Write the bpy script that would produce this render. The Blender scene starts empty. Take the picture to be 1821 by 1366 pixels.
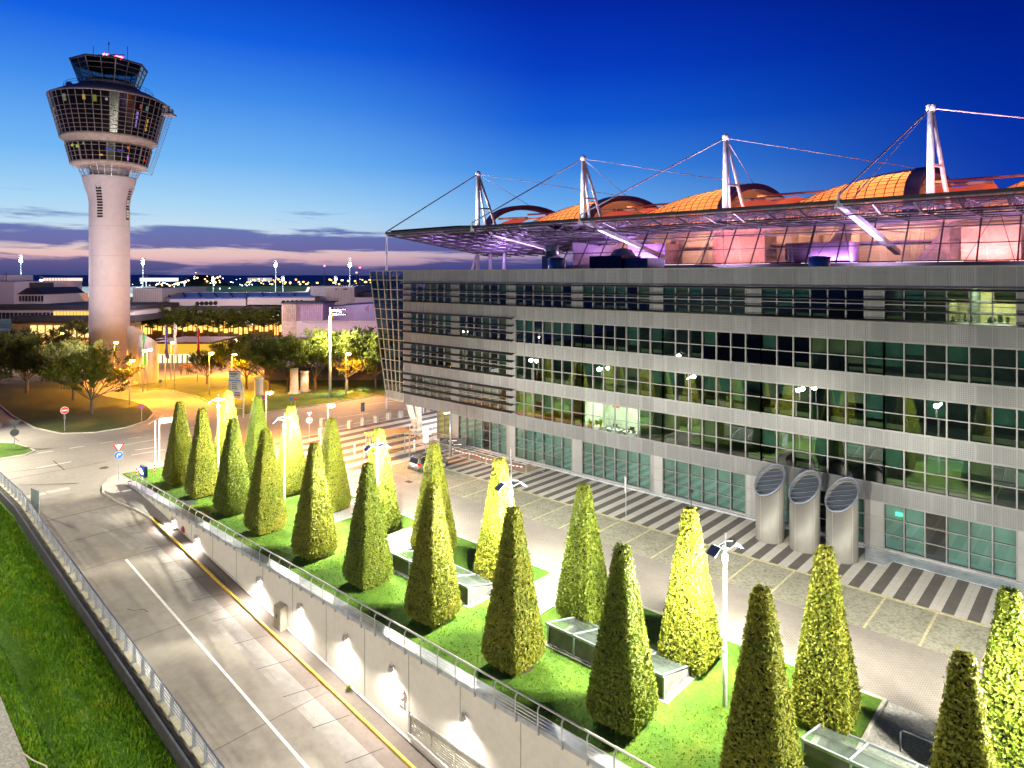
import bpy, math, random
from mathutils import Vector, Matrix
RND = random.Random(7)
U = RND.uniform
scene = bpy.context.scene
COL = scene.collection
# ---------------------------------------------------------------- photogrammetry
# World: x along the office facade, y away from the camera into the office, z up (metres).
FPX, CX, CY, HC = 1182.0, 910.5, 490.0, 20.0
NX, NY = 0.6726, 0.7400
def cw(X, Y): return (NY*X-NX*Y, NX*X+NY*Y)
def G(px, py, z=0.0):                       # photo point -> place on the level z
    Y = (HC-z)*FPX/(py-CY); x, y = cw((px-CX)/FPX*Y, Y); return Vector((x, y, z))
def D(px, py, Y):                           # photo point -> place at distance Y
    x, y = cw((px-CX)/FPX*Y, Y); return Vector((x, y, HC-(py-CY)/FPX*Y))
def WX(px, yp):                             # x on the vertical plane y = yp
    u = (px-CX)/FPX; Y = yp/(NY+NX*u); return Y*(NY*u-NX)
def RZ(x): return min(0.0, -0.114*(71+x))   # level of the ramp
# ---------------------------------------------------------------- helpers
def lin(c):
    return tuple(((v/255)/12.92 if v/255 <= .04045 else ((v/255+.055)/1.055)**2.4) for v in c)
def tag(o, label=None, cat=None, group=None, kind=None):
    if label: o['label'] = label
    if cat: o['category'] = cat
    if group: o['group'] = group
    if kind: o['kind'] = kind
    return o
def thing(name, label, cat, loc=(0, 0, 0), group=None, rz=0.0):
    o = bpy.data.objects.new(name, None); COL.objects.link(o)
    o.empty_display_size = .2
    o.location = loc; o.rotation_euler = (0, 0, rz)
    return tag(o, label, cat, group)
KIDS = {}
def copy_tree(o, parent=None):
    c = o.copy(); COL.objects.link(c)
    if parent is not None: c.parent = parent
    for ch in KIDS.get(o.name, []):
        KIDS.setdefault(c.name, []).append(copy_tree(ch, c))
    return c
def place(proto, first, loc, rz=0, scale=None, label=None):
    o = proto if first else copy_tree(proto)
    o.location = loc; o.rotation_euler = (0, 0, rz)
    if scale: o.scale = scale
    if label: o['label'] = label
    return o
class MB:
    def __init__(s): s.v = []; s.f = []
    def add(s, vs, fs):
        n = len(s.v); s.v += [tuple(p) for p in vs]; s.f += [tuple(i+n for i in f) for f in fs]; return s
    def hexa(s, p):   # 4 bottom, 4 top, both counter-clockwise
        return s.add(p, [(3, 2, 1, 0), (4, 5, 6, 7), (0, 1, 5, 4), (1, 2, 6, 5), (2, 3, 7, 6), (3, 0, 4, 7)])
    def box(s, x0, x1, y0, y1, z0, z1):
        return s.hexa([(x0, y0, z0), (x1, y0, z0), (x1, y1, z0), (x0, y1, z0), (x0, y0, z1), (x1, y0, z1), (x1, y1, z1), (x0, y1, z1)])
    def quad(s, a, b, c, d): return s.add([a, b, c, d], [(0, 1, 2, 3)])
    def ngon(s, ps): return s.add(ps, [tuple(range(len(ps)))])
    def bar(s, a, b, w, h=None, up=(0, 0, 1)):
        a = Vector(a); b = Vector(b); h = w if h is None else h
        d = (b-a).normalized(); sd = d.cross(Vector(up))
        if sd.length < 1e-4: sd = d.cross(Vector((0, 1, 0)))
        sd.normalize(); u = sd.cross(d); sd = sd*w/2; u = u*h/2
        return s.hexa([a-sd-u, a+sd-u, b+sd-u, b-sd-u, a-sd+u, a+sd+u, b+sd+u, b-sd+u])
    def tube(s, a, b, r, r2=None, n=6, cap=True):
        a = Vector(a); b = Vector(b); r2 = r if r2 is None else r2
        d = (b-a).normalized(); e = d.orthogonal().normalized(); g = d.cross(e)
        vs = []
        for p, q in ((a, r), (b, r2)):
            for i in range(n):
                t = 2*math.pi*i/n; vs.append(p+e*(q*math.cos(t))+g*(q*math.sin(t)))
        fs = [(i, (i+1) % n, n+(i+1) % n, n+i) for i in range(n)]
        if cap: fs += [tuple(range(n-1, -1, -1)), tuple(range(n, 2*n))]
        return s.add(vs, fs)
    def path(s, pts, r, n=6):
        P = [Vector(p) for p in pts]; vs = []; fs = []; e = None
        closed = (P[0]-P[-1]).length < 1e-5
        for k, p in enumerate(P):
            a = P[k-1] if k else (P[-2] if closed else P[0]); b = P[k+1] if k < len(P)-1 else (P[1] if closed else P[-1])
            d = (b-a).normalized()
            e = d.orthogonal() if e is None else e-d*e.dot(d)
            e.normalize(); g = d.cross(e)
            for i in range(n): t = 2*math.pi*i/n; vs.append(p+e*(r*math.cos(t))+g*(r*math.sin(t)))
        for k in range(len(P)-1): fs += [(k*n+i, k*n+(i+1) % n, (k+1)*n+(i+1) % n, (k+1)*n+i) for i in range(n)]
        if not closed: fs += [tuple(range(n-1, -1, -1)), tuple(range((len(P)-1)*n, len(P)*n))]
        return s.add(vs, fs)
    def lathe(s, prof, c=(0, 0, 0), n=24, a0=0.0, cap=True):
        vs = []; fs = []
        for r, z in prof:
            for i in range(n):
                t = a0+2*math.pi*i/n; vs.append((c[0]+r*math.cos(t), c[1]+r*math.sin(t), c[2]+z))
        for j in range(len(prof)-1):
            for i in range(n):
                k = (i+1) % n; fs.append((j*n+i, j*n+k, (j+1)*n+k, (j+1)*n+i))
        if cap: fs += [tuple(range(n-1, -1, -1)), tuple(range((len(prof)-1)*n, len(prof)*n))]
        return s.add(vs, fs)
    def prism(s, poly, z0, z1, bottom=True):
        a = sum(p[0]*q[1]-q[0]*p[1] for p, q in zip(poly, list(poly[1:])+[poly[0]]))
        if a < 0: poly = list(poly)[::-1]
        n = len(poly)
        fs = [tuple(range(n, 2*n))]+[(i, (i+1) % n, n+(i+1) % n, n+i) for i in range(n)]
        if bottom: fs.append(tuple(range(n-1, -1, -1)))
        return s.add([(p[0], p[1], z0) for p in poly]+[(p[0], p[1], z1) for p in poly], fs)
    def disc(s, c, nrm, r, n=20, t=.02, sx=1.0):
        c = Vector(c); nrm = Vector(nrm).normalized()
        return s.tube(c-nrm*t/2, c+nrm*t/2, r, n=n)
    def build(s, name, mat, parent=None, smooth=False, kind=None):
        off = Vector((0, 0, 0)); p = parent
        while p is not None: off += Vector(p.location); p = p.parent
        me = bpy.data.meshes.new(name)
        me.from_pydata([(x-off.x, y-off.y, z-off.z) for x, y, z in s.v], [], s.f)
        me.materials.append(mat)
        if smooth: me.polygons.foreach_set('use_smooth', [True]*len(me.polygons))
        me.update()
        o = bpy.data.objects.new(name, me); COL.objects.link(o)
        if parent is not None:
            o.parent = parent; KIDS.setdefault(parent.name, []).append(o)
        if kind: o['kind'] = kind
        return o
def text(name, body, loc, size, mat, parent, rot, align='CENTER', spacing=1.0):
    cu = bpy.data.curves.new(name, 'FONT'); cu.body = body; cu.size = size; cu.align_x = align; cu.align_y = 'CENTER'
    cu.extrude = .004; cu.space_line = spacing
    cu.materials.append(mat)
    o = bpy.data.objects.new(name, cu); COL.objects.link(o)
    o.parent = parent; KIDS.setdefault(parent.name, []).append(o)
    o.location = Vector(loc)-Vector(parent.location); o.rotation_euler = rot
    return o
def lamp(kind, loc, power, col, parent=None, size=.15, spot=None, blend=.3, aim=None, name='lamp_light', area=None):
    l = bpy.data.lights.new(name, kind); l.energy = power; l.color = col
    if kind in ('POINT', 'SPOT'): l.shadow_soft_size = size
    if kind == 'SPOT': l.spot_size = math.radians(spot); l.spot_blend = blend
    if kind == 'AREA':
        l.shape = 'RECTANGLE'; l.size, l.size_y = area
    o = bpy.data.objects.new(name, l); COL.objects.link(o)
    o.location = loc
    if aim is not None: o.rotation_euler = Vector(aim).to_track_quat('-Z', 'Y').to_euler()
    if parent is not None:
        o.location = Vector(loc)-Vector(parent.location); o.parent = parent
    return o
# ---------------------------------------------------------------- materials
def nt(name):
    m = bpy.data.materials.new(name); m.use_nodes = True
    t = m.node_tree; b = t.nodes['Principled BSDF']
    return m, t, b
def N(t, typ, **kw):
    n = t.nodes.new(typ)
    for k, v in kw.items():
        if k in n.inputs: n.inputs[k].default_value = v
        else: setattr(n, k, v)
    return n
def mathn(t, op, a, b=None):
    n = t.nodes.new('ShaderNodeMath'); n.operation = op
    for i, v in enumerate((a, b)):
        if v is None: continue
        if isinstance(v, (int, float)): n.inputs[i].default_value = v
        else: t.links.new(v, n.inputs[i])
    return n.outputs[0]
def mixc(t, f, a, b, blend='MIX'):
    n = t.nodes.new('ShaderNodeMix'); n.data_type = 'RGBA'; n.blend_type = blend
    for i, v in ((0, f), (6, a), (7, b)):
        if isinstance(v, (int, float)): n.inputs[i].default_value = v
        elif isinstance(v, tuple): n.inputs[i].default_value = v if len(v) == 4 else v+(1,)
        else: t.links.new(v, n.inputs[i])
    return n.outputs[2]
def noise(t, scale, detail=4, rough=.6, vec=None, dist=0.0):
    n = N(t, 'ShaderNodeTexNoise'); n.inputs['Scale'].default_value = scale; n.inputs['Detail'].default_value = detail
    n.inputs['Roughness'].default_value = rough; n.inputs['Distortion'].default_value = dist
    t.links.new(vec if vec is not None else objco(t), n.inputs['Vector']); return n.outputs['Fac']
def objco(t):
    for n in t.nodes:
        if n.type == 'TEX_COORD': return n.outputs['Object']
    return t.nodes.new('ShaderNodeTexCoord').outputs['Object']
def ramp(t, fac, stops, interp='LINEAR'):
    n = t.nodes.new('ShaderNodeValToRGB'); n.color_ramp.interpolation = interp
    e = n.color_ramp.elements
    e[0].position, e[0].color = stops[0][0], tuple(stops[0][1])+(1,)
    e[1].position, e[1].color = stops[-1][0], tuple(stops[-1][1])+(1,)
    for p, c in stops[1:-1]:
        x = e.new(p); x.color = tuple(c)+(1,)
    t.links.new(fac, n.inputs[0]); return n.outputs[0]
def bumpn(t, b, h, strength, dist=.05):
    n = t.nodes.new('ShaderNodeBump'); n.inputs['Strength'].default_value = strength; n.inputs['Distance'].default_value = dist
    t.links.new(h, n.inputs['Height']); t.links.new(n.outputs[0], b.inputs['Normal'])
def sc(c, k): return tuple(min(1, v*k) for v in c)
def M(name, col, rough=.6, metal=0.0, var=(1.5, .25), bump=None, emit=None, spec=None):
    m, t, b = nt(name)
    b.inputs['Roughness'].default_value = rough; b.inputs['Metallic'].default_value = metal
    if spec is not None: b.inputs['Specular IOR Level'].default_value = spec
    if var:
        f = noise(t, var[0], 5)
        c = ramp(t, f, [(.3, sc(col, 1-var[1])), (.5, col), (.72, sc(col, 1+var[1]))])
        t.links.new(c, b.inputs['Base Color'])
    else: b.inputs['Base Color'].default_value = tuple(col)+(1,)
    if bump: bumpn(t, b, noise(t, bump[0], 4), bump[1], bump[2] if len(bump) > 2 else .03)
    if emit:
        b.inputs['Emission Color'].default_value = tuple(emit[0])+(1,); b.inputs['Emission Strength'].default_value = emit[1]
    return m
def EM(name, col, s):
    m = bpy.data.materials.new(name); m.use_nodes = True; t = m.node_tree; t.nodes.clear()
    e = t.nodes.new('ShaderNodeEmission'); e.inputs[0].default_value = tuple(col)+(1,); e.inputs[1].default_value = s
    o = t.nodes.new('ShaderNodeOutputMaterial'); t.links.new(e.outputs[0], o.inputs[0]); return m
def GLASS(name, tint, base, grazing, rough=0.0, glosscol=(1, 1, 1)):
    m = bpy.data.materials.new(name); m.use_nodes = True; t = m.node_tree; t.nodes.clear()
    tr = t.nodes.new('ShaderNodeBsdfTransparent'); tr.inputs[0].default_value = tuple(tint)+(1,)
    gl = t.nodes.new('ShaderNodeBsdfGlossy'); gl.inputs['Roughness'].default_value = rough; gl.inputs['Color'].default_value = tuple(glosscol)+(1,)
    lw = t.nodes.new('ShaderNodeLayerWeight'); lw.inputs[0].default_value = .35
    mr = t.nodes.new('ShaderNodeMapRange'); mr.inputs['To Min'].default_value = base; mr.inputs['To Max'].default_value = grazing
    t.links.new(lw.outputs['Facing'], mr.inputs['Value'])
    mx = t.nodes.new('ShaderNodeMixShader'); t.links.new(mr.outputs[0], mx.inputs[0]); t.links.new(tr.outputs[0], mx.inputs[1]); t.links.new(gl.outputs[0], mx.inputs[2])
    o = t.nodes.new('ShaderNodeOutputMaterial'); t.links.new(mx.outputs[0], o.inputs[0]); return m
def panel_mat(name, col, dots=True):
    m, t, b = nt(name); co = objco(t)
    sx = N(t, 'ShaderNodeSeparateXYZ'); t.links.new(co, sx.inputs[0])
    def cell(v, p):
        f = mathn(t, 'FRACT', mathn(t, 'MULTIPLY', v, 1/p)); return mathn(t, 'SUBTRACT', f, .5)
    dx, dz = cell(sx.outputs[0], .1282), cell(sx.outputs[2], .13)
    r = mathn(t, 'SQRT', mathn(t, 'ADD', mathn(t, 'MULTIPLY', dx, dx), mathn(t, 'MULTIPLY', dz, dz)))
    hole = mathn(t, 'LESS_THAN', r, .33)
    # plain margin round every panel
    px = mathn(t, 'ABSOLUTE', cell(mathn(t, 'ADD', sx.outputs[0], 27.82), 1.282))
    inside = mathn(t, 'LESS_THAN', px, .43)
    k = mathn(t, 'MULTIPLY', hole, inside)
    n = noise(t, .6, 5)
    pn = N(t, 'ShaderNodeTexWhiteNoise', noise_dimensions='1D')
    t.links.new(mathn(t, 'FLOOR', mathn(t, 'MULTIPLY', mathn(t, 'ADD', sx.outputs[0], 27.82), 1/1.282)), pn.inputs['W'])
    base = ramp(t, mathn(t, 'ADD', mathn(t, 'MULTIPLY', n, .55), mathn(t, 'MULTIPLY', pn.outputs['Value'], .45)), [(.3, sc(col, .82)), (.7, sc(col, 1.12))])
    if dots: base = mixc(t, k, base, tuple(sc(col, .66)))
    t.links.new(base, b.inputs['Base Color']); b.inputs['Roughness'].default_value = .38; b.inputs['Metallic'].default_value = .25
    return m
def stripe_mat(pitch=1.282):
    m, t, b = nt('striped_paving'); co = objco(t)
    sx = N(t, 'ShaderNodeSeparateXYZ'); t.links.new(co, sx.inputs[0])
    f = mathn(t, 'FRACT', mathn(t, 'MULTIPLY', mathn(t, 'ADD', sx.outputs[0], 200.), 1/pitch))
    k = mathn(t, 'LESS_THAN', f, .5)
    n = noise(t, 1.3, 6); n2 = noise(t, .18, 3)
    nn = mathn(t, 'ADD', mathn(t, 'MULTIPLY', n, .5), mathn(t, 'MULTIPLY', n2, .5))
    lt = ramp(t, nn, [(.3, (.48, .455, .41)), (.7, (.66, .63, .58))]); dk = ramp(t, nn, [(.3, (.095, .085, .08)), (.7, (.16, .145, .135))])
    jx = mathn(t, 'LESS_THAN', mathn(t, 'FRACT', mathn(t, 'MULTIPLY', sx.outputs[0], 1/.3205)), .05)
    jy = mathn(t, 'LESS_THAN', mathn(t, 'FRACT', mathn(t, 'MULTIPLY', sx.outputs[1], 1/.64)), .03)
    j = mathn(t, 'MAXIMUM', jx, jy)
    c = mixc(t, k, lt, dk); c = mixc(t, mathn(t, 'MULTIPLY', j, .3), c, (.06, .055, .05))
    t.links.new(c, b.inputs['Base Color']); b.inputs['Roughness'].default_value = .7; return m
def brick_mat(name, c1, c2, mortar, bw, bh, rough=.75):
    m, t, b = nt(name); co = objco(t)
    n = N(t, 'ShaderNodeTexBrick'); t.links.new(co, n.inputs['Vector'])
    n.inputs['Color1'].default_value = c1+(1,); n.inputs['Color2'].default_value = c2+(1,); n.inputs['Mortar'].default_value = mortar+(1,)
    n.inputs['Scale'].default_value = 1; n.inputs['Brick Width'].default_value = bw; n.inputs['Row Height'].default_value = bh; n.inputs['Mortar Size'].default_value = .018
    c = mixc(t, .75, n.outputs['Color'], ramp(t, noise(t, .35, 6), [(.3, (.75, .74, .72)), (.7, (1.15, 1.13, 1.1))]), 'MULTIPLY')
    t.links.new(c, b.inputs['Base Color']); b.inputs['Roughness'].default_value = rough
    bumpn(t, b, n.outputs['Fac'], -.3, .02); return m
def cobble_mat():
    m, t, b = nt('cobbles'); co = objco(t)
    v = N(t, 'ShaderNodeTexVoronoi'); v.inputs['Scale'].default_value = 6; t.links.new(co, v.inputs['Vector'])
    c = ramp(t, v.outputs['Distance'], [(.0, (.36, .35, .30)), (.5, (.32, .31, .265)), (.8, (.22, .22, .17))])
    c = mixc(t, .8, c, ramp(t, noise(t, .8, 6), [(.3, (.78, .79, .74)), (.7, (1.15, 1.13, 1.04))]), 'MULTIPLY')
    t.links.new(c, b.inputs['Base Color']); b.inputs['Roughness'].default_value = .8; bumpn(t, b, v.outputs['Distance'], -.5, .03); return m
def patchy(name, a, bcol, c, s1, s2, rough=.85, bump=None):
    m, t, b = nt(name)
    n1 = noise(t, s1, 6, .65); n2 = noise(t, s2, 5, .7)
    k = mathn(t, 'ADD', mathn(t, 'MULTIPLY', n1, .55), mathn(t, 'MULTIPLY', n2, .45))
    t.links.new(ramp(t, k, [(.34, a), (.5, bcol), (.66, c)]), b.inputs['Base Color']); b.inputs['Roughness'].default_value = rough
    if bump: bumpn(t, b, noise(t, bump[0], 5, .7), bump[1], bump[2])
    return m
def leaf_mat(name, stops, scale):
    m = bpy.data.materials.new(name); m.use_nodes = True; t = m.node_tree; b = t.nodes['Principled BSDF']
    c = ramp(t, mathn(t, 'ADD', mathn(t, 'MULTIPLY', noise(t, scale, 3, .7), .7), mathn(t, 'MULTIPLY', noise(t, .45, 3), .3)), stops)
    t.links.new(c, b.inputs['Base Color']); b.inputs['Roughness'].default_value = .5; b.inputs['Specular IOR Level'].default_value = .3
    tl = t.nodes.new('ShaderNodeBsdfTranslucent'); t.links.new(c, tl.inputs[0])
    mx = t.nodes.new('ShaderNodeMixShader'); mx.inputs[0].default_value = .22
    out = [n for n in t.nodes if n.type == 'OUTPUT_MATERIAL'][0]
    t.links.new(b.outputs[0], mx.inputs[1]); t.links.new(tl.outputs[0], mx.inputs[2]); t.links.new(mx.outputs[0], out.inputs[0]); return m

m_asphalt = patchy('asphalt', (.20, .188, .172), (.27, .255, .235), (.33, .31, .285), .12, 3.0, .8, (25, .15, .01))
m_road = patchy('ramp_concrete', (.20, .178, .152), (.275, .247, .214), (.345, .313, .275), .11, 1.1, .75, (12, .15, .01))
m_stripe = stripe_mat(); m_stripe2 = stripe_mat(2.564)
m_brick = brick_mat('brick_lane', (.30, .272, .252), (.345, .315, .292), (.18, .165, .155), .20, .10)
m_cobble = cobble_mat()
m_lawn = patchy('lawn', (.03, .085, .002), (.065, .16, .004), (.15, .215, .012), .4, 5.0, .9, (14, .9, .12))
m_verge = patchy('verge', (.024, .036, .004), (.036, .055, .006), (.055, .08, .010), .2, 3.0, .9, (9, .8, .12))
m_park = patchy('park_grass', (.04, .08, .008), (.065, .12, .012), (.10, .15, .02), .2, 3.0, .9, (9, .8, .12))
m_bank = patchy('bank_soil', (.03, .10, .003), (.06, .16, .006), (.11, .20, .01), .5, 4.0, .9, (8, .9, .15))
m_soil = patchy('soil', (.04, .022, .012), (.07, .04, .022), (.10, .06, .035), 2, 8, .95, (14, .8, .08))
m_gravel = patchy('gravel', (.16, .155, .15), (.34, .33, .32), (.55, .54, .52), 7, 22, .9, (18, 1.0, .05))
m_kerb = M('kerb_stone', (.42, .40, .36), .75, var=(2, .25))
m_white = M('white_paint', (.78, .77, .73), .6, var=(5, .15))
m_yellow = M('yellow_paint', (.75, .50, .07), .55, var=(4, .2))
m_parkline = M('worn_yellow_paint', (.52, .47, .28), .7, var=(4, .35))
m_dark = M('dark_joint', (.05, .045, .04), .85)
m_wall = patchy('wall_render', (.63, .59, .52), (.73, .69, .62), (.79, .75, .68), .25, 2.2, .8, (30, .1, .005))
m_concrete = patchy('concrete', (.36, .345, .33), (.45, .435, .415), (.53, .51, .49), .2, 1.6, .8)
m_tower = patchy('tower_concrete', (.44, .41, .42), (.50, .47, .475), (.55, .52, .52), .12, .8, .75)
m_coping = M('coping_metal', (.62, .66, .74), .35, .6)
m_steel = M('stainless_steel', (.56, .55, .54), .35, .35, var=(3, .15))
m_galv = M('galvanised_steel', (.45, .50, .58), .4, .7, var=(9, .25))
m_darkrail = M('dark_blue_rail', (.05, .06, .11), .4, .5)
m_panel = panel_mat('perforated_panel', (.205, .21, .228))
m_plain = panel_mat('plain_panel', (.33, .33, .34), False)
m_frame = M('window_frame', (.225, .225, .232), .4, .4, var=(1, .15))
m_shade = M('sunshade_metal', (.045, .04, .038), .45, .3)
m_glass = GLASS('office_glass', (.42, .56, .50), .21, .66)
m_gglass = GLASS('ground_glass', (.60, .78, .74), .14, .55)
m_skyglass = GLASS('shelter_glass', (.72, .82, .78), .14, .6)
def frost_mat():
    m, t, b = nt('milky_roof_glass'); b.inputs['Base Color'].default_value = (.13, .16, .145, 1); b.inputs['Roughness'].default_value = .12
    tr = t.nodes.new('ShaderNodeBsdfTransparent'); tr.inputs[0].default_value = (.78, .86, .82, 1); mx = t.nodes.new('ShaderNodeMixShader')
    mr = t.nodes.new('ShaderNodeMapRange'); mr.inputs['From Min'].default_value = .35; mr.inputs['From Max'].default_value = .65; mr.inputs['To Min'].default_value = .18; mr.inputs['To Max'].default_value = .42
    t.links.new(noise(t, .9, 3), mr.inputs['Value']); t.links.new(mr.outputs[0], mx.inputs[0]); t.links.new(tr.outputs[0], mx.inputs[1]); t.links.new(b.outputs[0], mx.inputs[2])
    o = [n for n in t.nodes if n.type == 'OUTPUT_MATERIAL'][0]; t.links.new(mx.outputs[0], o.inputs[0]); return m
m_frost = frost_mat()
m_hglass = GLASS('hall_glass', (.84, .82, .87), .13, .45)
m_roofglass = GLASS('canopy_glass', (.80, .76, .84), .07, .35)
m_mauve_steel = M('mauve_steel', (.26, .22, .28), .45, .4)
m_cabglass = GLASS('cab_glass', (.42, .50, .50), .10, .5)
m_room = M('office_interior', (.10, .13, .115), .9)
m_roomlit = M('office_wall_pale', (.55, .58, .45), .8)
m_blindg = M('green_blind', (.16, .30, .25), .8, var=(.4, .35))
m_blindt = M('tan_blind', (.36, .33, .20), .8, var=(.4, .3))
m_blindc = M('teal_curtain', (.17, .265, .255), .8, var=(.3, .4))
m_duct = M('duct_paint', (.175, .168, .158), .45, .15, var=(.8, .1))
m_louvre = M('louvre_blue_grey', (.17, .20, .27), .45, .3)
m_black = M('black_void', (.008, .008, .01), .9, var=None)
m_trunk = M('bark', (.10, .08, .06), .9, var=(4, .35), bump=(9, .6))
m_hedge = [leaf_mat('hornbeam_leaf', [(.30, (.035, .055, .006)), (.43, (.13, .165, .012)), (.55, (.24, .25, .025)), (.66, (.34, .29, .05)), (.8, (.26, .13, .03))], 6.0),
           leaf_mat('hornbeam_leaf_green', [(.30, (.03, .055, .006)), (.45, (.11, .16, .012)), (.60, (.20, .235, .025)), (.72, (.28, .26, .045)), (.85, (.20, .12, .03))], 6.0)]
m_tree = leaf_mat('spring_leaf', [(.3, (.05, .06, .008)), (.5, (.11, .125, .012)), (.7, (.20, .20, .025))], 2.5)
m_pole = M('lamp_pole_paint', (.66, .67, .65), .4, .3)
m_mirror = M('reflector_panel', (.50, .56, .48), .35, .3)
m_slate = M('reflector_back', (.10, .13, .20), .4, .4)
m_sodium = EM('sodium_bulb', (1, .55, .12), 60)
m_bulb = EM('white_bulb', (1, .97, .88), 45)
m_redlamp = EM('red_lamp', (1, .05, .10), 25)
m_glow_white = EM('far_white_light', (.85, .93, 1), 12)
m_glow_orange = EM('far_orange_light', (1, .5, .1), 10)
m_signred = M('sign_red', (.62, .02, .025), .4, var=None)
m_signwhite = M('sign_white', (.82, .82, .82), .4, var=None)
m_signblue = M('sign_blue', (.03, .16, .62), .4, var=None)
m_signgrey = M('sign_back', (.10, .105, .12), .5, .3)
m_ink = M('lettering_ink', (.03, .03, .035), .6, var=None)
m_orange = M('sign_orange', (.75, .28, .02), .5, var=None)
m_mast = M('mast_white', (.72, .70, .74), .4, .1)
m_truss = M('truss_dark_steel', (.06, .055, .06), .45, .4)
m_canopy = M('canopy_sheet', (.28, .25, .34), .6)
m_roofdark = M('roof_dark', (.03, .026, .03), .7)
m_pale = M('pale_cladding', (.50, .45, .46), .6, var=(.1, .1))
m_mauve = M('mauve_cladding', (.45, .38, .47), .6, var=(.1, .1))
m_canglass = M('tower_glass', (.006, .006, .009), .13, 0, var=None, spec=.35)
m_canframe = M('tower_frame', (.27, .23, .215), .5, .2)
m_soffit = M('tower_soffit', (.34, .29, .25), .6)
m_wood = M('wood_board', (.42, .24, .07), .7, var=(2, .25))
# ---------------------------------------------------------------- camera, sky, render settings
cam = bpy.data.cameras.new('camera'); camo = bpy.data.objects.new('camera', cam); COL.objects.link(camo)
camo.location = (0, 0, HC); camo.rotation_euler = (math.radians(90), 0, math.atan2(NX, NY))
cam.sensor_width = 36; cam.lens = FPX/1821*36; cam.shift_y = -(683-CY)/1821; cam.clip_start = .5; cam.clip_end = 20000
scene.camera = camo
def build_sky():
    w = bpy.data.worlds.new('World'); scene.world = w; w.use_nodes = True
    t = w.node_tree; bg = t.nodes['Background']
    co = t.nodes.new('ShaderNodeTexCoord').outputs['Generated']
    s = t.nodes.new('ShaderNodeSeparateXYZ'); t.links.new(co, s.inputs[0])
    x, y, z = s.outputs
    h = mathn(t, 'SQRT', mathn(t, 'ADD', mathn(t, 'MULTIPLY', x, x), mathn(t, 'MULTIPLY', y, y)))
    h = mathn(t, 'MAXIMUM', h, .001)
    e = mathn(t, 'DIVIDE', z, h)
    a = mathn(t, 'DIVIDE', mathn(t, 'ADD', mathn(t, 'MULTIPLY', x, -.984), mathn(t, 'MULTIPLY', y, .176)), h)
    b = mathn(t, 'DIVIDE', mathn(t, 'ADD', mathn(t, 'MULTIPLY', x, .176), mathn(t, 'MULTIPLY', y, .984)), h)
    cb = t.nodes.new('ShaderNodeCombineXYZ')
    t.links.new(mathn(t, 'MULTIPLY', b, 3.4), cb.inputs[0]); t.links.new(mathn(t, 'MULTIPLY', e, 34), cb.inputs[1]); t.links.new(mathn(t, 'MULTIPLY', a, 1.0), cb.inputs[2])
    n1 = noise(t, 1.3, 7, .6, cb.outputs[0], .3)
    low = mathn(t, 'SUBTRACT', 1.0, mathn(t, 'MULTIPLY', mathn(t, 'MINIMUM', mathn(t, 'ABSOLUTE', mathn(t, 'SUBTRACT', e, .05)), .05), 20))
    e2 = mathn(t, 'ADD', e, mathn(t, 'MULTIPLY', mathn(t, 'SUBTRACT', n1, .5), mathn(t, 'MULTIPLY', low, .02)))
    k = mathn(t, 'MULTIPLY', e2, 1/.45)
    def R_(st): return ramp(t, k, [(p/.45, lin(c)) for p, c in st])
    left = R_([(0, (104, 108, 158)), (.010, (150, 132, 170)), (.018, (206, 166, 182)), (.026, (234, 190, 188)), (.036, (232, 204, 198)), (.050, (214, 214, 222)), (.066, (198, 224, 242)), (.10, (168, 214, 246)), (.16, (116, 184, 245)), (.25, (66, 142, 236)), (.33, (20, 98, 226)), (.43, (5, 60, 190)), (.449, (4, 50, 175))])
    mid = R_([(0, (66, 78, 140)), (.010, (90, 96, 156)), (.018, (136, 122, 168)), (.026, (170, 146, 180)), (.036, (166, 160, 200)), (.050, (140, 176, 220)), (.070, (130, 182, 232)), (.085, (128, 184, 236)), (.11, (104, 170, 238)), (.16, (60, 136, 228)), (.23, (20, 94, 214)), (.31, (6, 62, 194)), (.40, (3, 42, 168)), (.449, (2, 34, 152))])
    right = R_([(0, (24, 44, 112)), (.05, (14, 52, 150)), (.12, (8, 54, 170)), (.18, (3, 46, 164)), (.26, (0, 36, 150)), (.36, (0, 26, 128)), (.449, (0, 20, 110))])
    def mr(v, a0, a1):
        m = t.nodes.new('ShaderNodeMapRange'); m.interpolation_type = 'SMOOTHSTEP'
        m.inputs['From Min'].default_value = a0; m.inputs['From Max'].default_value = a1; t.links.new(v, m.inputs['Value']); return m.outputs[0]
    c = mixc(t, mr(a, .22, .80), right, mid); c = mixc(t, mr(a, .74, 1.0), c, left)
    # streaky cloud banks low in the west
    wz = t.nodes.new('ShaderNodeCombineXYZ')
    t.links.new(mathn(t, 'MULTIPLY', b, 6.5), wz.inputs[0]); t.links.new(mathn(t, 'ADD', mathn(t, 'MULTIPLY', e, 62), mathn(t, 'MULTIPLY', b, 1.6)), wz.inputs[1]); t.links.new(a, wz.inputs[2])
    w1 = noise(t, 1.0, 8, .58, wz.outputs[0], .35)
    gv = lambda v: (v, v, v)
    bias = ramp(t, mathn(t, 'MULTIPLY', e, 1/.15), [(p/.15, gv(v)) for p, v in ((0, .92), (.012, .88), (.018, .60), (.024, .22), (.031, .20), (.036, .50), (.043, .80), (.054, .78), (.061, .52), (.068, .26), (.085, .20), (.11, .10), (.149, .0))])
    mask = mr(mathn(t, 'ADD', bias, mathn(t, 'MULTIPLY', mathn(t, 'SUBTRACT', w1, .5), 2.5)), .30, .72)
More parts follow.
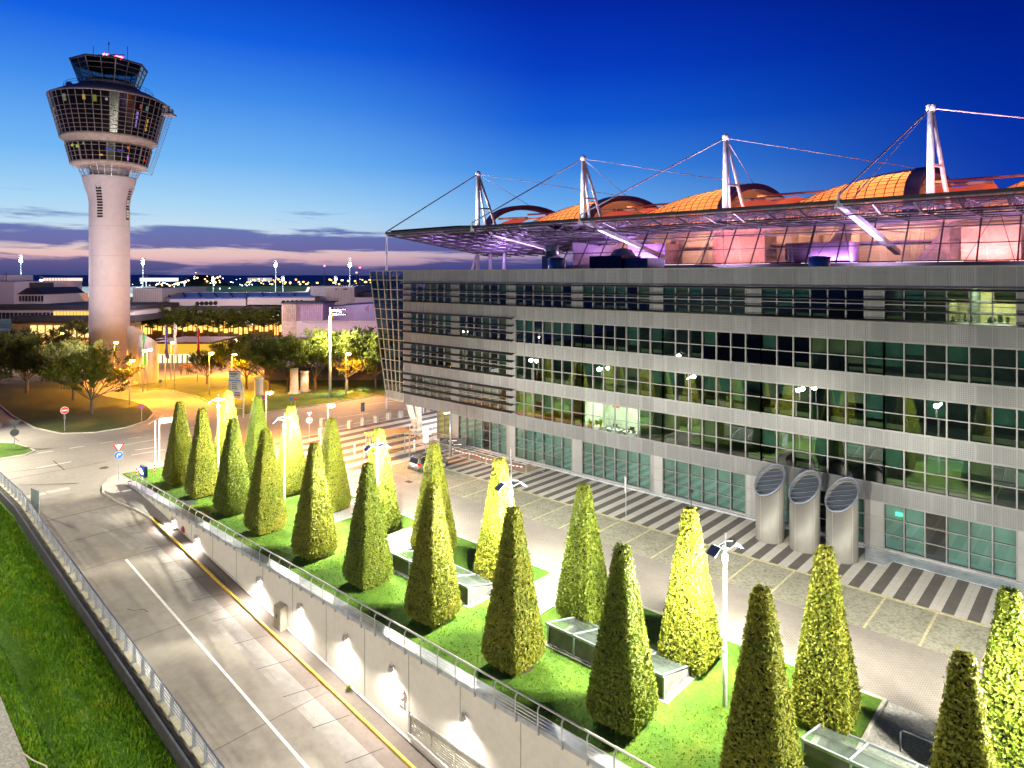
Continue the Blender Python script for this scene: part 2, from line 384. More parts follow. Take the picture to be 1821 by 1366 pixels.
    cc = mixc(t, mr(a, .70, 1.0), ramp(t, mathn(t, 'MULTIPLY', e, 1/.12), [(p, lin(c_)) for p, c_ in ((0, (46, 56, 112)), (.15, (58, 64, 128)), (.35, (66, 80, 152)), (.6, (72, 104, 176)), (.99, (96, 146, 214)))]), ramp(t, mathn(t, 'MULTIPLY', e, 1/.12), [(p, lin(c_)) for p, c_ in ((0, (64, 70, 122)), (.15, (84, 82, 138)), (.35, (98, 98, 164)), (.6, (92, 112, 178)), (.99, (130, 168, 220)))]))
    c = mixc(t, mathn(t, 'MULTIPLY', mathn(t, 'MULTIPLY', mask, mathn(t, 'SUBTRACT', 1.0, mr(e, .075, .115))), .93), c, cc)
    # night side of the sky, overhead and to the east
    c = mixc(t, mr(e, .45, 1.4), c, (.001, .004, .020))
    c = mixc(t, mathn(t, 'SUBTRACT', 1.0, mr(a, -.5, .3)), c, (.007, .018, .085))
    c = mixc(t, mathn(t, 'LESS_THAN', e, -.004), c, (.004, .006, .014))
    t.links.new(c, bg.inputs[0]); bg.inputs[1].default_value = 1.0
build_sky()
scene.view_settings.view_transform = 'Standard'; scene.view_settings.look = 'None'
scene.view_settings.exposure = 0; scene.view_settings.gamma = 1
scene.render.engine = 'CYCLES'
cy = scene.cycles
cy.use_denoising = True
try: cy.denoiser = 'OPENIMAGEDENOISE'
except Exception: pass
cy.max_bounces = 6; cy.diffuse_bounces = 2; cy.glossy_bounces = 4; cy.transparent_max_bounces = 16; cy.transmission_bounces = 4
cy.caustics_reflective = False; cy.caustics_refractive = False; cy.sample_clamp_indirect = 4; cy.sample_clamp_direct = 0
cy.use_light_tree = True; cy.use_adaptive_sampling = True; cy.adaptive_threshold = .015
# ---------------------------------------------------------------- the ground
XR = 22.0
def struct(name, mb, mat, kind='structure', smooth=False): return mb.build(name, mat, None, smooth, kind)
g = MB(); g.ngon([(-71, 22.85, 0), (1500, 22.85, 0), (6000, 6000, 0), (-6000, 6000, 0), (-6000, -2500, 0), (-130, -2500, 0), (-130, 12.6, 0), (-71, 14.35, 0)])
struct('ground', g, m_asphalt)
# far green airfield and fields
g = MB(); g.quad(cw(-900, 250)+(.02,), cw(900, 250)+(.02,), cw(6000, 6000)+(.02,), cw(-6000, 6000)+(.02,))
struct('airfield_land', g, M('airfield_grass', (.06, .09, .06), .95, var=(.02, .4)))
# plaza
def sheet(name, x0, x1, y0, y1, z, mat, kind='structure'):
    return struct(name, MB().quad((x0, y0, z), (x1, y0, z), (x1, y1, z), (x0, y1, z)), mat)
sheet('pavement', -57.4, XR, 46.35, 53.35, .012, m_stripe); sheet('wide_striped_pavement', -74.6, -57.4, 46.35, 53.35, .012, m_stripe2)
g = MB().ngon([(-74.6, 39.3, .012), (-56.5, 39.3, .012), (-56.5, 46.35, .012), (-74.6, 46.35, .012)]); struct('forecourt_pavement', g, m_stripe2)
g = MB().ngon([(-74.6, 53.35, .012), (-61.2, 53.35, .012), (-61.2, 74, .012), (-74.6, 74, .012)]); struct('underpass_pavement', g, m_stripe2)
sheet('parking_lane', -56.5, XR, 41.3, 46.1, .010, m_cobble)
sheet('brick_road', -56.5, XR, 34.9, 41.3, .008, m_brick)
g = MB()
g.box(-56.5, XR, 46.1, 46.35, -.1, .02)
struct('kerb_line', g, m_parkline)
g = MB()
for i in range(18):
    x = 1.0-2.75*i-.6; g.quad((x-.07, 41.3, .016), (x+.07, 41.3, .016), (x+.07, 46.1, .016), (x-.07, 46.1, .016))
struct('parking_markings_line', g, m_parkline)
# ramp
g = MB()
for i in range(20):
    a, b2 = -71+4.5*i, -71+4.5*(i+1)
    g.quad((a, 14.35, RZ(a)), (b2, 14.35, RZ(b2)), (b2, 22.65, RZ(b2)), (a, 22.65, RZ(a)))
struct('ramp_road', g, m_road)
def rs(x, y, dz=.006): return (x, y, RZ(x)+dz)
def rstrip(mb, pts, w, dz=.006):
    for a, b in zip(pts[:-1], pts[1:]):
        d = Vector((b[0]-a[0], b[1]-a[1])); nrm = Vector((-d.y, d.x)).normalized()*w/2
        mb.quad(rs(a[0]-nrm.x, a[1]-nrm.y, dz), rs(b[0]-nrm.x, b[1]-nrm.y, dz), rs(b[0]+nrm.x, b[1]+nrm.y, dz), rs(a[0]+nrm.x, a[1]+nrm.y, dz))
    return mb
struct('ramp_marking_line', rstrip(MB(), [(-56, 17.75), (15, 17.75)], .17, .010), m_white)
g = MB()
for xx, y0, y1 in ((-66.2, 14.6, 20.6), (-61.3, 14.9, 21.2), (-56.2, 14.5, 21.4), (-45.5, 14.8, 22.4), (-34, 14.5, 22.4), (-24, 14.5, 22.4)):
    rstrip(g, [(xx, y0), (xx+U(-.15, .15), (y0+y1)/2), (xx+U(-.1, .1), y1)], U(.03, .09), .008)
for k in range(14):   # saw cuts in the kerb lane
    x = -60+3.1*k; rstrip(g, [(x, 19.3), (x+.5, 21.3)], .05, .008)
rstrip(g, [(-49.3, 15.7), (-48.9, 15.9), (-48.6, 16.5), (-48.1, 16.6)], .05, .009)
struct('ramp_joint_strip', g, m_dark)
# tyre sweep and the smoother kerb lane
g = MB(); pts = [(-66, 19.3), (-62, 19.5), (-57, 19.75), (-50, 19.85), (-40, 19.9), (-28, 19.9), (-10, 19.9)]
rstrip(g, pts, .34, .007)
for off, ww in ((.55, .5), (-.6, .3)):
    rstrip(g, [(-69, 16.9+off), (-65, 17.9+off), (-61, 18.8+off), (-56, 19.4+off), (-50, 19.7+off), (-40, 19.9+off*.7), (-26, 20.0+off*.6), (-8, 20+off*.5)], ww, .0065+.0002*ww)
struct('tyre_mark_strip', g, patchy('tyre_rubber', (.22, .205, .19), (.29, .27, .25), (.38, .36, .33), .5, 2.2, .8))
g = MB(); rstrip(g, [(-62, 20.95), (-56, 20.95), (-10, 20.95), (15, 20.95)], 1.25, .004)
struct('kerb_lane_strip', g, patchy('brown_asphalt', (.14, .115, .10), (.19, .155, .135), (.23, .19, .17), .3, 4, .8))
g = MB(); rstrip(g, [(-58.5, 22.1), (-40, 22.1), (15, 22.1)], .95, .02)
struct('service_path', g, patchy('brown_walkway', (.11, .09, .08), (.145, .12, .105), (.18, .15, .13), .3, 4, .8))
# the two kerbs of the ramp
g = MB(); kp = [(-72.6, 21.5), (-71.2, 20.6), (-69.4, 20.1), (-66.5, 20.5), (-64, 21.2), (-61.5, 21.6)]
for a, b in zip(kp[:-1], kp[1:]): g.bar((a[0], a[1], RZ(a[0])+.06), (b[0], b[1], RZ(b[0])+.06), .2, .16)
struct('kerb_curve', g, m_kerb)
# pale slab of pavement between the ramp and the garden wall
g = MB(); sp = [(-70.2, 20.3), (-67, 20.6), (-64, 21.4), (-61.5, 21.8), (-58.6, 22.1), (-58.6, 22.55), (-66, 22.55), (-70.3, 22.0), (-70.9, 22.8), (-74.2, 22.85), (-73.2, 21.6), (-71.6, 20.8)]
g.add([(x, y, RZ(x)+.10) for x, y in sp], [tuple(range(len(sp)))]); struct('junction_pavement', g, brick_mat('small_setts', (.42, .40, .38), (.46, .44, .42), (.24, .22, .2), .2, .2))
# hollow bank between the camera and the ramp
BX = [-190, -120, -95, -80, -71, -60, -50, -40, -30, -20, -10, 5, 30]
BY = [(-25, -1.6), (2.5, -1.5), (6.5, -1.55), (8.9, -1.05), (9.4, -1.35), (10.4, -.9), (11.6, -.75), (12.6, -.72), (13.6, -.85)]
def bank_z(x, y):
    for (a, za), (b, zb) in zip(BY[:-1], BY[1:]):
        if y <= b:
            k = (y-a)/(b-a); break
    k = max(0, min(1, k)); return RZ(x)+za+(zb-za)*k
g = MB(); nb = len(BY)
for x in BX:
    for y, _ in BY: g.v.append((x, y, bank_z(x, y)+U(-.05, .05)))
for i in range(len(BX)-1):
    for j in range(nb-1): g.f.append((i*nb+j, (i+1)*nb+j, (i+1)*nb+j+1, i*nb+j+1))
# cut the pieces that would stand under the road at the far end
g.f = [f for f in g.f if max(g.v[i][0] for i in f) > -112]
struct('bank_terrain', g, m_bank, smooth=True)
def gravel_strip():
    g = MB()
    for i in range(12):
        a, b = -60+5*i, -55+5*i
        g.quad((a, -8, bank_z(a, 6)+.5), (b, -8, bank_z(b, 6)+.5), (b, 8.35, bank_z(b, 8.3)+.16), (a, 8.35, bank_z(a, 8.3)+.16))
    return g
tag(gravel_strip().build('gravel', m_gravel), 'grey gravel strip beside the grass bank in the near corner', 'gravel', kind='stuff')
# grass blades of the bank
def grass_blades(n, fy, fx, zf, name, mat, lab, h=(.07, .22), dens=None):
    g = MB(); v = g.v; f = g.f
    for i in range(n):
        x = fx(); y = fy(); z = zf(x, y)
        if dens and not dens(x, y): continue
        a = U(0, 6.283); hh = U(*h); w = U(.03, .07); lean = U(.1, .6)*hh
        c, s = math.cos(a), math.sin(a); k = len(v)
        v += [(x-c*w, y-s*w, z-.03), (x+c*w, y+s*w, z-.03), (x+s*lean, y-c*lean, z+hh)]; f.append((k, k+1, k+2))
    return tag(g.build(name, mat), lab, 'grass', kind='stuff')
m_blade = leaf_mat('grass_blade', [(.3, (.045, .14, .003)), (.5, (.11, .25, .006)), (.62, (.20, .31, .012)), (.75, (.24, .26, .03))], 1.1)
def rutted(x, y):
    s = math.sin(x*.9+1.7*math.sin(x*.31))*.3
    return not (9.15 < y+s*.5 < 9.75 and RND.random() < .8) and not (RND.random() < .55 and math.sin(y*5.2+s) > .75)
grass_blades(95000, lambda: U(7.9, 13.45), lambda: -105+U(0, 1)**.8*88, bank_z, 'grass', m_blade, 'shaggy bright green grass on the bank below the ramp railing', dens=rutted)
g = MB(); hp = [(-37.5, 7.9), (-38.5, 8.25), (-39.8, 8.5), (-40.9, 8.3), (-41.6, 8.0)]
hose = MB().path([(-36.4, 7.6, bank_z(-36.4, 7.6)+.32), (-37.3, 8.3, bank_z(-37.3, 8.3)+.3), (-38.2, 8.75, bank_z(-38.2, 8.8)+.2), (-39.4, 8.9, bank_z(-39.4, 8.9)+.22), (-40.3, 8.5, bank_z(-40.3, 8.5)+.3), (-41.2, 8.25, bank_z(-41, 8.2)+.35)], .035, 8)
tag(hose.build('hose', M('hose_rubber', (.42, .40, .30), .5)), 'pale hose curling out of the gravel into the grass', 'hose')
# ---------------------------------------------------------------- lawns, kerbs and roads beyond the ramp
def raised(name, poly, mat, z=.10, rim=True, rimname='kerb', rimmat=None, rimw=.16):
    struct(name, MB().prism(poly, -.05, z), mat)
    if rim:
        g = MB(); n = len(poly)
        for i in range(n):
            a, b = poly[i], poly[(i+1) % n]
            g.bar((a[0], a[1], z/2+.012), (b[0], b[1], z/2+.012), rimw, z+.05)
        struct(rimname, g, rimmat or m_kerb)
def P2(pts): return [tuple(G(x, y)[:2]) for x, y in pts]
raised('verge_land', P2([(-260, 640), (0, 612), (120, 640), (150, 676), (150, 692), (190, 706), (235, 714), (262, 723), (273, 736), (262, 749), (225, 761), (170, 770), (110, 772), (62, 762), (25, 742), (0, 722), (-260, 640)][:-1]), m_verge, rimname='verge_kerb')
raised('corner_verge_land', P2([(-140, 792), (0, 789), (26, 790), (50, 797), (61, 803), (45, 810), (0, 817), (-140, 832)]), m_lawn, rimname='corner_kerb')
raised('park_land', P2([(215, 690), (300, 694), (350, 706), (385, 722), (393, 743), (440, 738), (560, 722), (692, 701), (760, 690), (760, 640), (640, 640), (520, 660), (420, 672), (330, 672), (262, 680)]), m_park, rimname='park_kerb')
# the garden
raised('garden_lawn', [(-74, 23.15), (XR, 23.15), (XR, 29.3), (-73, 29.3)], m_lawn, .08, rim=False)
isl = [(-73, -50.2), (-46.6, -41.3), (-38, -27.95), (-25, -8.1), (-4.3, XR)]
for i, (a, b) in enumerate(isl):
    raised('garden_island_lawn', [(a, 29.3), (b, 29.3), (b, 34.75), (a+(2.5 if i == 0 else 0), 34.75)], m_lawn, .08, rim=False)
    g = MB(); g.box(a+(2.5 if i == 0 else 0), b, 34.75, 34.9, -.05, .13)
    if i < 4: g.box(b, b+.14, 29.3, 34.9, -.05, .13)
    if i: g.box(a-.14, a, 29.3, 34.9, -.05, .13)
    struct('garden_kerb', g, m_kerb)
for (a, b), (c, d) in zip(isl[:-1], isl[1:]):
    o = struct('gravel_path', MB().quad((b+.14, 29.3, .03), (c-.14, 29.3, .03), (c-.14, 34.9, .03), (b+.14, 34.9, .03)), m_gravel)
grass_blades(16000, lambda: U(23.3, 29.2), lambda: U(-72, 2), lambda x, y: .08, 'lawn_grass', m_blade, 'short bright lawn grass between the clipped hedges', h=(.03, .11))
# markings of the junction (photo points on the road)
def q8(x, y): return (x/3.794, 660+y/3.794)
def mark(mb, a, b, w=.16):
    a = G(*a); b = G(*b); d = (b-a).normalized(); s = Vector((-d.y, d.x, 0))*w/2; u = Vector((0, 0, .012))
    mb.quad(a-s+u, b-s+u, b+s+u, a+s+u)
g = MB()
for a, b in (((470, 522), (565, 507)), ((675, 488), (760, 476)), ((862, 458), (950, 445)), ((255, 555), (358, 540)), ((245, 655), (480, 612)), ((885, 568), (1110, 530)), ((912, 534), (1060, 513)), ((835, 500), (1085, 455)), ((1250, 390), (1335, 376)), ((1100, 300), (1000, 360))):
    mark(g, q8(*a), q8(*b))
mark(g, (585, 762), (690, 742)); mark(g, (600, 743), (655, 735)); mark(g, (718, 728), (760, 722)); mark(g, (650, 700+20), (712, 712))
struct('road_markings_line', g, m_white)
g = MB()
for a, b in (((0, 745), (720, 610)), ((130, 770), (520, 758)), ((360, 605), (435, 668)), ((0, 690), (430, 640)), ((80, 440), (130, 475))): mark(g, q8(*a), q8(*b), .10)
for a, b in (((700, 742), (800, 723)), ((560, 752), (700, 723))): mark(g, a, b, .08)
struct('road_joint_strip', g, m_dark)
c = G(185, 832); mc = MB().lathe([(.42, .01), (.42, .02)], (c.x, c.y, 0), 20)
tag(mc.build('manhole_cover', M('cast_iron', (.10, .09, .08), .6, .4)), 'round iron manhole cover in the junction', 'manhole cover')
c = G(82, 877); d1 = (G(104, 872)-G(60, 881)); d1.normalize(); d2 = Vector((-d1.y, d1.x, 0))
mc = MB()
for k in range(2):
    o = c+d1*(k*2-1)*.95; mc.hexa([o-d1*.9-d2*.5, o+d1*.9-d2*.5, o+d1*.9+d2*.5, o-d1*.9+d2*.5]+[p+Vector((0, 0, .02)) for p in (o-d1*.9-d2*.5, o+d1*.9-d2*.5, o+d1*.9+d2*.5, o-d1*.9+d2*.5)])
dc = thing('drain_cover', 'pale double drain cover plate set in the road at the ramp mouth', 'drain cover', c)
mc.build('plate', m_kerb, dc)
c = G(727, 857); tag(MB().box(c.x-.35, c.x+.35, c.y-.25, c.y+.25, .008, .022).build('gully_grate', M('grate_iron', (.06, .05, .045), .6, .4)), 'small dark gully grate in the brick lane near the car', 'drain grate')
# distant hills
def ridge(name, Y, pts, mat, depth=600):
    g = MB(); n = len(pts)
    for px, py in pts:
        p = D(px, py, Y); g.v.append(tuple(p))
    for px, py in pts:
        x, y = cw((px-CX)/FPX*(Y-40), Y-40); g.v.append((x, y, -2))
    for px, py in pts:
        x, y = cw((px-CX)/FPX*(Y+depth), Y+depth); g.v.append((x, y, -2))
    for i in range(n-1):
        g.f.append((n+i, n+i+1, i+1, i)); g.f.append((i, i+1, 2*n+i+1, 2*n+i))
    return struct(name, g, mat)
pts = []; py = 488.0
for i in range(70):
    px = -300+16*i; py += U(-.7, .7); py = max(486.2, min(490, py)); pts.append((px, py))
ridge('distant_hills', 2600, pts, M('hazy_hill_blue', (.45, .55, .85), 1, var=(.004, .2)))  # blue haze of the distance is put into the hill colour
ridge('hill', 700, [(280, 512), (300, 507), (330, 497), (345, 489.5), (352, 488.5), (372, 489), (385, 494), (402, 503), (420, 512)], M('mound_grass', (.015, .03, .02), 1, var=(.05, .3)), 60)
# ---------------------------------------------------------------- retaining wall and its railing
X0, X1 = -70.4, 15.0
w = thing('retaining_wall', 'long pale rendered wall between the sunken ramp and the hedge garden', 'wall', (X0, 22.6, 0))
g = MB()
for i in range(18):
    a = X0+(X1-X0)*i/18; b = X0+(X1-X0)*(i+1)/18
    g.hexa([(a, 22.6, RZ(a)-.6), (b, 22.6, RZ(b)-.6), (b, 23.08, RZ(b)-.6), (a, 23.08, RZ(a)-.6), (a, 22.6, -.04), (b, 22.6, -.04), (b, 23.08, -.04), (a, 23.08, -.04)])
g.build('wall_body', m_wall, w)
g = MB().box(X0-.05, X1, 22.54, 23.14, -.04, .06); g.box(X0-.05, X1, 22.50, 22.54, -.2, .05); g.build('coping', m_coping, w)
g = MB()
for x in range(-68, 14, 4): g.box(x-.012, x+.012, 22.585, 22.60, RZ(x), -.3)
g.build('wall_joint', M('wall_joint_grey', (.25, .24, .22), .9), w)  # grey strips mark the wall joints
g = MB(); g.add([rs(-60, 22.5, .10), rs(15, 22.5, .10), rs(15, 22.6, .18), rs(-60, 22.6, .18)], [(0, 1, 2, 3)]); g.build('skirting_strip', m_concrete, w)
# louvred strip window low in the wall
lw = thing('louvre_window', 'long pale louvred strip window low in the ramp wall', 'window', (-27.8, 22.6, -4.4))
nP = 6; wid = 1.75
for k in range(nP):
    a = -27.8+wid*k; b = a+wid-.07; zb = RZ(a)+.62; zt = -3.42
    p = MB().box(a, b, 22.56, 22.59, zb, zt).build('louvre_panel', M('louvre_cream', (.55, .53, .45), .5, .2), lw)
    s = MB()
    n = 9
    for j in range(n): s.box(a+.03, b-.03, 22.535, 22.558, zb+(zt-zb)*(j+.2)/n, zb+(zt-zb)*(j+.65)/n)
    s.build('slat', M('slat_cream', (.60, .58, .50), .5, .2), p)
g = MB(); g.box(-27.95, -27.8, 22.5, 22.6, -4.5, -3.3); g.bar((-27.9, 22.53, -3.34), (-17.2, 22.53, -3.34), .1, .08); g.bar((-27.9, 22.5, -4.37), (-17.2, 22.5, -5.55), .14, .07); g.build('frame', m_steel, lw)
rail = thing('wall_railing', 'stainless railing with round handrail along the top of the ramp wall', 'railing', (X0+.6, 22.5, 0))
npost = 54
for k in range(npost):
    x = X0+1.0+1.33*k
    g = MB(); g.bar((x, 22.44, -.28), (x, 22.44, .86), .07, .03); g.bar((x, 22.44, .84), (x, 22.56, 1.0), .07, .03); g.box(x-.05, x+.05, 22.455, 22.50, -.27, -.12)
    g.build('post', m_steel, rail)
for z in (.22, .38, .54, .70):
    MB().tube((X0+.9, 22.42, z), (X1, 22.42, z), .013, n=5).build('rail_wire', m_steel, rail)
MB().tube((X0+.7, 22.58, 1.03), (X1, 22.58, 1.03), .05, n=8).build('handrail', m_steel, rail, True)
# yellow kerb of the ramp
g = MB()
for i in range(30):
    a = -62+2.6*i; b = a+2.57; g.bar((a, 21.6, RZ(a)+.07), (b, 21.6, RZ(b)+.07), .14, .14)
tag(g.build('yellow_kerb', m_yellow), 'thin yellow painted kerb running down the ramp beside the lit wall', 'kerb')
# railing on the outer side of the ramp
rr = thing('ramp_railing', 'galvanised railing on pale stone blocks between the ramp and the grass bank', 'railing', (-74, 14.2, 0))
xs = [-86+1.42*k for k in range(62)]
for x in xs:
    z = RZ(x); g = MB()
    g.box(x-.035, x+.035, 14.12, 14.15, z+.02, z+1.05); g.box(x-.012, x+.012, 14.15, 14.24, z+.02, z+1.05); g.box(x-.035, x+.035, 14.24, 14.27, z+.02, z+1.05)
    g.box(x-.12, x+.12, 14.08, 14.32, z, z+.03)
    g.build('post', m_galv, rr)
blk = MB()
for x in xs: z = RZ(x+.7); blk.hexa([(x+.12, 14.02, z-.1), (x+1.30, 14.02, z-.1), (x+1.30, 14.38, z-.1), (x+.12, 14.38, z-.1), (x+.12, 14.02, RZ(x+.12)+.06), (x+1.30, 14.02, RZ(x+1.3)+.06), (x+1.30, 14.38, RZ(x+1.3)+.06), (x+.12, 14.38, RZ(x+.12)+.06)])
blk.build('stone_block', patchy('block_stone', (.26, .22, .12), (.42, .39, .30), (.52, .50, .42), 1.2, 5, .8), rr)
for dz, yy, r, mm, nm in ((1.07, 14.2, .045, m_darkrail, 'top_rail'), (.86, 14.26, .02, m_galv, 'rail_wire'), (.66, 14.26, .02, m_galv, 'rail_wire'), (.46, 14.26, .02, m_galv, 'rail_wire'), (.26, 14.26, .02, m_galv, 'rail_wire')):
    g = MB(); g.tube((-90, yy, dz), (-71, yy, dz), r); g.tube((-71, yy, dz), (15, yy, RZ(15)+dz), r); g.build(nm, mm, rr)
g = MB()
for x in (-64.2, -62.9, -61.4, -60.9, -58.8, -57.8, -54.3, -53.2): g.bar((x, 14.29, RZ(x)+.93), (x+.9, 14.29, RZ(x+.9)+.93), .015, .14)
g.build('reflector_strip', M('yellow_reflector', (.85, .75, .12), .4), rr)
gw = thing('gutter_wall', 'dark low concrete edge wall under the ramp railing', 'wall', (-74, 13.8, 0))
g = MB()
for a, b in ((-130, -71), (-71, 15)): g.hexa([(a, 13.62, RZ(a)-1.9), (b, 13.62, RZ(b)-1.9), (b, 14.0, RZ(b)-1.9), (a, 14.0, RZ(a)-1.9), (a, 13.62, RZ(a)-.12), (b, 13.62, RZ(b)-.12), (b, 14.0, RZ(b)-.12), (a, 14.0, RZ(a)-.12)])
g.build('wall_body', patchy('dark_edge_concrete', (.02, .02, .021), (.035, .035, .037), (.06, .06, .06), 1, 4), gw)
g = MB()
for a, b in ((-130, -71), (-71, 15)): g.bar((a, 13.66, RZ(a)-.08), (b, 13.66, RZ(b)-.08), .09, .09)
g.build('edge_pipe', M('edge_pipe_metal', (.22, .23, .27), .35, .6), gw)
g = MB()
for a, b in ((-130, -71), (-71, 15)): g.hexa([(a, 14.02, RZ(a)-1.2), (b, 14.02, RZ(b)-1.2), (b, 14.36, RZ(b)-1.2), (a, 14.36, RZ(a)-1.2), (a, 14.02, RZ(a)-.01), (b, 14.02, RZ(b)-.01), (b, 14.36, RZ(b)-.01), (a, 14.36, RZ(a)-.01)])
g.build('gutter_ledge', M('ledge_concrete', (.33, .31, .26), .8, var=(2, .3)), gw)
pn = thing('glass_screen', 'pale upright glass screen panel fixed to the ramp railing near the bend', 'panel', (-68.5, 14.5, 0))
g = MB().hexa([(-69.0, 14.45, .0), (-67.75, 14.75, -.2), (-67.75, 14.78, -.2), (-69.0, 14.48, .0), (-69.0, 14.45, 1.75), (-67.75, 14.75, 1.65), (-67.75, 14.78, 1.65), (-69.0, 14.48, 1.75)])
g.build('pane', M('frosted_panel', (.34, .40, .42), .3), pn); MB().bar((-67.72, 14.77, -.3), (-67.72, 14.77, 1.68), .05).build('post', m_galv, pn)
# wall lamps
names = ['first', 'second', 'third', 'fourth', 'fifth', 'sixth', 'seventh', 'eighth', 'ninth', 'tenth', 'eleventh', 'twelfth', 'thirteenth', 'fourteenth', 'fifteenth', 'sixteenth', 'seventeenth', 'eighteenth']
wl = thing('wall_lamp', '', 'wall lamp', (0, 22.5, 0), 'bracket lamps on the ramp wall')
MB().bar((0, 22.60, .12), (0, 22.30, .30), .05, .03).bar((0, 22.30, .31), (0, 22.22, -.05), .06, .03).build('bracket', m_steel, wl)
MB().hexa([(-.14, 22.26, -.06), (.14, 22.26, -.06), (.14, 22.50, -.06), (-.14, 22.50, -.06), (-.10, 22.30, .16), (.10, 22.30, .16), (.10, 22.44, .16), (-.10, 22.44, .16)]).build('housing', m_steel, wl)
MB().quad((-.12, 22.28, -.075), (-.12, 22.48, -.075), (.12, 22.48, -.075), (.12, 22.28, -.075)).build('bulb', m_bulb, wl)
for k, x in enumerate((-59.3, -54.6, -44.3, -38.9, -33.7, -29.3, -23.6, -18.0)):
    z = -.95-.0185*(x+59.3)
    if k == 0: z = -.75
    o = place(wl, k == 0, (x, 22.5, z), label='lit downlight bracket on the ramp wall, %s one down from the junction' % names[k])
    lamp('SPOT', (x, 22.18, z-.16), 1350, (1, .92, .80), None, .07, 160, .8, (0, -.42, -1), 'wall_downlight')
# cabinet at the foot of the wall
x = -41.1; z = RZ(x)
cb = thing('electric_cabinet', 'tall beige steel control cabinet at the foot of the ramp wall', 'cabinet', (x, 22.3, z))
MB().hexa([(x-.45, 22.1, z-.05), (x+.45, 22.1, z-.15), (x+.45, 22.55, z-.15), (x-.45, 22.55, z-.05), (x-.45, 22.1, z+1.45), (x+.45, 22.1, z+1.45), (x+.45, 22.55, z+1.55), (x-.45, 22.55, z+1.55)]).build('housing', M('cabinet_beige', (.50, .45, .36), .4, .3), cb)
MB().box(x-.40, x+.40, 22.075, 22.098, z+.1, z+1.38).build('door', M('cabinet_door_beige', (.46, .41, .33), .4, .3), cb)
MB().box(x-.06, x-.0, 22.05, 22.074, z+.75, z+.95).build('handle', m_ink, cb)
pl = G(0, 0, 0) if False else None
for sx, sz, lab in ((-57.6, -1.25, 'small dark red round sign high on the ramp wall near the junction'), (-28.6, -2.6, 'pale round parking sign on the glaring part of the ramp wall')):
    s = thing('round_sign', lab, 'sign', (sx, 22.55, sz))
    MB().disc((sx, 22.56, sz), (0, 1, 0), .33, 20, .03).build('plate', m_signred if sx < -40 else M('pale_sign_pink', (.72, .50, .46), .5), s)  # second sign gets a paler red
    MB().disc((sx, 22.535, sz), (0, 1, 0), .25, 20, .02).build('face', M('round_sign_maroon', (.22, .05, .07), .5) if sx < -40 else m_signwhite, s)
    MB().bar((sx-.2, 22.515, sz-.2), (sx+.2, 22.515, sz+.2), .07, .01, (0, 1, 0)).build('bar', m_signred if sx < -40 else M('pale_sign_bar', (.72, .50, .46), .5), s)
    MB().box(sx-.25, sx+.25, 22.55, 22.575, sz-.62, sz-.38).build('plate_below', m_signwhite, s)
wd = thing('weed', 'single weed sprouting from the joint between path and ramp wall', 'plant', (-33.2, 22.4, RZ(-33.2)))
g = MB()
for i in range(26):
    a = U(0, 6.28); r = U(.1, .35); p = Vector((-33.2, 22.4, RZ(-33.2)+U(.05, .3))); q = p+Vector((r*math.cos(a), -abs(r*math.sin(a)), U(.0, .15))); sdir = Vector((-math.sin(a), math.cos(a), 0))*.06
    g.quad(p, (p+q)/2+sdir, q, (p+q)/2-sdir)
g.build('leaves', m_hedge[0], wd)
# lit sign box at the head of the wall
p = Vector((-69.0, 23.4, 0))
sb = thing('light_box_sign', 'small dark blue sign box with glowing white emblem at the ramp wall head', 'sign', p)
MB().hexa([p+Vector(v) for v in ((-.62, -.14, .75), (.62, -.14, .75), (.62, .14, .75), (-.62, .14, .75), (-.62, -.14, 1.75), (.62, -.14, 1.75), (.62, .14, 1.75), (-.62, .14, 1.75))]).build('housing', M('sign_box_blue', (.015, .045, .08), .4, .2), sb)
MB().box(p.x-.5, p.x+.5, p.y-.165, p.y-.142, .85, 1.62).build('panel', EM('sign_blue_glow', (.06, .08, .75), 1.6), sb)
g = MB(); g.box(p.x-.36, p.x-.1, p.y-.19, p.y-.168, 1.05, 1.5); g.box(p.x-.06, p.x+.22, p.y-.19, p.y-.168, 1.0, 1.38); g.box(p.x+.25, p.x+.36, p.y-.19, p.y-.168, 1.0, 1.25)
g.build('emblem', EM('sign_white_glow', (.9, .9, 1), 5), sb)
g = MB()
for sx in (-.45, .45): g.bar((p.x+sx, p.y, 0), (p.x+sx, p.y, .76), .08)
g.bar((p.x-.45, p.y, .4), (p.x+.45, p.y, .4), .06); g.build('stand', m_steel, sb)
for k in range(2):
    q = (G(243, 849), G(275, 842))[k]
    m = thing('marker_post', ('short red and white banded post behind the glowing pay sign', 'short red and white banded post beside the first clipped hedge')[k], 'post', q, 'red and white marker posts')
    MB().tube((q.x, q.y, 0), (q.x, q.y, 1.0), .05, n=8).build('post', m_signwhite, m)
    g = MB()
    for z in (.1, .42, .74): g.tube((q.x, q.y, z), (q.x, q.y, z+.17), .056, n=8)
    g.build('band', m_signred, m)
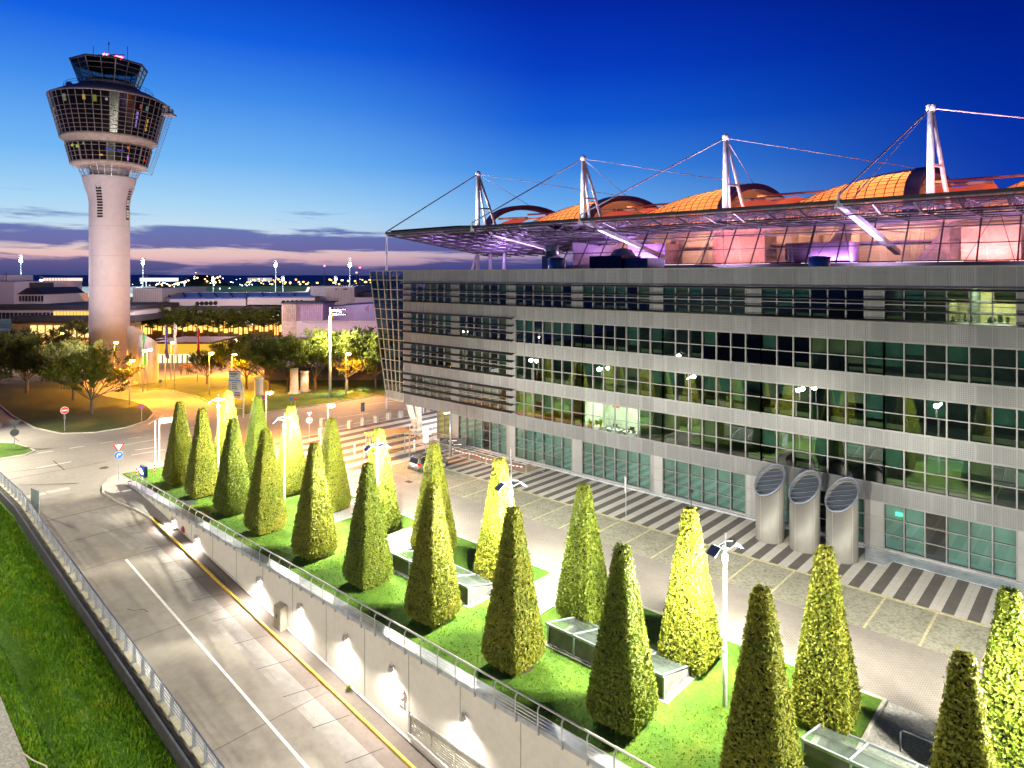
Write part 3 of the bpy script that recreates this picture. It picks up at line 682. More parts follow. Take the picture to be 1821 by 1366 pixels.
# ---------------------------------------------------------------- clipped hedge pyramids
def hedge_proto(seed, mat):
    r = random.Random(seed); root = thing('hedge_pyramid', '', 'hedge', (0, 0, 0), 'clipped hornbeam pyramids in the garden')
    prof = [(.10, .96), (.40, 1.10), (.75, 1.18), (1.05, 1.17), (7.60, .30), (7.84, .24)]
    def hw(z):
        for (a, ra), (b, rb) in zip(prof[:-1], prof[1:]):
            if z <= b: return ra+(rb-ra)*(z-a)/(b-a)
        return prof[-1][1]
    g = MB(); v = g.v; f = g.f
    core = [(z, h-.17) for z, h in prof]
    n0 = 0
    for z, h in core: v += [(-h, -h, z), (h, -h, z), (h, h, z), (-h, h, z)]
    for j in range(len(core)-1):
        for i in range(4): k = (i+1) % 4; f.append((j*4+i, j*4+k, j*4+4+k, j*4+4+i))
    f.append((20, 21, 22, 23)); f.append((3, 2, 1, 0))
    g.build('shaded_inner_foliage', m_inner, root); g = MB(); v = g.v; f = g.f
    N_ = 21000
    cnt = 0
    while cnt < N_:
        z = r.uniform(.14, 7.88); h = hw(z)
        if r.random() > h/1.18: continue
        side = r.randrange(4); t = r.uniform(-h, h); dep = r.gauss(0, .055)-.025
        if r.random() < .03: dep += r.uniform(.03, .12)
        if z > 7.6 and r.random() < .5:
            x, y, nrm = r.uniform(-h, h), r.uniform(-h, h), Vector((0, 0, 1)); z = 7.80+r.gauss(0, .06)
        else:
            # rounded corners
            cx = max(0, abs(t)-(h-.22)); dep2 = -cx*cx*.8
            a, b = t, h+dep+dep2
            x, y, nrm = ((a, -b, (0, -1, .15)), (b, a, (1, 0, .15)), (-a, b, (0, 1, .15)), (-b, -a, (-1, 0, .15)))[side]; nrm = Vector(nrm)
        nrm = (nrm+Vector((r.gauss(0, .45), r.gauss(0, .45), r.gauss(0, .45)))).normalized()
        e = nrm.orthogonal().normalized(); q = nrm.cross(e); ang = r.uniform(0, 6.283)
        e, q = e*math.cos(ang)+q*math.sin(ang), q*math.cos(ang)-e*math.sin(ang)
        L = r.uniform(.045, .092); Wd = L*.62; c = Vector((x, y, z)); k = len(v)
        v += [tuple(c-e*L), tuple(c+q*Wd+nrm*.015), tuple(c+e*L), tuple(c-q*Wd+nrm*.015)]; f.append((k, k+1, k+2, k+3)); cnt += 1
    g.build('crown', mat, root)
    MB().lathe([(.17, -.05), (.13, .25), (.11, .7)], (0, 0, 0), 8).build('trunk', m_trunk, root)
    g = MB(); n = 16; ring = []
    for i in range(n):
        a = 2*math.pi*i/n; rr_ = .98+r.uniform(-.12, .15); ring.append((rr_*math.cos(a), rr_*math.sin(a), .005))
    g.v = ring+[(.5*math.cos(2*math.pi*i/n), .5*math.sin(2*math.pi*i/n), .05+r.uniform(0, .03)) for i in range(n)]
    g.f = [(i, (i+1) % n, n+(i+1) % n, n+i) for i in range(n)]+[tuple(range(n, 2*n))]
    g.build('soil_patch', m_soil, root)
    return root
m_inner = M('shaded_twigs', (.018, .016, .006), .9, var=(6, .5))  # twig colour darkened to give shade in the leaf gaps
HP = [hedge_proto(1, m_hedge[0]), hedge_proto(2, m_hedge[1]), hedge_proto(3, m_hedge[0])]
used = [False]*3
front = [(-3.6, 25.4), (-10.1, 25.4), (-16.4, 25.4), (-22.9, 25.3), (-29.4, 25.5), (-35.9, 25.6), (-42.3, 25.6), (-49.2, 25.5), (-55.2, 25.7), (-61.3, 25.7), (-66.6, 25.8)]
back = [(-3.0, 31.4), (-9.6, 31.3), (-16.2, 31.4), (-22.9, 31.4), (-29.7, 31.5), (-36.2, 31.5), (-42.6, 31.4), (-49.4, 31.5), (-56.0, 31.5), (-62.6, 31.6), (-69.4, 31.8)]
for row, lst in ((0, front), (1, back)):
    for k, (x, y) in enumerate(lst):
        i = ((k*2+row) % 3) if row == 0 else ((k+1) % 3)
        nth = ('nearest', 'second nearest', 'third nearest', 'fourth nearest', 'fifth nearest', 'sixth nearest', 'seventh', 'eighth', 'ninth', 'tenth', 'eleventh and farthest')[k]
        lab = ('clipped hedge pyramid by the wall railing, %s of the front row' if row == 0 else 'clipped hedge pyramid beside the brick lane, %s of the back row') % nth
        place(HP[i], not used[i], (x, y, .09), math.radians(90*RND.randrange(4)+U(-3, 3)), (U(.97, 1.03), U(.97, 1.03), U(.98, 1.02)), lab); used[i] = True
# ---------------------------------------------------------------- reflector lamp posts of the garden
gl = thing('garden_lamp', '', 'street lamp', (0, 0, 0), 'reflector lamp posts in the hedge garden')
MB().lathe([(.11, 0), (.11, 2.6), (.085, 2.62), (.075, 7.1), (.05, 7.15), (.05, 8.0)], (0, 0, 0), 12).build('pole', m_pole, gl, True)
MB().lathe([(.13, 2.5), (.13, 2.64)], (0, 0, 0), 12).build('collar', m_steel, gl)
MB().lathe([(.10, 6.72), (.13, 6.75), (.13, 6.98), (.10, 7.0)], (0, 0, 0), 12).build('bulb', m_bulb, gl)
for s in (-1, 1):
    r_ = MB().hexa([(s*.08, -.22, 7.30), (s*.52, -.24, 7.48), (s*.52, .24, 7.48), (s*.08, .22, 7.30), (s*.08, -.22, 7.33), (s*.52, -.24, 7.51), (s*.52, .24, 7.51), (s*.08, .22, 7.33)]).build('reflector', m_mirror, gl)
    MB().hexa([(s*.95, -.27, 7.16), (s*.99, -.27, 7.18), (s*.99, .27, 7.18), (s*.95, .27, 7.16), (s*.54, -.27, 7.50), (s*.58, -.27, 7.53), (s*.58, .27, 7.53), (s*.54, .27, 7.50)]).build('reflector_wing', m_slate, gl)
    MB().bar((0, 0, 7.62), (s*.55, 0, 7.52), .05).build('arm', m_steel, gl)
LX = [13.4, 0.2, -13.4, -26.9, -40.2, -53.6, -66.6]
GLAMP = []
for k, x in enumerate(LX):
    lab = ('reflector lamp post outside the frame at the near end of the garden', 'reflector lamp post just past the nearest hedge pyramid', 'tall reflector lamp post nearest the camera, standing on the lawn', 'reflector lamp post between the back hedges, second nearest in view', 'reflector lamp post opposite the parked car, third in view', 'reflector lamp post near the give way sign, fourth in view', 'reflector lamp post at the junction end of the garden, farthest in view')[k]
    yy = 29.4 if k < 3 else 29.5
    place(gl, k == 0, (x, yy, .08), math.radians(72+U(-8, 8)), None, lab); GLAMP.append((x, yy))
    for s in (-.75, .75):
        lamp('POINT', (x+.12, yy+s, 6.95), 2900, (1, .95, .76), None, .22, name='garden_lamp_light')
        lamp('SPOT', (x+.2, yy+s*1.1, 7.0), 2600, (1, .95, .76), None, .22, 128, .5, (0, 0, -1), 'garden_lamp_spot')
        lamp('SPOT', (x-.12, yy+s*1.2, 7.0), 12500 if s < 0 else 6500, (1, .95, .76), None, .22, 125, .5, (-1, -.30 if s < 0 else .35, -.62), 'garden_lamp_spot')
        lamp('SPOT', (x+s*.2, yy+.95, 7.02), 5200, (1, .95, .80), None, .22, 112, .5, (s*.6, 1.25, -1.1), 'garden_lamp_spot')
# ---------------------------------------------------------------- glass shelters over the light wells
def shelter(x0, x1, lab):
    t = thing('glass_shelter', lab, 'shelter', (x0, 28, .08), 'glass roofed light wells in the garden')
    y0, y1, zf, zb = 27.9, 30.3, 1.25, .60; n = 4; st = (x1-x0)/n
    MB().box(x0-.25, x1+.3, y0-.25, y1+.25, .0, .12).build('base_slab', M('slab_grey', (.20, .195, .185), .8, var=(3, .3)), t)
    MB().box(x0, x1, y0+.02, y1-.02, .121, .14).build('well_floor', M('well_dark', (.05, .055, .055), .8), t)
    def zr(y): return zf+(zb-zf)*(y-y0)/(y1-y0)
    for k in range(n):
        a = x0+st*k+.04; b = x0+st*(k+1)-.04
        MB().quad((a, y0-.15, zr(y0-.15)), (b, y0-.15, zr(y0-.15)), (b, y1, zr(y1)), (a, y1, zr(y1))).build('roof_pane', m_frost, t)
        MB().quad((a, y0, .15), (b, y0, .15), (b, y0, zf-.06), (a, y0, zf-.06)).build('side_pane', M('well_glass', (.15, .15, .155), .6, .0, spec=.08), t)
    for k in range(n+1):
        x = x0+st*k
        p = MB(); p.bar((x, y0-.04, .12), (x, y0-.04, zf-.04), .08); p.build('post', m_galv, t)
        MB().bar((x, y0-.2, zr(y0-.2)+.02), (x, y1+.05, zr(y1)+.02), .07, .06).build('rafter', m_galv, t)
    g = MB(); g.bar((x0-.05, y0-.16, zf+.0), (x1+.05, y0-.16, zf+.0), .09, .12); g.build('front_beam', m_galv, t)
    MB().bar((x0-.05, y1+.03, zb), (x1+.05, y1+.03, zb), .07, .1).build('rear_beam', m_galv, t)
    MB().bar((x1, y1, .12), (x1, y1, zb), .06).build('post', m_galv, t)
    MB().bar((x1+.01, y0, .18), (x1+.01, y1, .5), .03).build('brace', m_galv, t)
    MB().quad((x1+.02, y0+.05, .13), (x1+.02, y1-.05, .13), (x1+.02, y1-.05, zb-.06), (x1+.02, y0+.05, zf-.08)).build('end_pane', M('well_glass_end', (.14, .14, .145), .6, spec=.08), t)
shelter(-36.3, -28.9, 'glass roofed light well shelter opposite the parking lane, second from the camera')
shelter(-22.7, -15.7, 'glass roofed light well shelter nearest the tall lawn lamp post')
shelter(-9.4, -2.2, 'glass roofed light well shelter at the near edge of the garden, partly cut off')
for k, (x, y, lab) in enumerate(((-5.6, 31.6, 'bent steel hand rail hoop on gravel beside the nearest shelter'), (-29.3, 31.2, 'bent steel hand rail hoop on gravel behind the second shelter'))):
    t = thing('handrail_hoop', lab, 'handrail', (x, y, 0))
    MB().path([(x-1.1, y, 0), (x-1.1, y, .85), (x-1.0, y, .95), (x+1.0, y, .95), (x+1.1, y, .85), (x+1.1, y, 0)], .035, 8).build('hoop', m_galv, t, True)
tag(MB().box(-47.2, -45.2, 23.9, 25.3, .07, .10).build('access_cover', M('cover_plate', (.06, .065, .075), .5, .2)), 'dark rectangular access cover in the lawn by the wall railing', 'access cover') if False else None
c = G(330, 892, .09); tag(MB().box(c.x-1.3, c.x+1.3, c.y-.55, c.y+.55, .07, .11).build('access_cover', M('cover_plate', (.06, .065, .075), .5, .2)), 'dark rectangular access cover in the lawn near the junction', 'access cover')

# unseen lamp posts added to brighten hedges, ramp, bank and junction
for k, (x, y) in enumerate(((-56, 1.5), (-34, 1.0), (-13, 1.0), (8, 4), (-99, 13), (-83, 8.5))):
    z0 = bank_z(x, 6) if x > -71 else 0
    place(gl, False, (x, y, z0-.3), U(0, 3), (1, 1, 1.25), 'unseen reflector lamp post added for light on the near side of the grass bank')
    if k < 4: lamp('POINT', (x, y+.9, z0+8.6), 6400, (1, .90, .66), None, .35, name='added_street_fill')
    else: lamp('SPOT', (x, y+.9, z0+8.6), 17000, (1, .90, .68), None, .35, 130, .5, (.35, .45, -1.2), 'added_street_fill')
# ---------------------------------------------------------------- the office building
FY = 53.7; BAY = 1.282
def mx(i): return -27.82+BAY*i
XL, XRT = mx(-31), mx(36)
ob = thing('office_building', 'long five storey office block with perforated grey panels and reflecting window bands', 'building', (-27.8, 60, 0))
PZ = [('parapet', 19.18, 20.6, -31), ('spandrel', 15.25, 16.64, -31), ('spandrel', 11.40, 12.72, -31), ('spandrel', 7.60, 8.80, -31), ('spandrel', 3.55, 4.85, -31)]
for nm, z0, z1, i0 in PZ:
    g = MB().box(mx(i0), XRT, FY, FY+.16, z0, z1)
    o = g.build(nm, m_panel, ob)
    fr = MB()
    for i in range(i0, 37): fr.box(mx(i)-.028, mx(i)+.028, FY-.022, FY-.001, z0+.01, z1-.01)
    fr.box(XL, XRT, FY-.03, FY-.002, z0, z0+.05); fr.box(XL, XRT, FY-.03, FY-.002, z1-.05, z1)
    fr.build('panel_joint', m_frame, o)
MB().box(mx(-31)-3.4, XRT, FY-.08, FY+.5, 20.6, 20.68).build('parapet_cap', m_frame, ob)
MB().box(mx(-26), XRT, FY-.06, FY+.14, .0, .26).build('plinth', m_plain, ob)
MB().box(mx(-26), XRT, FY-.35, FY-.06, .0, .14).build('base_step', m_coping, ob)
ROWS = [(16.64, 19.18, 2), (12.72, 15.25, 2), (8.80, 11.40, 2), (4.85, 7.60, 2), (.26, 3.55, 3)]
def window(i0, i1, z0, z1, rows, ground=False, lit=()):
    g = MB(); gy = FY+.075
    fr = MB()
    for i in range(i0, i1):
        for j in range(rows):
            a = z0+(z1-z0)*j/rows; b = z0+(z1-z0)*(j+1)/rows; t1, t2, t3 = U(-.004, .004), U(-.004, .004), U(-.004, .004)
            g.quad((mx(i)+.03, gy+t1, a+.03), (mx(i+1)-.03, gy+t2, a+.03), (mx(i+1)-.03, gy+t3, b-.03), (mx(i)+.03, gy+t1+t3-t2, b-.03))
    w = g.build('window', m_gglass if ground else m_glass, ob)
    for i in range(i0, i1+1): fr.box(mx(i)-.045, mx(i)+.045, FY-.028, FY+.11, z0+.001, z1-.001)
    for j in range(rows+1):
        z = z0+(z1-z0)*j/rows; z = min(max(z, z0+.035), z1-.035)
        for i in range(i0, i1): fr.box(mx(i)+.046, mx(i+1)-.046, FY-.022, FY+.11, z-.034, z+.034)
    fr.build('frame', m_frame, w)
    bl = MB(); bl2 = MB()
    for i in range(i0, i1):
        if i in lit: continue
        yb = FY+.30
        if ground:
            if U(0, 1) < .85: bl.quad((mx(i)+.06, yb, z0+.05), (mx(i+1)-.06, yb, z0+.05), (mx(i+1)-.06, yb, z1-.05), (mx(i)+.06, yb, z1-.05))
        else:
            r = U(0, 1)
            if r < .55:
                drop = RND.choice((.35, .5, .5, .5, .72)); tgt = bl if r < .34 else bl2
                tgt.quad((mx(i)+.06, yb, z1-(z1-z0)*drop), (mx(i+1)-.06, yb, z1-(z1-z0)*drop), (mx(i+1)-.06, yb, z1-.03), (mx(i)+.06, yb, z1-.03))
            bl2.box(mx(i)+.1, mx(i+1)-.1, yb+.1, yb+.2, z0+.05, z0+.45) if U(0, 1) < .55 else None
    if bl.f: bl.build('blind', m_blindc if ground else m_blindg, w)
    if bl2.f: bl2.build('blind', m_blindt, w)
    return w
def infill(i, z0, z1, mat=m_panel, ground=False):
    g = MB().box(mx(i), mx(i+1), FY+.001, FY+.13, z0+.001, z1-.001)
    o = g.build('infill_panel', mat, ob)
    fr = MB()
    for x in (mx(i), mx(i+1)): fr.box(x-.028, x+.028, FY-.02, FY, z0+.01, z1-.01)
    for k in range(1, 3 if not ground else 3): z = z0+(z1-z0)*k/3; fr.box(mx(i)+.03, mx(i+1)-.03, FY-.012, FY, z-.012, z+.012)
    fr.build('panel_joint', m_frame, o)
LITROOM = (-9, -4)
for r, (z0, z1, n) in enumerate(ROWS):
    for p in range(-31, 36, 7):
        a, b = p+1, min(p+7, 36)
        if r in (1, 2, 3) and p >= -17: b = min(p+8, 36)
        if r == 4 and p < -24: continue
        lit = range(-9, -4) if r == 3 else (range(15, 18) if r == 0 else ())
        window(a, b, z0, z1, n, r == 4, lit)
        if r == 0 or r == 4 or p <= -17: infill(p, z0, z1, m_panel if r < 4 else m_plain, r == 4)
# first ground bay: yellow glazed lobby
w = MB().quad((mx(-26)+.05, FY+.08, .3), (mx(-24)-.05, FY+.08, .3), (mx(-24)-.05, FY+.08, 3.5), (mx(-26)+.05, FY+.08, 3.5)).build('window', m_gglass, ob)
g = MB()
for x in (mx(-26)+.04, mx(-25), mx(-24)-.04): g.box(x-.03, x+.03, FY+.0, FY+.12, .27, 3.54)
g.build('frame', m_frame, w)
MB().quad((mx(-26)+.1, FY+.35, .3), (mx(-24)-.1, FY+.35, .3), (mx(-24)-.1, FY+.35, 3.5), (mx(-26)+.1, FY+.35, 3.5)).build('curtain', M('ochre_curtain', (.40, .30, .07), .8, var=(.8, .3)), w)
# interior
g = MB()
for z in (3.95, 8.0, 11.9, 15.8, 19.6):
    g.box(XL, XRT, FY+.17, FY+7, z, z+.3)
g.build('floor_slab', m_room, ob)
MB().box(mx(-26), XRT, FY+7.01, FY+7.2, .0, 19.9).build('corridor_partition', m_room, ob)
g = MB()
for i in range(-28, 36, 4):
    for z0, z1 in ((4.26, 7.99), (8.31, 11.89), (12.21, 15.79), (16.11, 19.59)):
        if U(0, 1) < .6: g.box(mx(i)-.05, mx(i)+.05, FY+.5, FY+7, z0, z1)
g.build('room_partition', m_room, ob)
MB().box(XL, XRT, FY+.51, FY+17, 19.91, 20.05).build('roof_deck', m_roofdark, ob)
MB().box(mx(-26), mx(-26)+.2, FY+.17, FY+17, 0, 3.9).build('ground_end_wall', m_plain, ob)
MB().box(-74.2, XRT, FY+16.6, FY+17, 4, 19.9).build('rear_wall', m_plain, ob)
MB().box(-71.0, mx(-26)+.01, FY+.2, FY+16.5, 3.70, 3.94).build('soffit', M('soffit_pale', (.5, .47, .44), .6), ob)
lamp('AREA', (-65.5, 61, 3.65), 1500, (1, .94, .92), None, aim=(0, 0, -1), name='added_soffit_light', area=(7, 9))  # light added under the overhang, no fitting built
# lit rooms
def litroom(i0, i1, z0, z1, wallm, power, col):
    a, b = mx(i0)+.06, mx(i1)-.06
    g = MB(); g.box(a, b, FY+4.6, FY+4.7, z0, z1); g.box(a-.05, a, FY+.4, FY+4.7, z0, z1); g.box(b, b+.05, FY+.4, FY+4.7, z0, z1); g.box(a, b, FY+.4, FY+4.6, z1-.06, z1-.02)
    g.build('room_lining', wallm, ob)
    c = MB()
    for k in range(2): x = a+(b-a)*(k+.5)/2; c.box(x-.6, x+.6, FY+1.8, FY+2.1, z1-.13, z1-.07)
    c.build('ceiling_light', EM('office_tube', (1, .97, .80), 14), ob)
    lamp('AREA', ((a+b)/2, FY+2.2, z1-.25), power, col, None, aim=(0, 0, -1), name='office_light', area=((b-a)*.8, 1.6))
litroom(-9, -4, 4.26, 7.95, m_roomlit, 1100, (1, .97, .80))
litroom(15, 18, 16.11, 19.55, M('office_wall_yellow', (.60, .52, .24), .8, var=(1.2, .4)), 620, (1, .94, .70))
for k, i in enumerate((-8.3, -6.6, -5.1)):
    d = thing('office_desk', ('cluttered desk in the lit office, under the red poster', 'cluttered desk in the middle of the lit office', 'cluttered desk with screens at the right end of the lit office')[k], 'desk', (mx(i), FY+1.2, 4.26), 'desks in the lit office')
    x = mx(i); MB().box(x-.75, x+.75, FY+.7, FY+1.5, 4.98, 5.02).build('desk_top', m_signwhite, d)
    g = MB()
    for sx in (-.68, .68): g.box(x+sx-.03, x+sx+.03, FY+.75, FY+1.45, 4.26, 4.979)
    g.build('leg', m_frame, d)
    g = MB()
    for j in range(9): a = x+U(-.7, .6); y = FY+U(.75, 1.35); h = U(.03, .35); g.box(a, a+U(.06, .25), y, y+.12, 5.021, 5.02+h)
    g.build('papers', M('desk_clutter_%d' % k, ((.6, .5, .1), (.3, .35, .2), (.5, .2, .1))[k], .7, var=(6, .7)), d)
    g = MB().box(x-.2, x+.3, FY+1.15, FY+1.19, 5.15, 5.5); g.box(x, x+.1, FY+1.16, FY+1.2, 5.021, 5.16); g.build('screen', m_ink, d)
for k, i in enumerate((15.6, 17.1)):
    d = thing('office_desk', ('desk with papers in the yellow lit top floor room, left one', 'desk with papers in the yellow lit top floor room, right one')[k], 'desk', (mx(i), FY+1.2, 16.11), 'desks in the yellow room')
    x = mx(i); MB().box(x-.7, x+.7, FY+.6, FY+1.4, 16.82, 16.87).build('desk_top', m_signwhite, d)
    g = MB(); [g.box(x+sx-.03, x+sx+.03, FY+.65, FY+1.35, 16.11, 16.819) for sx in (-.62, .62)]; g.build('leg', m_frame, d)
    g = MB()
    for j in range(9): a = x+U(-.65, .5); y = FY+U(.65, 1.2); g.box(a, a+U(.06, .3), y, y+.12, 16.871, 16.9+U(.05, .5))
    g.build('papers', M('yellow_room_clutter_%d' % k, ((.5, .5, .45), (.2, .28, .1))[k], .7, var=(6, .7)), d)
    MB().quad((mx(15+2*k)+.05, FY+.35, 18.35), (mx(16+2*k)-.05, FY+.35, 18.35), (mx(16+2*k)-.05, FY+.35, 19.1), (mx(15+2*k)+.05, FY+.35, 19.1)).build('blind', m_blindt, ob)
rp = MB().box(mx(-8)-.7, mx(-8)+.1, FY+4.54, FY+4.59, 6.3, 7.5); tag(rp.build('wall_poster', m_signred), 'red poster on the back wall of the lit office', 'poster')
for k, i in enumerate((-8.6, -7.6)):
    pt = thing('pot_plant', ('leafy pot plant at the left window of the lit office', 'taller leafy pot plant beside the red poster in the lit office')[k], 'plant', (mx(i), FY+.6, 5.0))
    x = mx(i); MB().lathe([(.10, 4.86), (.14, 5.12)], (x, FY+.6, 0), 10).build('pot', m_orange, pt)
    g = MB()
    for j in range(40):
        a = U(0, 6.28); r = U(.15, .5); p = Vector((x, FY+.6, 5.1)); q = p+Vector((r*math.cos(a), r*.4*math.sin(a), U(.2, .8+.3*k))); sd = Vector((-math.sin(a), .2, .1))*.05
        g.quad(p, (p+q)/2+sd, q, (p+q)/2-sd)
    g.build('leaves', m_hedge[1], pt)
for z1 in (7.9, 11.8, 15.7, 19.5):
    for k_ in range(3): lamp('AREA', (-58+26*k_+U(-4, 4), FY+4.5, z1-.1), 120, (1, .93, .75), None, aim=(0, 0, -1), name='added_room_fill', area=(9, .4))  # dim lights added inside to give the rooms depth
# green exit light inside the ground floor
ex = thing('exit_sign', 'small glowing green exit sign behind the ground floor glass right of the ventilation tubes', 'sign', (mx(12.7), FY+.22, 2.95))
MB().box(mx(12.55), mx(12.9), FY+.16, FY+.20, 2.78, 3.0).build('panel', EM('exit_green', (.05, 1, .35), 6), ex)
# sunshade bars
def shade(i0, i1, zs):
    for z in zs:
        g = MB(); g.hexa([(mx(i0), FY-.62, z-.03), (mx(i1), FY-.62, z-.03), (mx(i1), FY-.20, z+.10), (mx(i0), FY-.20, z+.10), (mx(i0), FY-.62, z+.02), (mx(i1), FY-.62, z+.02), (mx(i1), FY-.20, z+.14), (mx(i0), FY-.20, z+.14)])
        o = g.build('sunshade_bar', m_shade, ob)
        b = MB()
        for i in range(i0, i1, 1): b.box(mx(i)-.02, mx(i)+.02, FY-.45, FY-.023, z+.0, z+.03)
        b.build('bracket', m_shade, o)
shade(-31, 36, (16.72, 17.45, 18.2, 18.95))
for zb in (12.72, 8.85, 4.95): shade(-31, -16, (zb+.15, zb+.95, zb+1.75, zb+2.55))
# the leaning glass prow at the far end
def prow_x(z): return -71.2-(z-4.0)/16.6*3.75
rows = [4.0, 4.9, 6.25, 7.6, 8.95, 10.3, 11.6, 12.95, 14.25, 15.55, 16.85, 18.15, 19.4, 20.6]
nc = 5; g = MB(); fr = MB(); pan = MB()
for j in range(len(rows)-1):
    a, b = rows[j], rows[j+1]
    for i in range(nc):
        def X(z, k): return prow_x(z)+(XL-prow_x(z))*k/nc
        q = ((X(a, i), FY+.05, a), (X(a, i+1), FY+.05, a), (X(b, i+1), FY+.05, b), (X(b, i), FY+.05, b))
        (pan if j == 0 else g).quad(*q)
for z in rows: fr.bar((prow_x(z), FY+.02, z), (XL, FY+.02, z), .09, .09)
for i in range(nc+1): fr.bar((X(4.0, i), FY+.02, 4.0), (X(20.6, i), FY+.02, 20.6), .09, .09)
o = g.build('prow_window', m_glass, ob); fr.build('frame', M('prow_frame', (.45, .40, .33), .4, .4), o)
pan.build('prow_panel', m_plain, ob)
g = MB(); g.quad((prow_x(4.0), FY+.1, 4.0), (prow_x(20.6), FY+.1, 20.6), (prow_x(20.6), FY+16.5, 20.6), (prow_x(4.0), FY+16.5, 4.0)); g.build('end_window', m_glass, ob)
g = MB()
for z in (7.9, 11.9, 15.8, 19.6): g.box(prow_x(z)+.3, XL, FY+.3, FY+6, z, z+.25)
g.build('prow_slab', m_room, ob)
MB().box(-68.5, -68.3, FY+6.05, FY+16, 4.2, 19.8).build('prow_partition', m_room, ob)
for k, (bx, tx) in enumerate(((-68.2, -69.8), (-67.4, -67.6))):
    MB().tube((bx, 56.2, 0), (tx, 56.0, 3.72), .34, .42, n=16).build('column', M('column_white', (.62, .60, .56), .5), ob, True)
# paved ramp slabs along the foot
tag(MB().hexa([(mx(12.5), 52.2, .02), (mx(22), 51.9, .02), (mx(22.2), 53.3, .02), (mx(11.9), 53.3, .02), (mx(12.5), 52.2, .05), (mx(22), 51.9, .05), (mx(22.2), 53.3, .15), (mx(11.9), 53.3, .15)]).build('entrance_slab', m_coping), 'pale grey sloping slab at the foot of the facade right of the tubes', 'slab')
tag(MB().hexa([(-13.0, 51.0, .02), (-11.8, 51.0, .02), (-11.2, 53.3, .02), (-13.6, 53.3, .02), (-13.0, 51.0, .06), (-11.8, 51.0, .06), (-11.2, 53.3, .13), (-13.6, 53.3, .13)]).build('entrance_slab', m_coping), 'narrow grey slab beside the third ventilation tube', 'slab')
# ventilation tubes
VT = []
for k, x in enumerate((-19.45, -16.9, -14.35)):
    t = thing('ventilation_tube', ('fat pale ventilation tube with slanted louvred mouth, farthest of three', 'fat pale ventilation tube with slanted louvred mouth, middle of three', 'fat pale ventilation tube with slanted louvred mouth, nearest of three')[k], 'vent', (x, 50.5, 0), 'ventilation tubes in front of the office')
    r = 1.03; n = 40; zc = 4.5; al = math.radians(-18)
    def top(a): return zc+1.0*(math.sin(a)*math.cos(al)+math.cos(a)*math.sin(al)*-1.0)
    g = MB()
    for i in range(n):
        a = 2*math.pi*i/n; g.v.append((x+r*math.cos(a), 50.5+r*math.sin(a), .0))
    for i in range(n):
        a = 2*math.pi*i/n; g.v.append((x+r*math.cos(a), 50.5+r*math.sin(a), top(a)))
    for i in range(n):
        a = 2*math.pi*i/n; g.v.append((x+(r-.07)*math.cos(a), 50.5+(r-.07)*math.sin(a), top(a)-.03))
    for i in range(n):
        a = 2*math.pi*i/n; g.v.append((x+(r-.07)*math.cos(a), 50.5+(r-.07)*math.sin(a), 3.0))
    for i in range(n):
        q = (i+1) % n
        g.f += [(i, q, n+q, n+i), (n+i, n+q, 2*n+q, 2*n+i), (2*n+i, 2*n+q, 3*n+q, 3*n+i)]
    g.f.append(tuple(range(3*n, 4*n)))
    g.build('shaft', m_duct, t, True)
    g = MB(); ring = [(x+(r+.03)*math.cos(2*math.pi*i/n), 50.5+(r+.03)*math.sin(2*math.pi*i/n), top(2*math.pi*i/n)+.02) for i in range(n+1)]
    g.path(ring, .075, 6); g.build('rim', m_louvre, t, True)
    ux = Vector((1, 0, math.tan(math.asin(0))*0)); g = MB()
    # slats across the mouth
    e1 = Vector((math.cos(al), -math.sin(al)*0, -math.sin(al)*1.0)); 
    for j in range(-3, 4):
        s = j/3.5*r; hl = math.sqrt(max(.02, r*r-s*s))-.06
        c0 = Vector((x-hl, 50.5+s, 0)); c1 = Vector((x+hl, 50.5+s, 0))
        def tz(p): return zc+1.0*((p.y-50.5)/r*math.cos(al)-(p.x-x)/r*math.sin(al))
        c0.z = tz(c0)-.06; c1.z = tz(c1)-.06
        sl = Vector((0, .16, -.02)); g.hexa([c0-sl, c1-sl, c1+sl, c0+sl, c0-sl+Vector((0, -.01, .03)), c1-sl+Vector((0, -.01, .03)), c1+sl+Vector((0, 0, .03)), c0+sl+Vector((0, 0, .03))])
    g.build('louvre', m_louvre, t)
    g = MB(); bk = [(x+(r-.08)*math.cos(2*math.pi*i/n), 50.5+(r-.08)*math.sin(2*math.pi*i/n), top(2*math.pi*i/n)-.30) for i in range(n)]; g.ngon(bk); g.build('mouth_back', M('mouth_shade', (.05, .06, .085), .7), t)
    g = MB()
    for a in (-1.9, -.6): g.bar((x+(r+.002)*math.cos(a), 50.5+(r+.002)*math.sin(a), .1), (x+(r+.002)*math.cos(a), 50.5+(r+.002)*math.sin(a), top(a)-.1), .012)
    g.build('seam', M('seam_grey', (.36, .34, .31), .6), t)
# roof fittings
def rooftank(px, yp, r, z0, z1, lab, mat=m_steel):
    x = WX(px, yp); t = thing('roof_vent', lab, 'roof vent', (x, yp, z0))
    MB().lathe([(r, z0), (r, z1)], (x, yp, 0), 20).build('drum', mat, t, True); MB().lathe([(r+.05, z1), (r+.05, z1+.08), (r*.5, z1+.18)], (x, yp, 0), 20).build('cap', mat, t, True)
rooftank(990, 60, 1.0, 20.05, 21.9, 'dark steel roof vent drum beside the tall grey roof duct')
rooftank(1457, 58.5, .85, 20.05, 21.45, 'shiny steel roof vent drum on the right half of the office roof')
x = WX(979, 61); t = thing('roof_duct', 'tall pale square roof duct with a round cap on the office roof', 'roof vent', (x, 61, 20))
MB().box(x-1.0, x+.7, 60.6, 62, 20.05, 22.3).build('casing', m_pale, t); MB().lathe([(.8, 22.3), (.85, 23.6), (.3, 23.7)], (x, 61.2, 0), 14).build('cap', m_steel, t, True)
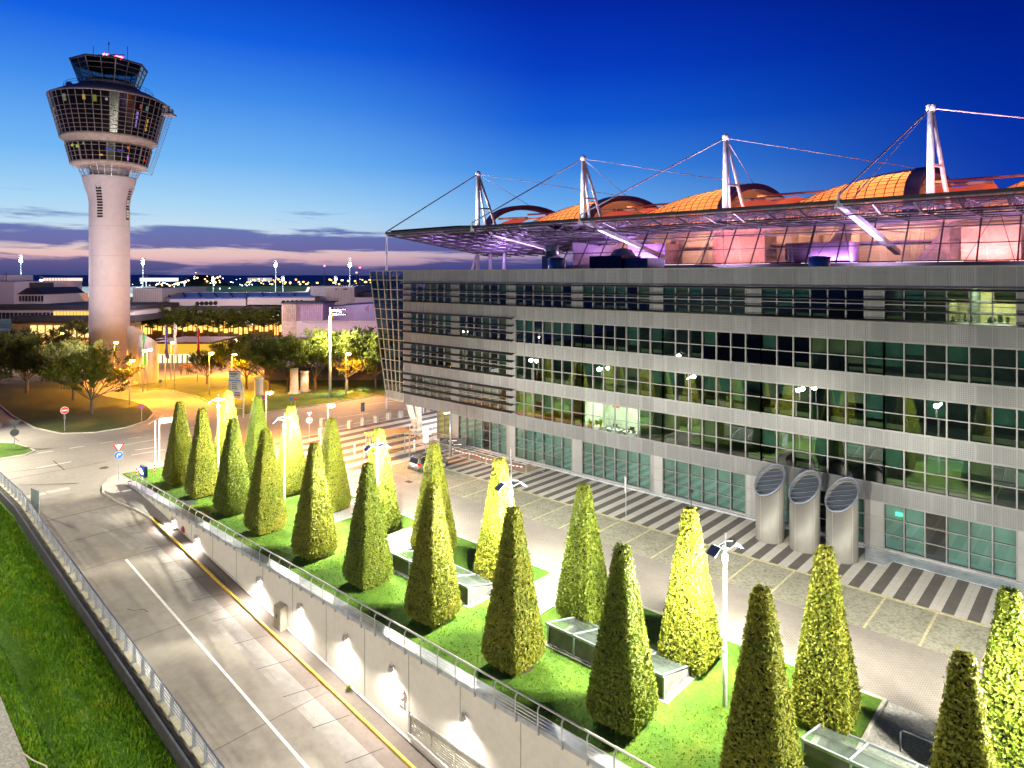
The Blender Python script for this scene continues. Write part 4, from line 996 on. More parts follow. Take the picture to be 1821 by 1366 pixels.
xa, xb = WX(1048, 62), WX(1148, 62); t = thing('plant_room', 'low dark blue plant room with ribbed walls on the office roof', 'roof cabin', (xa, 62, 20))
MB().box(xa, xb-3, 62, 66, 20.05, 22.2).build('cabin', M('plant_blue', (.07, .075, .12), .5, .2), t); MB().box(xb-2.98, xb, 62.4, 66, 20.05, 21.9).build('annex', M('plant_grey', (.16, .15, .19), .5, .2), t)
g = MB()
for k in range(16): xx = xa+.15+k*(xb-3-xa-.3)/15; g.box(xx-.03, xx+.03, 61.95, 61.99, 20.1, 22.15)
g.build('rib', m_truss, t)
MB().lathe([(1.5, 22.2), (1.0, 22.9), (.2, 23.1)], ((xa+xb)/2-.5, 64, 0), 16).build('hood', m_pale, t)
x = WX(1245, 57.5); t = thing('dome_skylight', 'shallow pale dome skylight on the office roof edge', 'skylight', (x, 57.5, 20))
MB().lathe([(1.9, 20.06), (1.9, 20.5), (1.7, 20.75), (1.0, 20.95), (.2, 21.0)], (x, 57.5, 0), 24).build('dome', M('dome_cream', (.62, .60, .42), .4), t, True)
# ---------------------------------------------------------------- the hall with its canopy
CXL, CXR, CY0, CZ = -81.0, 24.0, 61.0, 26.3
hb = thing('canopy_hall', 'big tent roofed hall behind the office with purple lit canopy and sloping glass wall', 'building', (-30, 90, 0))
MB().box(-57.5, CXR+1, 71.6, 112, 0, 21.2).build('hall_body', m_roofdark, hb)
MB().box(-57.5, CXR, 70.9, 71.59, 20.1, 21.25).build('base_ledge', m_roofdark, hb)
def belly(y):   # underside of the canopy
    if y < 80: return 26.0-(y-61)/19*.9
    return 25.1
# roof sheet
def sheetz(y): return CZ+(y-61)*.03
g = MB()
g.hexa([(CXL, 61, CZ), (-50, 61, CZ), (-50, 83, CZ+.57), (CXL, 84, CZ+.57), (CXL, 61, CZ+.12), (-50, 61, CZ+.12), (-50, 83, CZ+.69), (CXL, 84, CZ+.69)])
g.build('canopy_sheet', m_canopy, hb)
MB().quad((-49.9, 61, CZ+.1), (CXR, 61, CZ+.1), (CXR, 80, CZ+.6), (-49.9, 80, CZ+.6)).build('canopy_glass', m_roofglass, hb)
MB().bar((CXL, 60.95, CZ+.02), (CXR, 60.95, CZ+.02), .18, .3).build('edge_beam', m_truss, hb)
# lattice
def low(x, y):
    k = max(0, min(1, (-50-x)/16)); d = .95*(1-k)+k*(.25+(y-61)/20.5*2.55)
    return CZ-d if y > 61.2 else CZ-.35
xs = [CXL+3.0*i for i in range(36)]; ys = [61.1, 63.6, 66.2, 68.8, 71.4, 74.0]
g = MB(); wb = MB(); tp = MB()
for i, x in enumerate(xs):
    yy = ys+([76.6, 79.2, 81.8] if x < -52 else [])
    for a, b in zip(yy[:-1], yy[1:]):
        g.bar((x, a, low(x, a)), (x, b, low(x, b)), .13); wb.bar((x, a, low(x, a)), (x, b, sheetz(b)-.12), .07)
    for a in yy: wb.bar((x, a, low(x, a)), (x, a, sheetz(a)-.12), .08)
    tp.bar((x, yy[0], sheetz(yy[0])-.14), (x, yy[-1], sheetz(yy[-1])-.14), .11)
    if i < len(xs)-1:
        x2 = xs[i+1]
        for j, a in enumerate(yy):
            if a > 74.5 and x2 > -52: continue
            g.bar((x, a, low(x, a)), (x2, a, low(x2, a)), .20 if x < -52 else .12); tp.bar((x, a, sheetz(a)-.16), (x2, a, sheetz(a)-.16), .10)
            if (i+j) % 2: wb.bar((x, a, low(x, a)), (x2, a, sheetz(a)-.14), .07)
            if j and (i+j) % 2 == 0: wb.bar((x, yy[j-1], low(x, yy[j-1])), (x2, a, low(x2, a)), .07)
g.build('lower_chord', m_truss, hb)
ln = MB(); lx = [CXL+.3+1.5*i for i in range(21)]; ly = [61.3, 63.6, 66.2, 68.8, 71.4, 74.0, 76.6, 79.2, 81.8, 83.5]
for a in lx:
    for b in ly: ln.v.append((a, b, low(a, b)+.22+(.5 if b < 61.5 else 0)))
for i in range(len(lx)-1):
    for j in range(len(ly)-1): k = i*len(ly)+j; ln.f.append((k, k+len(ly), k+len(ly)+1, k+1))
ln.build('canopy_lining', m_canopy, hb)
dg = MB()
for i in range(len(lx)-2):
    for j in range(len(ly)-1):
        a, b = lx[i], ly[j]
        if i % 2 == 0: dg.bar((a, b, low(a, b)-.05), (lx[i+1], ly[j+1], low(lx[i+1], ly[j+1])-.05), .15); dg.bar((lx[i+1], ly[j+1], low(lx[i+1], ly[j+1])-.05), (lx[i+2], b, low(lx[i+2], b)-.05), .15)
dg.build('diagonal_chord', m_truss, hb); wb.build('truss_web', m_mauve_steel, hb); tp.build('upper_chord', m_mauve_steel, hb)
# legs under the free corner
def leg(a, b, r=.28): MB().tube(a, b, r, n=10).build('leg', m_mast, hb, True)
leg((-80.6, 80, 0), (-80.6, 80, 23.6)); leg((-77.9, 80, 0), (-77.6, 80, 23.8)); leg((-75.3, 80, 0), (-74.4, 80, 24)); leg((-83.6, 80, 17), (-80.8, 80, 23.8), .2)
MB().bar((-81, 80, 23.7), (-72, 80, 24.1), .5, .25).build('head_beam', m_mast, hb)
MB().tube((CXL+.2, 61, 0), (CXL+.2, 61, CZ), .13, n=8).build('corner_post', m_mast, hb)
# struts from the canopy nodes down into the hall
for nx_ in (-17.6, -45.0, -62.5+.0):
    MB().bar((nx_, 61.3, CZ-.1), (nx_+.6, 79, 22.4 if nx_ > -60 else 23.5), .55, .45).build('raking_strut', m_mast, hb)
    MB().lathe([(.38, CZ-.5), (.05, CZ+.8)], (nx_, 61, 0), 4).build('node_bracket', m_mast, hb)
# sloping glass wall
GX0, GX1 = -56.0, 23.0; GB = (71.6, 21.35); GT = (75.2, 26.25)
def gp(x, k): return (x, GB[0]+(GT[0]-GB[0])*k, GB[1]+(GT[1]-GB[1])*k)
g = MB(); fr = MB(); n = 27; st = (GX1-GX0)/n
for i in range(n):
    for j in range(3): g.quad(gp(GX0+st*i, j/3), gp(GX0+st*(i+1), j/3), gp(GX0+st*(i+1), (j+1)/3), gp(GX0+st*i, (j+1)/3))
for i in range(n+1):
    w_ = .22 if i % 7 == 4 else .13
    a, b = gp(GX0+st*i, -.01), gp(GX0+st*i, 1.03); fr.bar((a[0], a[1]-.08, a[2]), (b[0], b[1]-.08, b[2]), w_, .12)
for j in range(4): a, b = gp(GX0, j/3), gp(GX1, j/3); fr.bar((a[0], a[1]-.06, a[2]), (b[0], b[1]-.06, b[2]), .10, .10)
o = g.build('glass_wall', m_hglass, hb); fr.build('glazing_bar', m_truss, o)
g = MB()
for i in range(5): x = -36+13*i; MB().tube((x, 71.2, 21.3), (x+2.2, 73.6, 26.1), .03).tube((x+3.6, 70.9, 21.2), (x+2.2, 73.6, 26.1), .03).build('stay_rod', m_truss, hb)
# interior of the hall
m_kiosk0 = M('gallery_pale', (.50, .40, .48), .6)
m_hallin = M('hall_interior', (.58, .50, .54), .7, var=(.15, .25))
MB().box(-57.3, CXR, 98, 98.3, 21.21, 28.5).build('back_partition', m_hallin, hb)
g = MB()
for i in range(54):
    x = -56+1.5*i
    if i % 9 in (3, 4, 5): continue
    g.box(x, x+.9, 95.0+(i % 3)*.4, 95.3+(i % 3)*.4, 21.21, 27.3-(i*7 % 5)*.45)
g.build('wall_slat', m_hallin, hb)
for x0, x1 in ((-54, -30), (-26, -4), (2, 22)):
    f_ = MB().box(x0, x1, 86.2, 90, 23.75, 24.0).build('gallery', m_kiosk0, hb); r_ = MB(); r_.bar((x0, 86.25, 24.9), (x1, 86.25, 24.9), .08)
    for i in range(int((x1-x0)/1.5)+1): r_.bar((x0+1.5*i, 86.25, 24.0), (x0+1.5*i, 86.25, 24.9), .05)
    r_.build('railing', m_mast, f_)
g = MB()
for i in range(27):
    x = -56+3*i; g.bar((x, 77.5, 25.9), (x+1.5, 77.5, 24.8), .12); g.bar((x+1.5, 77.5, 24.8), (x+3, 77.5, 25.9), .12)
g.bar((-56, 77.5, 24.8), (CXR, 77.5, 24.8), .16); g.bar((-56, 77.5, 25.9), (CXR, 77.5, 25.9), .16)
for i in range(20): x = -55+4*i; g.bar((x, 77.5, 24.8), (x+1, 92, 25.2), .12)
g.build('inner_truss', m_hallin, hb)
for i in range(9):
    x = -52+9*i; MB().box(x, x+5.5, 73.6, 73.9, 21.21, 21.42).build('floor_light', EM('floor_strip_%d' % i, ((.80, .70, 1), (1, .80, .85), (1, .62, .60))[i % 3], 2.2), hb)
MB().box(-57.4, -57.1, 76, 92, 21.21, 27).build('side_partition', m_hallin, hb)
m_kiosk = M('kiosk_pale', (.42, .30, .36), .6, var=(.6, .3))
for x0, x1, y0, h in ((-52, -46, 82, 3.2), (-40, -33, 84, 4.6), (-29, -22, 80, 2.6), (-12, -7, 83, 3.8), (0, 8, 82, 3.0)): MB().box(x0, x1, y0, y0+4, 21.21, 21.21+h).build('kiosk', m_kiosk, hb)
g = MB()
for i in range(18): x = -55+4.4*i; g.bar((x, 76, 26.0), (x+5, 91, 26.2), .22, .3)
for y in (79, 84, 89): g.bar((-56, y, 25.9), (CXR, y, 25.9), .15, .25)
g.build('ceiling_beam', m_hallin, hb)
g = MB()
for i in range(7): x = -50+11*i; g.hexa([(x, 86, 21.21), (x+.6, 86, 21.21), (x+4.1, 86.5, 21.21), (x+3.5, 86.5, 21.21), (x+3.5, 86, 26), (x+4.1, 86, 26), (x+4.6, 86.5, 26), (x+4.0, 86.5, 26)])
g.build('inner_strut', m_mast, hb)
for i in range(6):  # uplights added inside the hall without visible fittings
    x = -50+13.5*i; warm = i % 2
    lamp('AREA', (x, 80.5, 21.6), 2200 if i > 1 else 2000, (1, .36, .26) if warm else ((.58, .30, 1) if i < 3 else (1, .42, .62)), None, aim=(0, .25, 1), name='added_hall_uplight', area=(6, 2))
for x, y, c_, p_ in ((-72, 76, (.60, .36, 1), 2000), (-64, 72, (.64, .38, 1), 1800), (-76, 66, (.60, .36, 1), 1200)):  # added lights under the canopy, sources unseen
    lamp('AREA', (x, y, 20.6), p_, c_, None, aim=(0, -.1, 1), name='added_canopy_uplight', area=(3, 2))
for i in range(5): lamp('AREA', (-47+15*i, 68.5, 20.4), 2800, (.78, .56, 1), None, aim=(0, .1, 1), name='added_canopy_uplight', area=(4, .8))
# membrane vaults: half shells flaring to a dark arch
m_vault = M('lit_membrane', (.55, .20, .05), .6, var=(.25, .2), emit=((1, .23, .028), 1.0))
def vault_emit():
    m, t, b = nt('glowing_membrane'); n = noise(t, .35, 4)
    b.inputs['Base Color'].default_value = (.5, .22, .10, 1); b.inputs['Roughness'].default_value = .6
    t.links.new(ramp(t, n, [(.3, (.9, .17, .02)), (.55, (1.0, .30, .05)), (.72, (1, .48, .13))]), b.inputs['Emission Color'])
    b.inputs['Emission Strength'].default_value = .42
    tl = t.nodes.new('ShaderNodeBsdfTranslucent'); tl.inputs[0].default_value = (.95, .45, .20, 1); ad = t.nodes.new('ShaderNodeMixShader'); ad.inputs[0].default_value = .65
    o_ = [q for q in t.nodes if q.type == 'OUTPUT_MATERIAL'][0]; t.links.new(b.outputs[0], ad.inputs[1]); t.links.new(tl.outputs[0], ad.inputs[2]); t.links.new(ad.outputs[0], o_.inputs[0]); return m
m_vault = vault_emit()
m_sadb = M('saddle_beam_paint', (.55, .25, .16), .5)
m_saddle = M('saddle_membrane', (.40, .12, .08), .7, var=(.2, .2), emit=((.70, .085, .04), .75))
m_arch = M('arch_purple_steel', (.10, .06, .12), .5, .2)
m_rim = M('rim_mauve_steel', (.30, .22, .30), .5, .2)
YA, YB, YM, ZB = 85.0, 110.0, 97.5, 27.0
def vpt(xl, xr, s, t):
    x = xl+(xr-xl)*s; h = ZB+1.6+4.5*math.sin(math.pi/2*s**.75)
    c = math.cos(math.pi*(t-.5)); z = ZB+(h-ZB)*max(0, c)**.8; y = YM+(YA-YM)*math.sin(math.pi*(.5-t))
    return Vector((x, y, z))
ARX = [4.4, -17.8, -40.0, -62.2, -84.4]
for k, xr in enumerate(ARX):
    xl = xr-15.2
    if k < 4:
        g = MB(); ns, ntt = 10, 18
        for i in range(ns+1):
            for j in range(ntt+1): g.v.append(tuple(vpt(xl, xr, i/ns, j/ntt)))
        for i in range(ns):
            for j in range(ntt): a = i*(ntt+1)+j; g.f.append((a, a+ntt+1, a+ntt+2, a+1))
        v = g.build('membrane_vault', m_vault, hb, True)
        for fx, pw_ in ((.45, 2600), (.85, 4400)): lamp('POINT', (xl+(xr-xl)*fx, 93.0, 28.0+1.2*fx), pw_, (1, .55, .30), None, .6, name='vault_uplight')
        r = MB()
        for i in range(1, 15): r.path([vpt(xl, xr, i/15, j/14*.55) for j in range(15)], .055, 4)
        for j in range(1, 14): r.path([vpt(xl, xr, i/10, j/28) for i in range(11)], .035, 4)
        r.build('rib', m_truss, v)
        r = MB(); r.path([vpt(xl, xr, i/12, .5)+Vector((0, -.3, .1)) for i in range(13)], .42, 8); r.path([vpt(xl, xr, .0, j/14) for j in range(15)], .35, 6); r.build('crown_beam', m_rim, v, True)
    a = MB(); n = 22
    for j in range(n):
        p, q = vpt(xl, xr, 1, j/n), vpt(xl, xr, 1, (j+1)/n)
        a.hexa([p+Vector((0, 0, -.5)), p+Vector((1.5, 0, -.5)), q+Vector((1.5, 0, -.5)), q+Vector((0, 0, -.5)), p+Vector((0, 0, .35)), p+Vector((1.5, 0, .35)), q+Vector((1.5, 0, .35)), q+Vector((0, 0, .35))])
    a.build('edge_arch', m_arch, hb)
    # saddle membrane between this arch and the next shell
    x2 = xr+7.0; g = MB(); ns, ntt = 6, 12
    for i in range(ns+1):
        for j in range(ntt+1):
            s, t_ = i/ns, j/ntt; y = YA+(YB-YA)*t_; z = ZB+.8+3.3*math.sin(math.pi*t_)**.7*(1-.12*math.sin(math.pi*s)); g.v.append((xr+1.4+(x2-xr-1.4)*s, y, z))
    for i in range(ns):
        for j in range(ntt): b_ = i*(ntt+1)+j; g.f.append((b_, b_+ntt+1, b_+ntt+2, b_+1))
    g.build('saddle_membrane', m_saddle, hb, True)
    b = MB(); b.tube((xr+1.2, 90, 30.6), (x2+1, 90, 30.2), .28, n=8); b.tube((xr+1.2, 96, 31.6), (x2+4, 96, 31.2), .22, n=8); [MB().tube(A_, B_, r_, n=8).build('saddle_beam', m_sadb, hb) for A_, B_, r_ in (((xr+1.2, 88, 30.3), (x2+1, 88, 30.1), .20), ((xr+1.2, 96, 31.6), (x2+4, 96, 31.5), .16))]; 0 and b.build('saddle_beam', M('saddle_beam_orange', (.55, .25, .16), .5), hb)
# masts and cables
for k, x in enumerate((-14.2, -36.4, -58.5, -80.6)):
    T = Vector((x, 80, 37.3))
    t = thing('roof_mast', 'white three legged roof mast, %s of the four above the hall' % ('nearest', 'second nearest', 'third nearest', 'farthest')[k], 'mast', (x, 80, 26.9), 'white masts above the hall roof')
    MB().tube((x, 80, 26.9), T, .40, .30, n=10).build('leg', m_mast, t, True)
    MB().tube((x+1.0, 84.2, 26.9), T+Vector((.1, .2, -.3)), .25, .20, n=8).build('leg', m_mast, t, True)
    MB().tube((x-.6, 82.8, 26.9), T+Vector((0, .2, -.3)), .22, .18, n=8).build('leg', m_mast, t, True)
    MB().bar((x, 80, 31.5), (x+.6, 82.4, 31.5), .25).build('crossbar', m_mast, t)
    MB().lathe([(.42, 37.0), (.45, 37.6), (.2, 37.8)], (x, 80.05, 0), 12).build('head', m_mast, t, True)
    ends = {0: [(-17.6, 61, 26.9), (6.5, 97.5, 34.2), (-16.6, 61.5, 26.6), (-16, 90, 31.6)], 1: [(-45, 61, 26.9), (-18.5, 97.5, 33.6), (-40, 97.5, 33.7)], 2: [(-62.5, 61, 26.9), (-40.5, 97.5, 33.7), (-62, 97.5, 33.5)], 3: [(CXL, 61, 26.5), (-84, 97.5, 33.5), (-62.6, 97.5, 33.6)]}[k]
    for j, e in enumerate(ends): MB().tube(T, e, .09 if j == 0 else (.09 if k == 0 and j == 1 else .05), n=5).build('stay_cable', m_mast, t)

for x in (-14.2, -36.4, -58.5, -80.6):  # uplights added to whiten the masts, no fixtures built
    lamp('SPOT', (x-2.0, 69.0, 27.4), 16000, (.90, .86, 1), None, .2, 50, .6, (.15, .9, .50), 'added_mast_uplight'); lamp('SPOT', (x-9.0, 72.0, 27.4), 12000, (.90, .86, 1), None, .2, 45, .6, (.72, .66, .45), 'added_mast_uplight')
# ---------------------------------------------------------------- control tower
TC = D(195, 600, 140); TX, TY = TC.x, TC.y
ct = thing('control_tower', 'tall pale airport control tower with two flared glazed rings and a glass cab', 'tower', (TX, TY, 0))
K = 140/FPX; TS = .86
def DT(px, py, Y):
    p = D(px, py, Y); return Vector((TX+(p.x-TX)/TS, TY+(p.y-TY)/TS, p.z))
def tz(py): return HC+(CY-py)*K
def face(a): return a   # angle helper
CAMA = math.atan2(-TY, -TX)                     # direction towards the camera
def lathe_part(nm, prof, mat, parent=ct, n=48, smooth=True, cap=True, a0=0.0):
    return MB().lathe([(r, z) for r, z in prof], (TX, TY, 0), n, a0, cap).build(nm, mat, parent, smooth)
lathe_part('shaft', [(4.35, 0), (4.35, tz(362)), (4.55, tz(352)), (5.1, tz(338)), (5.55, tz(326)), (5.75, tz(318)), (5.75, tz(316))], m_tower)
for k, (aa, py0, py1, nm) in enumerate(((-.47, 322, 390, 'slot'), (1.02, 330, 392, 'slot'))):
    a = CAMA+aa
    g = MB(); bars = MB(); zt, zb = tz(py0), tz(py1)
    c, s = math.cos(a), math.sin(a); tang = Vector((-s, c, 0)); out = Vector((c, s, 0)); ctr = Vector((TX, TY, 0))
    w = .62
    def rr_(z): return 4.32 if z < tz(362) else 4.32+(z-tz(362))*.24
    zs = [zb+(zt-zb)*i/14 for i in range(15)]
    for z0, z1 in zip(zs[:-1], zs[1:]):
        p0 = ctr+out*(rr_(z0)+.09); p1 = ctr+out*(rr_(z1)+.09)
        (g).quad(p0-tang*w+Vector((0, 0, z0)), p0+tang*w+Vector((0, 0, z0)), p1+tang*w+Vector((0, 0, z1)), p1-tang*w+Vector((0, 0, z1)))
        bars.bar(p0-tang*w+out*.05+Vector((0, 0, z0)), p0+tang*w+out*.05+Vector((0, 0, z0)), .16, .18)
    o = g.build('slot_window', m_black, ct); bars.build('slot_bar', m_tower, o)
    if k == 1:
        li = MB()
        for i in (1, 2, 3, 6, 7):
            z0, z1 = zs[i]+.2, zs[i+1]-.2; p = ctr+out*(rr_(z0)+.13); li.quad(p-tang*w*.8+Vector((0, 0, z0)), p+tang*w*.8+Vector((0, 0, z0)), p+tang*w*.8+Vector((0, 0, z1)), p-tang*w*.8+Vector((0, 0, z1)))
        li.build('window_glow', EM('stair_light', (1, .95, .50), 1.1), ct)
pj = MB()
for i in range(5): pj.path([(TX+4.355*math.cos(2*math.pi*q/48), TY+4.355*math.sin(2*math.pi*q/48), 5.5+6.2*i) for q in range(49)], .03, 4)
pj.build('pour_joint', M('joint_grey', (.30, .27, .28), .8), ct)
lathe_part('neck', [(4.2, tz(318)), (4.2, tz(299))], m_tower)
g = MB()
for i in range(28): a = 2*math.pi*i/28; g.bar((TX+5.8*math.cos(a), TY+5.8*math.sin(a), tz(317)), (TX+7.0*math.cos(a), TY+7.0*math.sin(a), tz(299)), .09)
for zz, r in ((tz(312), 6.1), (tz(306), 6.5)):
    g.path([(TX+r*math.cos(2*math.pi*i/28), TY+r*math.sin(2*math.pi*i/28), zz) for i in range(29)], .04, 4)
g.build('neck_railing', m_galv, ct)
def ring_cabin(nm, r0, z0, r1, z1, n, levels, heavy=()):
    o = lathe_part(nm, [(r0, z0), (r1, z1)], m_canglass, n=n, smooth=False)
    g = MB()
    for i in range(n):
        a = 2*math.pi*i/n; c, s = math.cos(a), math.sin(a)
        g.bar((TX+(r0+.03)*c, TY+(r0+.03)*s, z0), (TX+(r1+.03)*c, TY+(r1+.03)*s, z1), .12 if i not in heavy else .4, .12)
    for k in levels:
        r = r0+(r1-r0)*k+.04; z = z0+(z1-z0)*k
        pts = [(TX+r*math.cos(2*math.pi*i/n), TY+r*math.sin(2*math.pi*i/n), z) for i in range(n+1)]
        for a, b in zip(pts[:-1], pts[1:]): g.bar(a, b, .09, .09)
    g.build('glazing_bar', m_canframe, o); return o
lathe_part('lower_soffit', [(6.6, tz(300.5)), (8.2, tz(297)), (8.3, tz(293.5))], m_soffit)
ring_cabin('lower_cabin', 8.2, tz(293.5), 9.2, tz(264), 36, (0, .25, .5, .82, 1), (3, 12, 21, 30))
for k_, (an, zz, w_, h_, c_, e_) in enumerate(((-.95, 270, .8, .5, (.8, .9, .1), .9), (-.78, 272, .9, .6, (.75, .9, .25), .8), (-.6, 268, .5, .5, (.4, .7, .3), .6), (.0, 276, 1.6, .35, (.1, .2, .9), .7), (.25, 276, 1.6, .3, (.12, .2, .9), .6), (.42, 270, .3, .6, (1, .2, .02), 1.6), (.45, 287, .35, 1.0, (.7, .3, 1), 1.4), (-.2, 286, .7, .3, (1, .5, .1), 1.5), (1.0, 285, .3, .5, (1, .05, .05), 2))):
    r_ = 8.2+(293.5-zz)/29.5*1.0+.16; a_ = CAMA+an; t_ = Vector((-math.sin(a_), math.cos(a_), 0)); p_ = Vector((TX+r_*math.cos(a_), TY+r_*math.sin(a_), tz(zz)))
    MB().quad(p_-t_*w_/2-Vector((0, 0, h_/2)), p_+t_*w_/2-Vector((0, 0, h_/2)), p_+t_*w_/2+Vector((0, 0, h_/2)), p_-t_*w_/2+Vector((0, 0, h_/2))).build('window_glow', EM('cabin_glint_%d' % k_, c_, e_*.6), ct)  # reflected lights in the cabin glass, put in as glowing quads
lathe_part('upper_soffit', [(9.0, tz(263)), (9.3, tz(259)), (9.4, tz(257)), (10.3, tz(253)), (10.4, tz(249))], m_soffit)
ring_cabin('upper_cabin', 10.3, tz(249), 12.6, tz(183), 44, (0, .1, .2, .31, .42, .53, .64, .85, 1))
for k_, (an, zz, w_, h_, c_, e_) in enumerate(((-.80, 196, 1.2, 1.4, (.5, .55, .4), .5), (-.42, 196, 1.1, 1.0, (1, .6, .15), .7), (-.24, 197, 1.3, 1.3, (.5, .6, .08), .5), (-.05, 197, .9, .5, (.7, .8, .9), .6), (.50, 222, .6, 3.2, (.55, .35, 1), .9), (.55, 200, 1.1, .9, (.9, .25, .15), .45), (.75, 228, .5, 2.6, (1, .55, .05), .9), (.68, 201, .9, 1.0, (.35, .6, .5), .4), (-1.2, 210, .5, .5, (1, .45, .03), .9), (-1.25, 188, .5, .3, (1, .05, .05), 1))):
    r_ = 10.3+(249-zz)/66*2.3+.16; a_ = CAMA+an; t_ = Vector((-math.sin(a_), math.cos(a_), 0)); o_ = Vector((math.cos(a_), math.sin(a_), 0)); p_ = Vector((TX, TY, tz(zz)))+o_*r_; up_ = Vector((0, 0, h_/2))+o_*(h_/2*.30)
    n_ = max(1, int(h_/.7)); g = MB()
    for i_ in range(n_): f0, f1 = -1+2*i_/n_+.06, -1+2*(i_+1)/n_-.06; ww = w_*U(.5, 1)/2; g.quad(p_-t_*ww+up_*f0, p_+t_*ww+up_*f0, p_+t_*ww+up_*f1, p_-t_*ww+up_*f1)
    g.build('window_glow', EM('ring_glint_%d' % k_, c_, e_*.6), ct)  # coloured reflections on the ring glass painted as emissive panes
lathe_part('skirt_roof', [(12.75, tz(183)), (12.8, tz(181)), (9.6, tz(168)), (7.4, tz(162)), (6.8, tz(158))], M('tower_roof_metal', (.24, .22, .27), .4, .4))
g = MB()
for i in range(30): a = 2*math.pi*i/30; g.bar((TX+9.4*math.cos(a), TY+9.4*math.sin(a), tz(168)), (TX+9.4*math.cos(a), TY+9.4*math.sin(a), tz(159)), .05)
for z in (tz(159), tz(163)): g.path([(TX+9.4*math.cos(2*math.pi*i/30), TY+9.4*math.sin(2*math.pi*i/30), z) for i in range(31)], .04, 4)
g.build('deck_railing', m_galv, ct)
lathe_part('cab_base', [(6.3, tz(160)), (6.4, tz(154))], m_pale, n=8, smooth=False, a0=CAMA+.15)
cabo = MB().lathe([(6.35, tz(154)), (8.15, tz(118))], (TX, TY, 0), 8, CAMA+.15).build('cab', m_cabglass, ct)
MB().lathe([(5.0, tz(154)), (5.0, tz(146))], (TX, TY, 0), 8, CAMA+.15).build('console', M('cab_console', (.05, .05, .07), .6), ct)
g = MB()
for i in range(8):
    a = CAMA+.15+2*math.pi*i/8; b = a+2*math.pi/8
    for k in (0, .5):
        def pt(r, z, k): A = Vector((r*math.cos(a), r*math.sin(a), 0)); B = Vector((r*math.cos(b), r*math.sin(b), 0)); q = A+(B-A)*k; return (TX+q.x, TY+q.y, z)
        g.bar(pt(6.4, tz(154), k), pt(8.2, tz(118), k), .22 if k == 0 else .13, .12)
    for h in (0, .13, .55, .78, 1):
        r = 6.4+1.8*h; z = tz(154)+(tz(118)-tz(154))*h; g.bar(pt(r, z, 0), pt(r, z, 1), .12, .12)
g.build('glazing_bar', m_canframe, cabo)
lathe_part('cab_roof', [(8.4, tz(118)), (8.4, tz(115.5)), (5.6, tz(111)), (3.4, tz(108)), (3.4, tz(106))], M('cab_roof_dark', (.07, .065, .08), .5), n=8, smooth=False, a0=CAMA+.15)
lr = MB()
for dx, dy, dz in ((-2.2, 0, .5), (-.9, -.6, .9), (.1, -1, .8), (2.1, -.5, .6), (2.5, .4, .3)):
    lr.lathe([(.05, 0), (.45, .15), (.45, .6), (.05, .8)], (TX+dx*NY+dy*.4, TY+dx*NX+dy*.4, tz(106)+dz-.4), 10)
lr.build('red_beacon', m_redlamp, ct)
g = MB().lathe([(.25, tz(106)), (.2, tz(101)), (.45, tz(100)), (.1, tz(98))], (TX+.3, TY, 0), 10); g.bar((TX+.3-2.6, TY-2.3, tz(99)), (TX+.3+2.6, TY+2.3, tz(99)), .5, .25); g.build('radar_antenna', m_signred, ct)
g = MB()
for dx, top_ in ((-.2, 74), (-4.0, 82), (4.4, 82)): g.tube((TX+dx*NY, TY+dx*NX, tz(112)), (TX+dx*NY, TY+dx*NX, tz(top_)), .07, n=6)
g.tube((TX-.2*NY, TY-.2*NX, tz(79)), (TX-.2*NY, TY-.2*NX, tz(77)), .2); g.build('antenna', m_truss, ct)
dp = DT(123, 151, 139); g = MB(); u = Vector((-TX, -TY, 0)).normalized()
g.disc(dp, u+Vector((-.2, .1, .1)), .75, 18, .15); g.tube(dp-u*.2, (dp.x+.8, dp.y+.5, dp.z-2.2), .07); g.build('dish', m_tower, ct)
q = DT(301, 196, 138); g = MB()
d1 = Vector((NY, NX, 0)); d2 = Vector((-NX, NY, 0))
def obx(mb, c, a, b, h): c = Vector(c); mb.hexa([c-d1*a-d2*b, c+d1*a-d2*b, c+d1*a+d2*b, c-d1*a+d2*b]+[p+Vector((0, 0, h)) for p in (c-d1*a-d2*b, c+d1*a-d2*b, c+d1*a+d2*b, c-d1*a+d2*b)])
obx(g, q+Vector((0, 0, -1.2)), 1.3, 1.0, .35); obx(g, q+Vector((0, 0, -.8))-d1*.4, .25, .6, 1.6); obx(g, q+Vector((0, 0, -.8))+d1*.6, .2, .5, 1.0); obx(g, q+Vector((-.6, -.5, .6)), .8, .3, .3)
g.build('maintenance_gantry', M('gantry_beige', (.36, .30, .27), .5, .2), ct)
g = MB(); a0, b0 = DT(300, 205, 137), DT(264, 305, 137); a1, b1 = DT(306, 208, 137.6), DT(270, 312, 137.6)
g.tube(a0, b0, .05); g.tube(a1, b1, .05)
for i in range(22):
    k = i/22; k2 = (i+1)/22; p = a0+(b0-a0)*k; q = a1+(b1-a1)*k2; r = a0+(b0-a0)*k2; g.tube(p, q, .03, n=4); g.tube(r, q, .03, n=4)
g.tube(b1, DT(238, 306, 139), .05); g.tube(b0, DT(238, 303, 139), .05)
g.build('service_ladder', m_galv, ct)
g = MB(); a0, b0 = DT(85, 172, 139), DT(118, 262, 139); g.tube(a0, b0, .06); a0, b0 = DT(116, 262, 139), DT(131, 300, 139); g.tube(a0, b0, .06); g.build('facade_rail', m_pale, ct)
ct.scale = (TS, TS, 1)
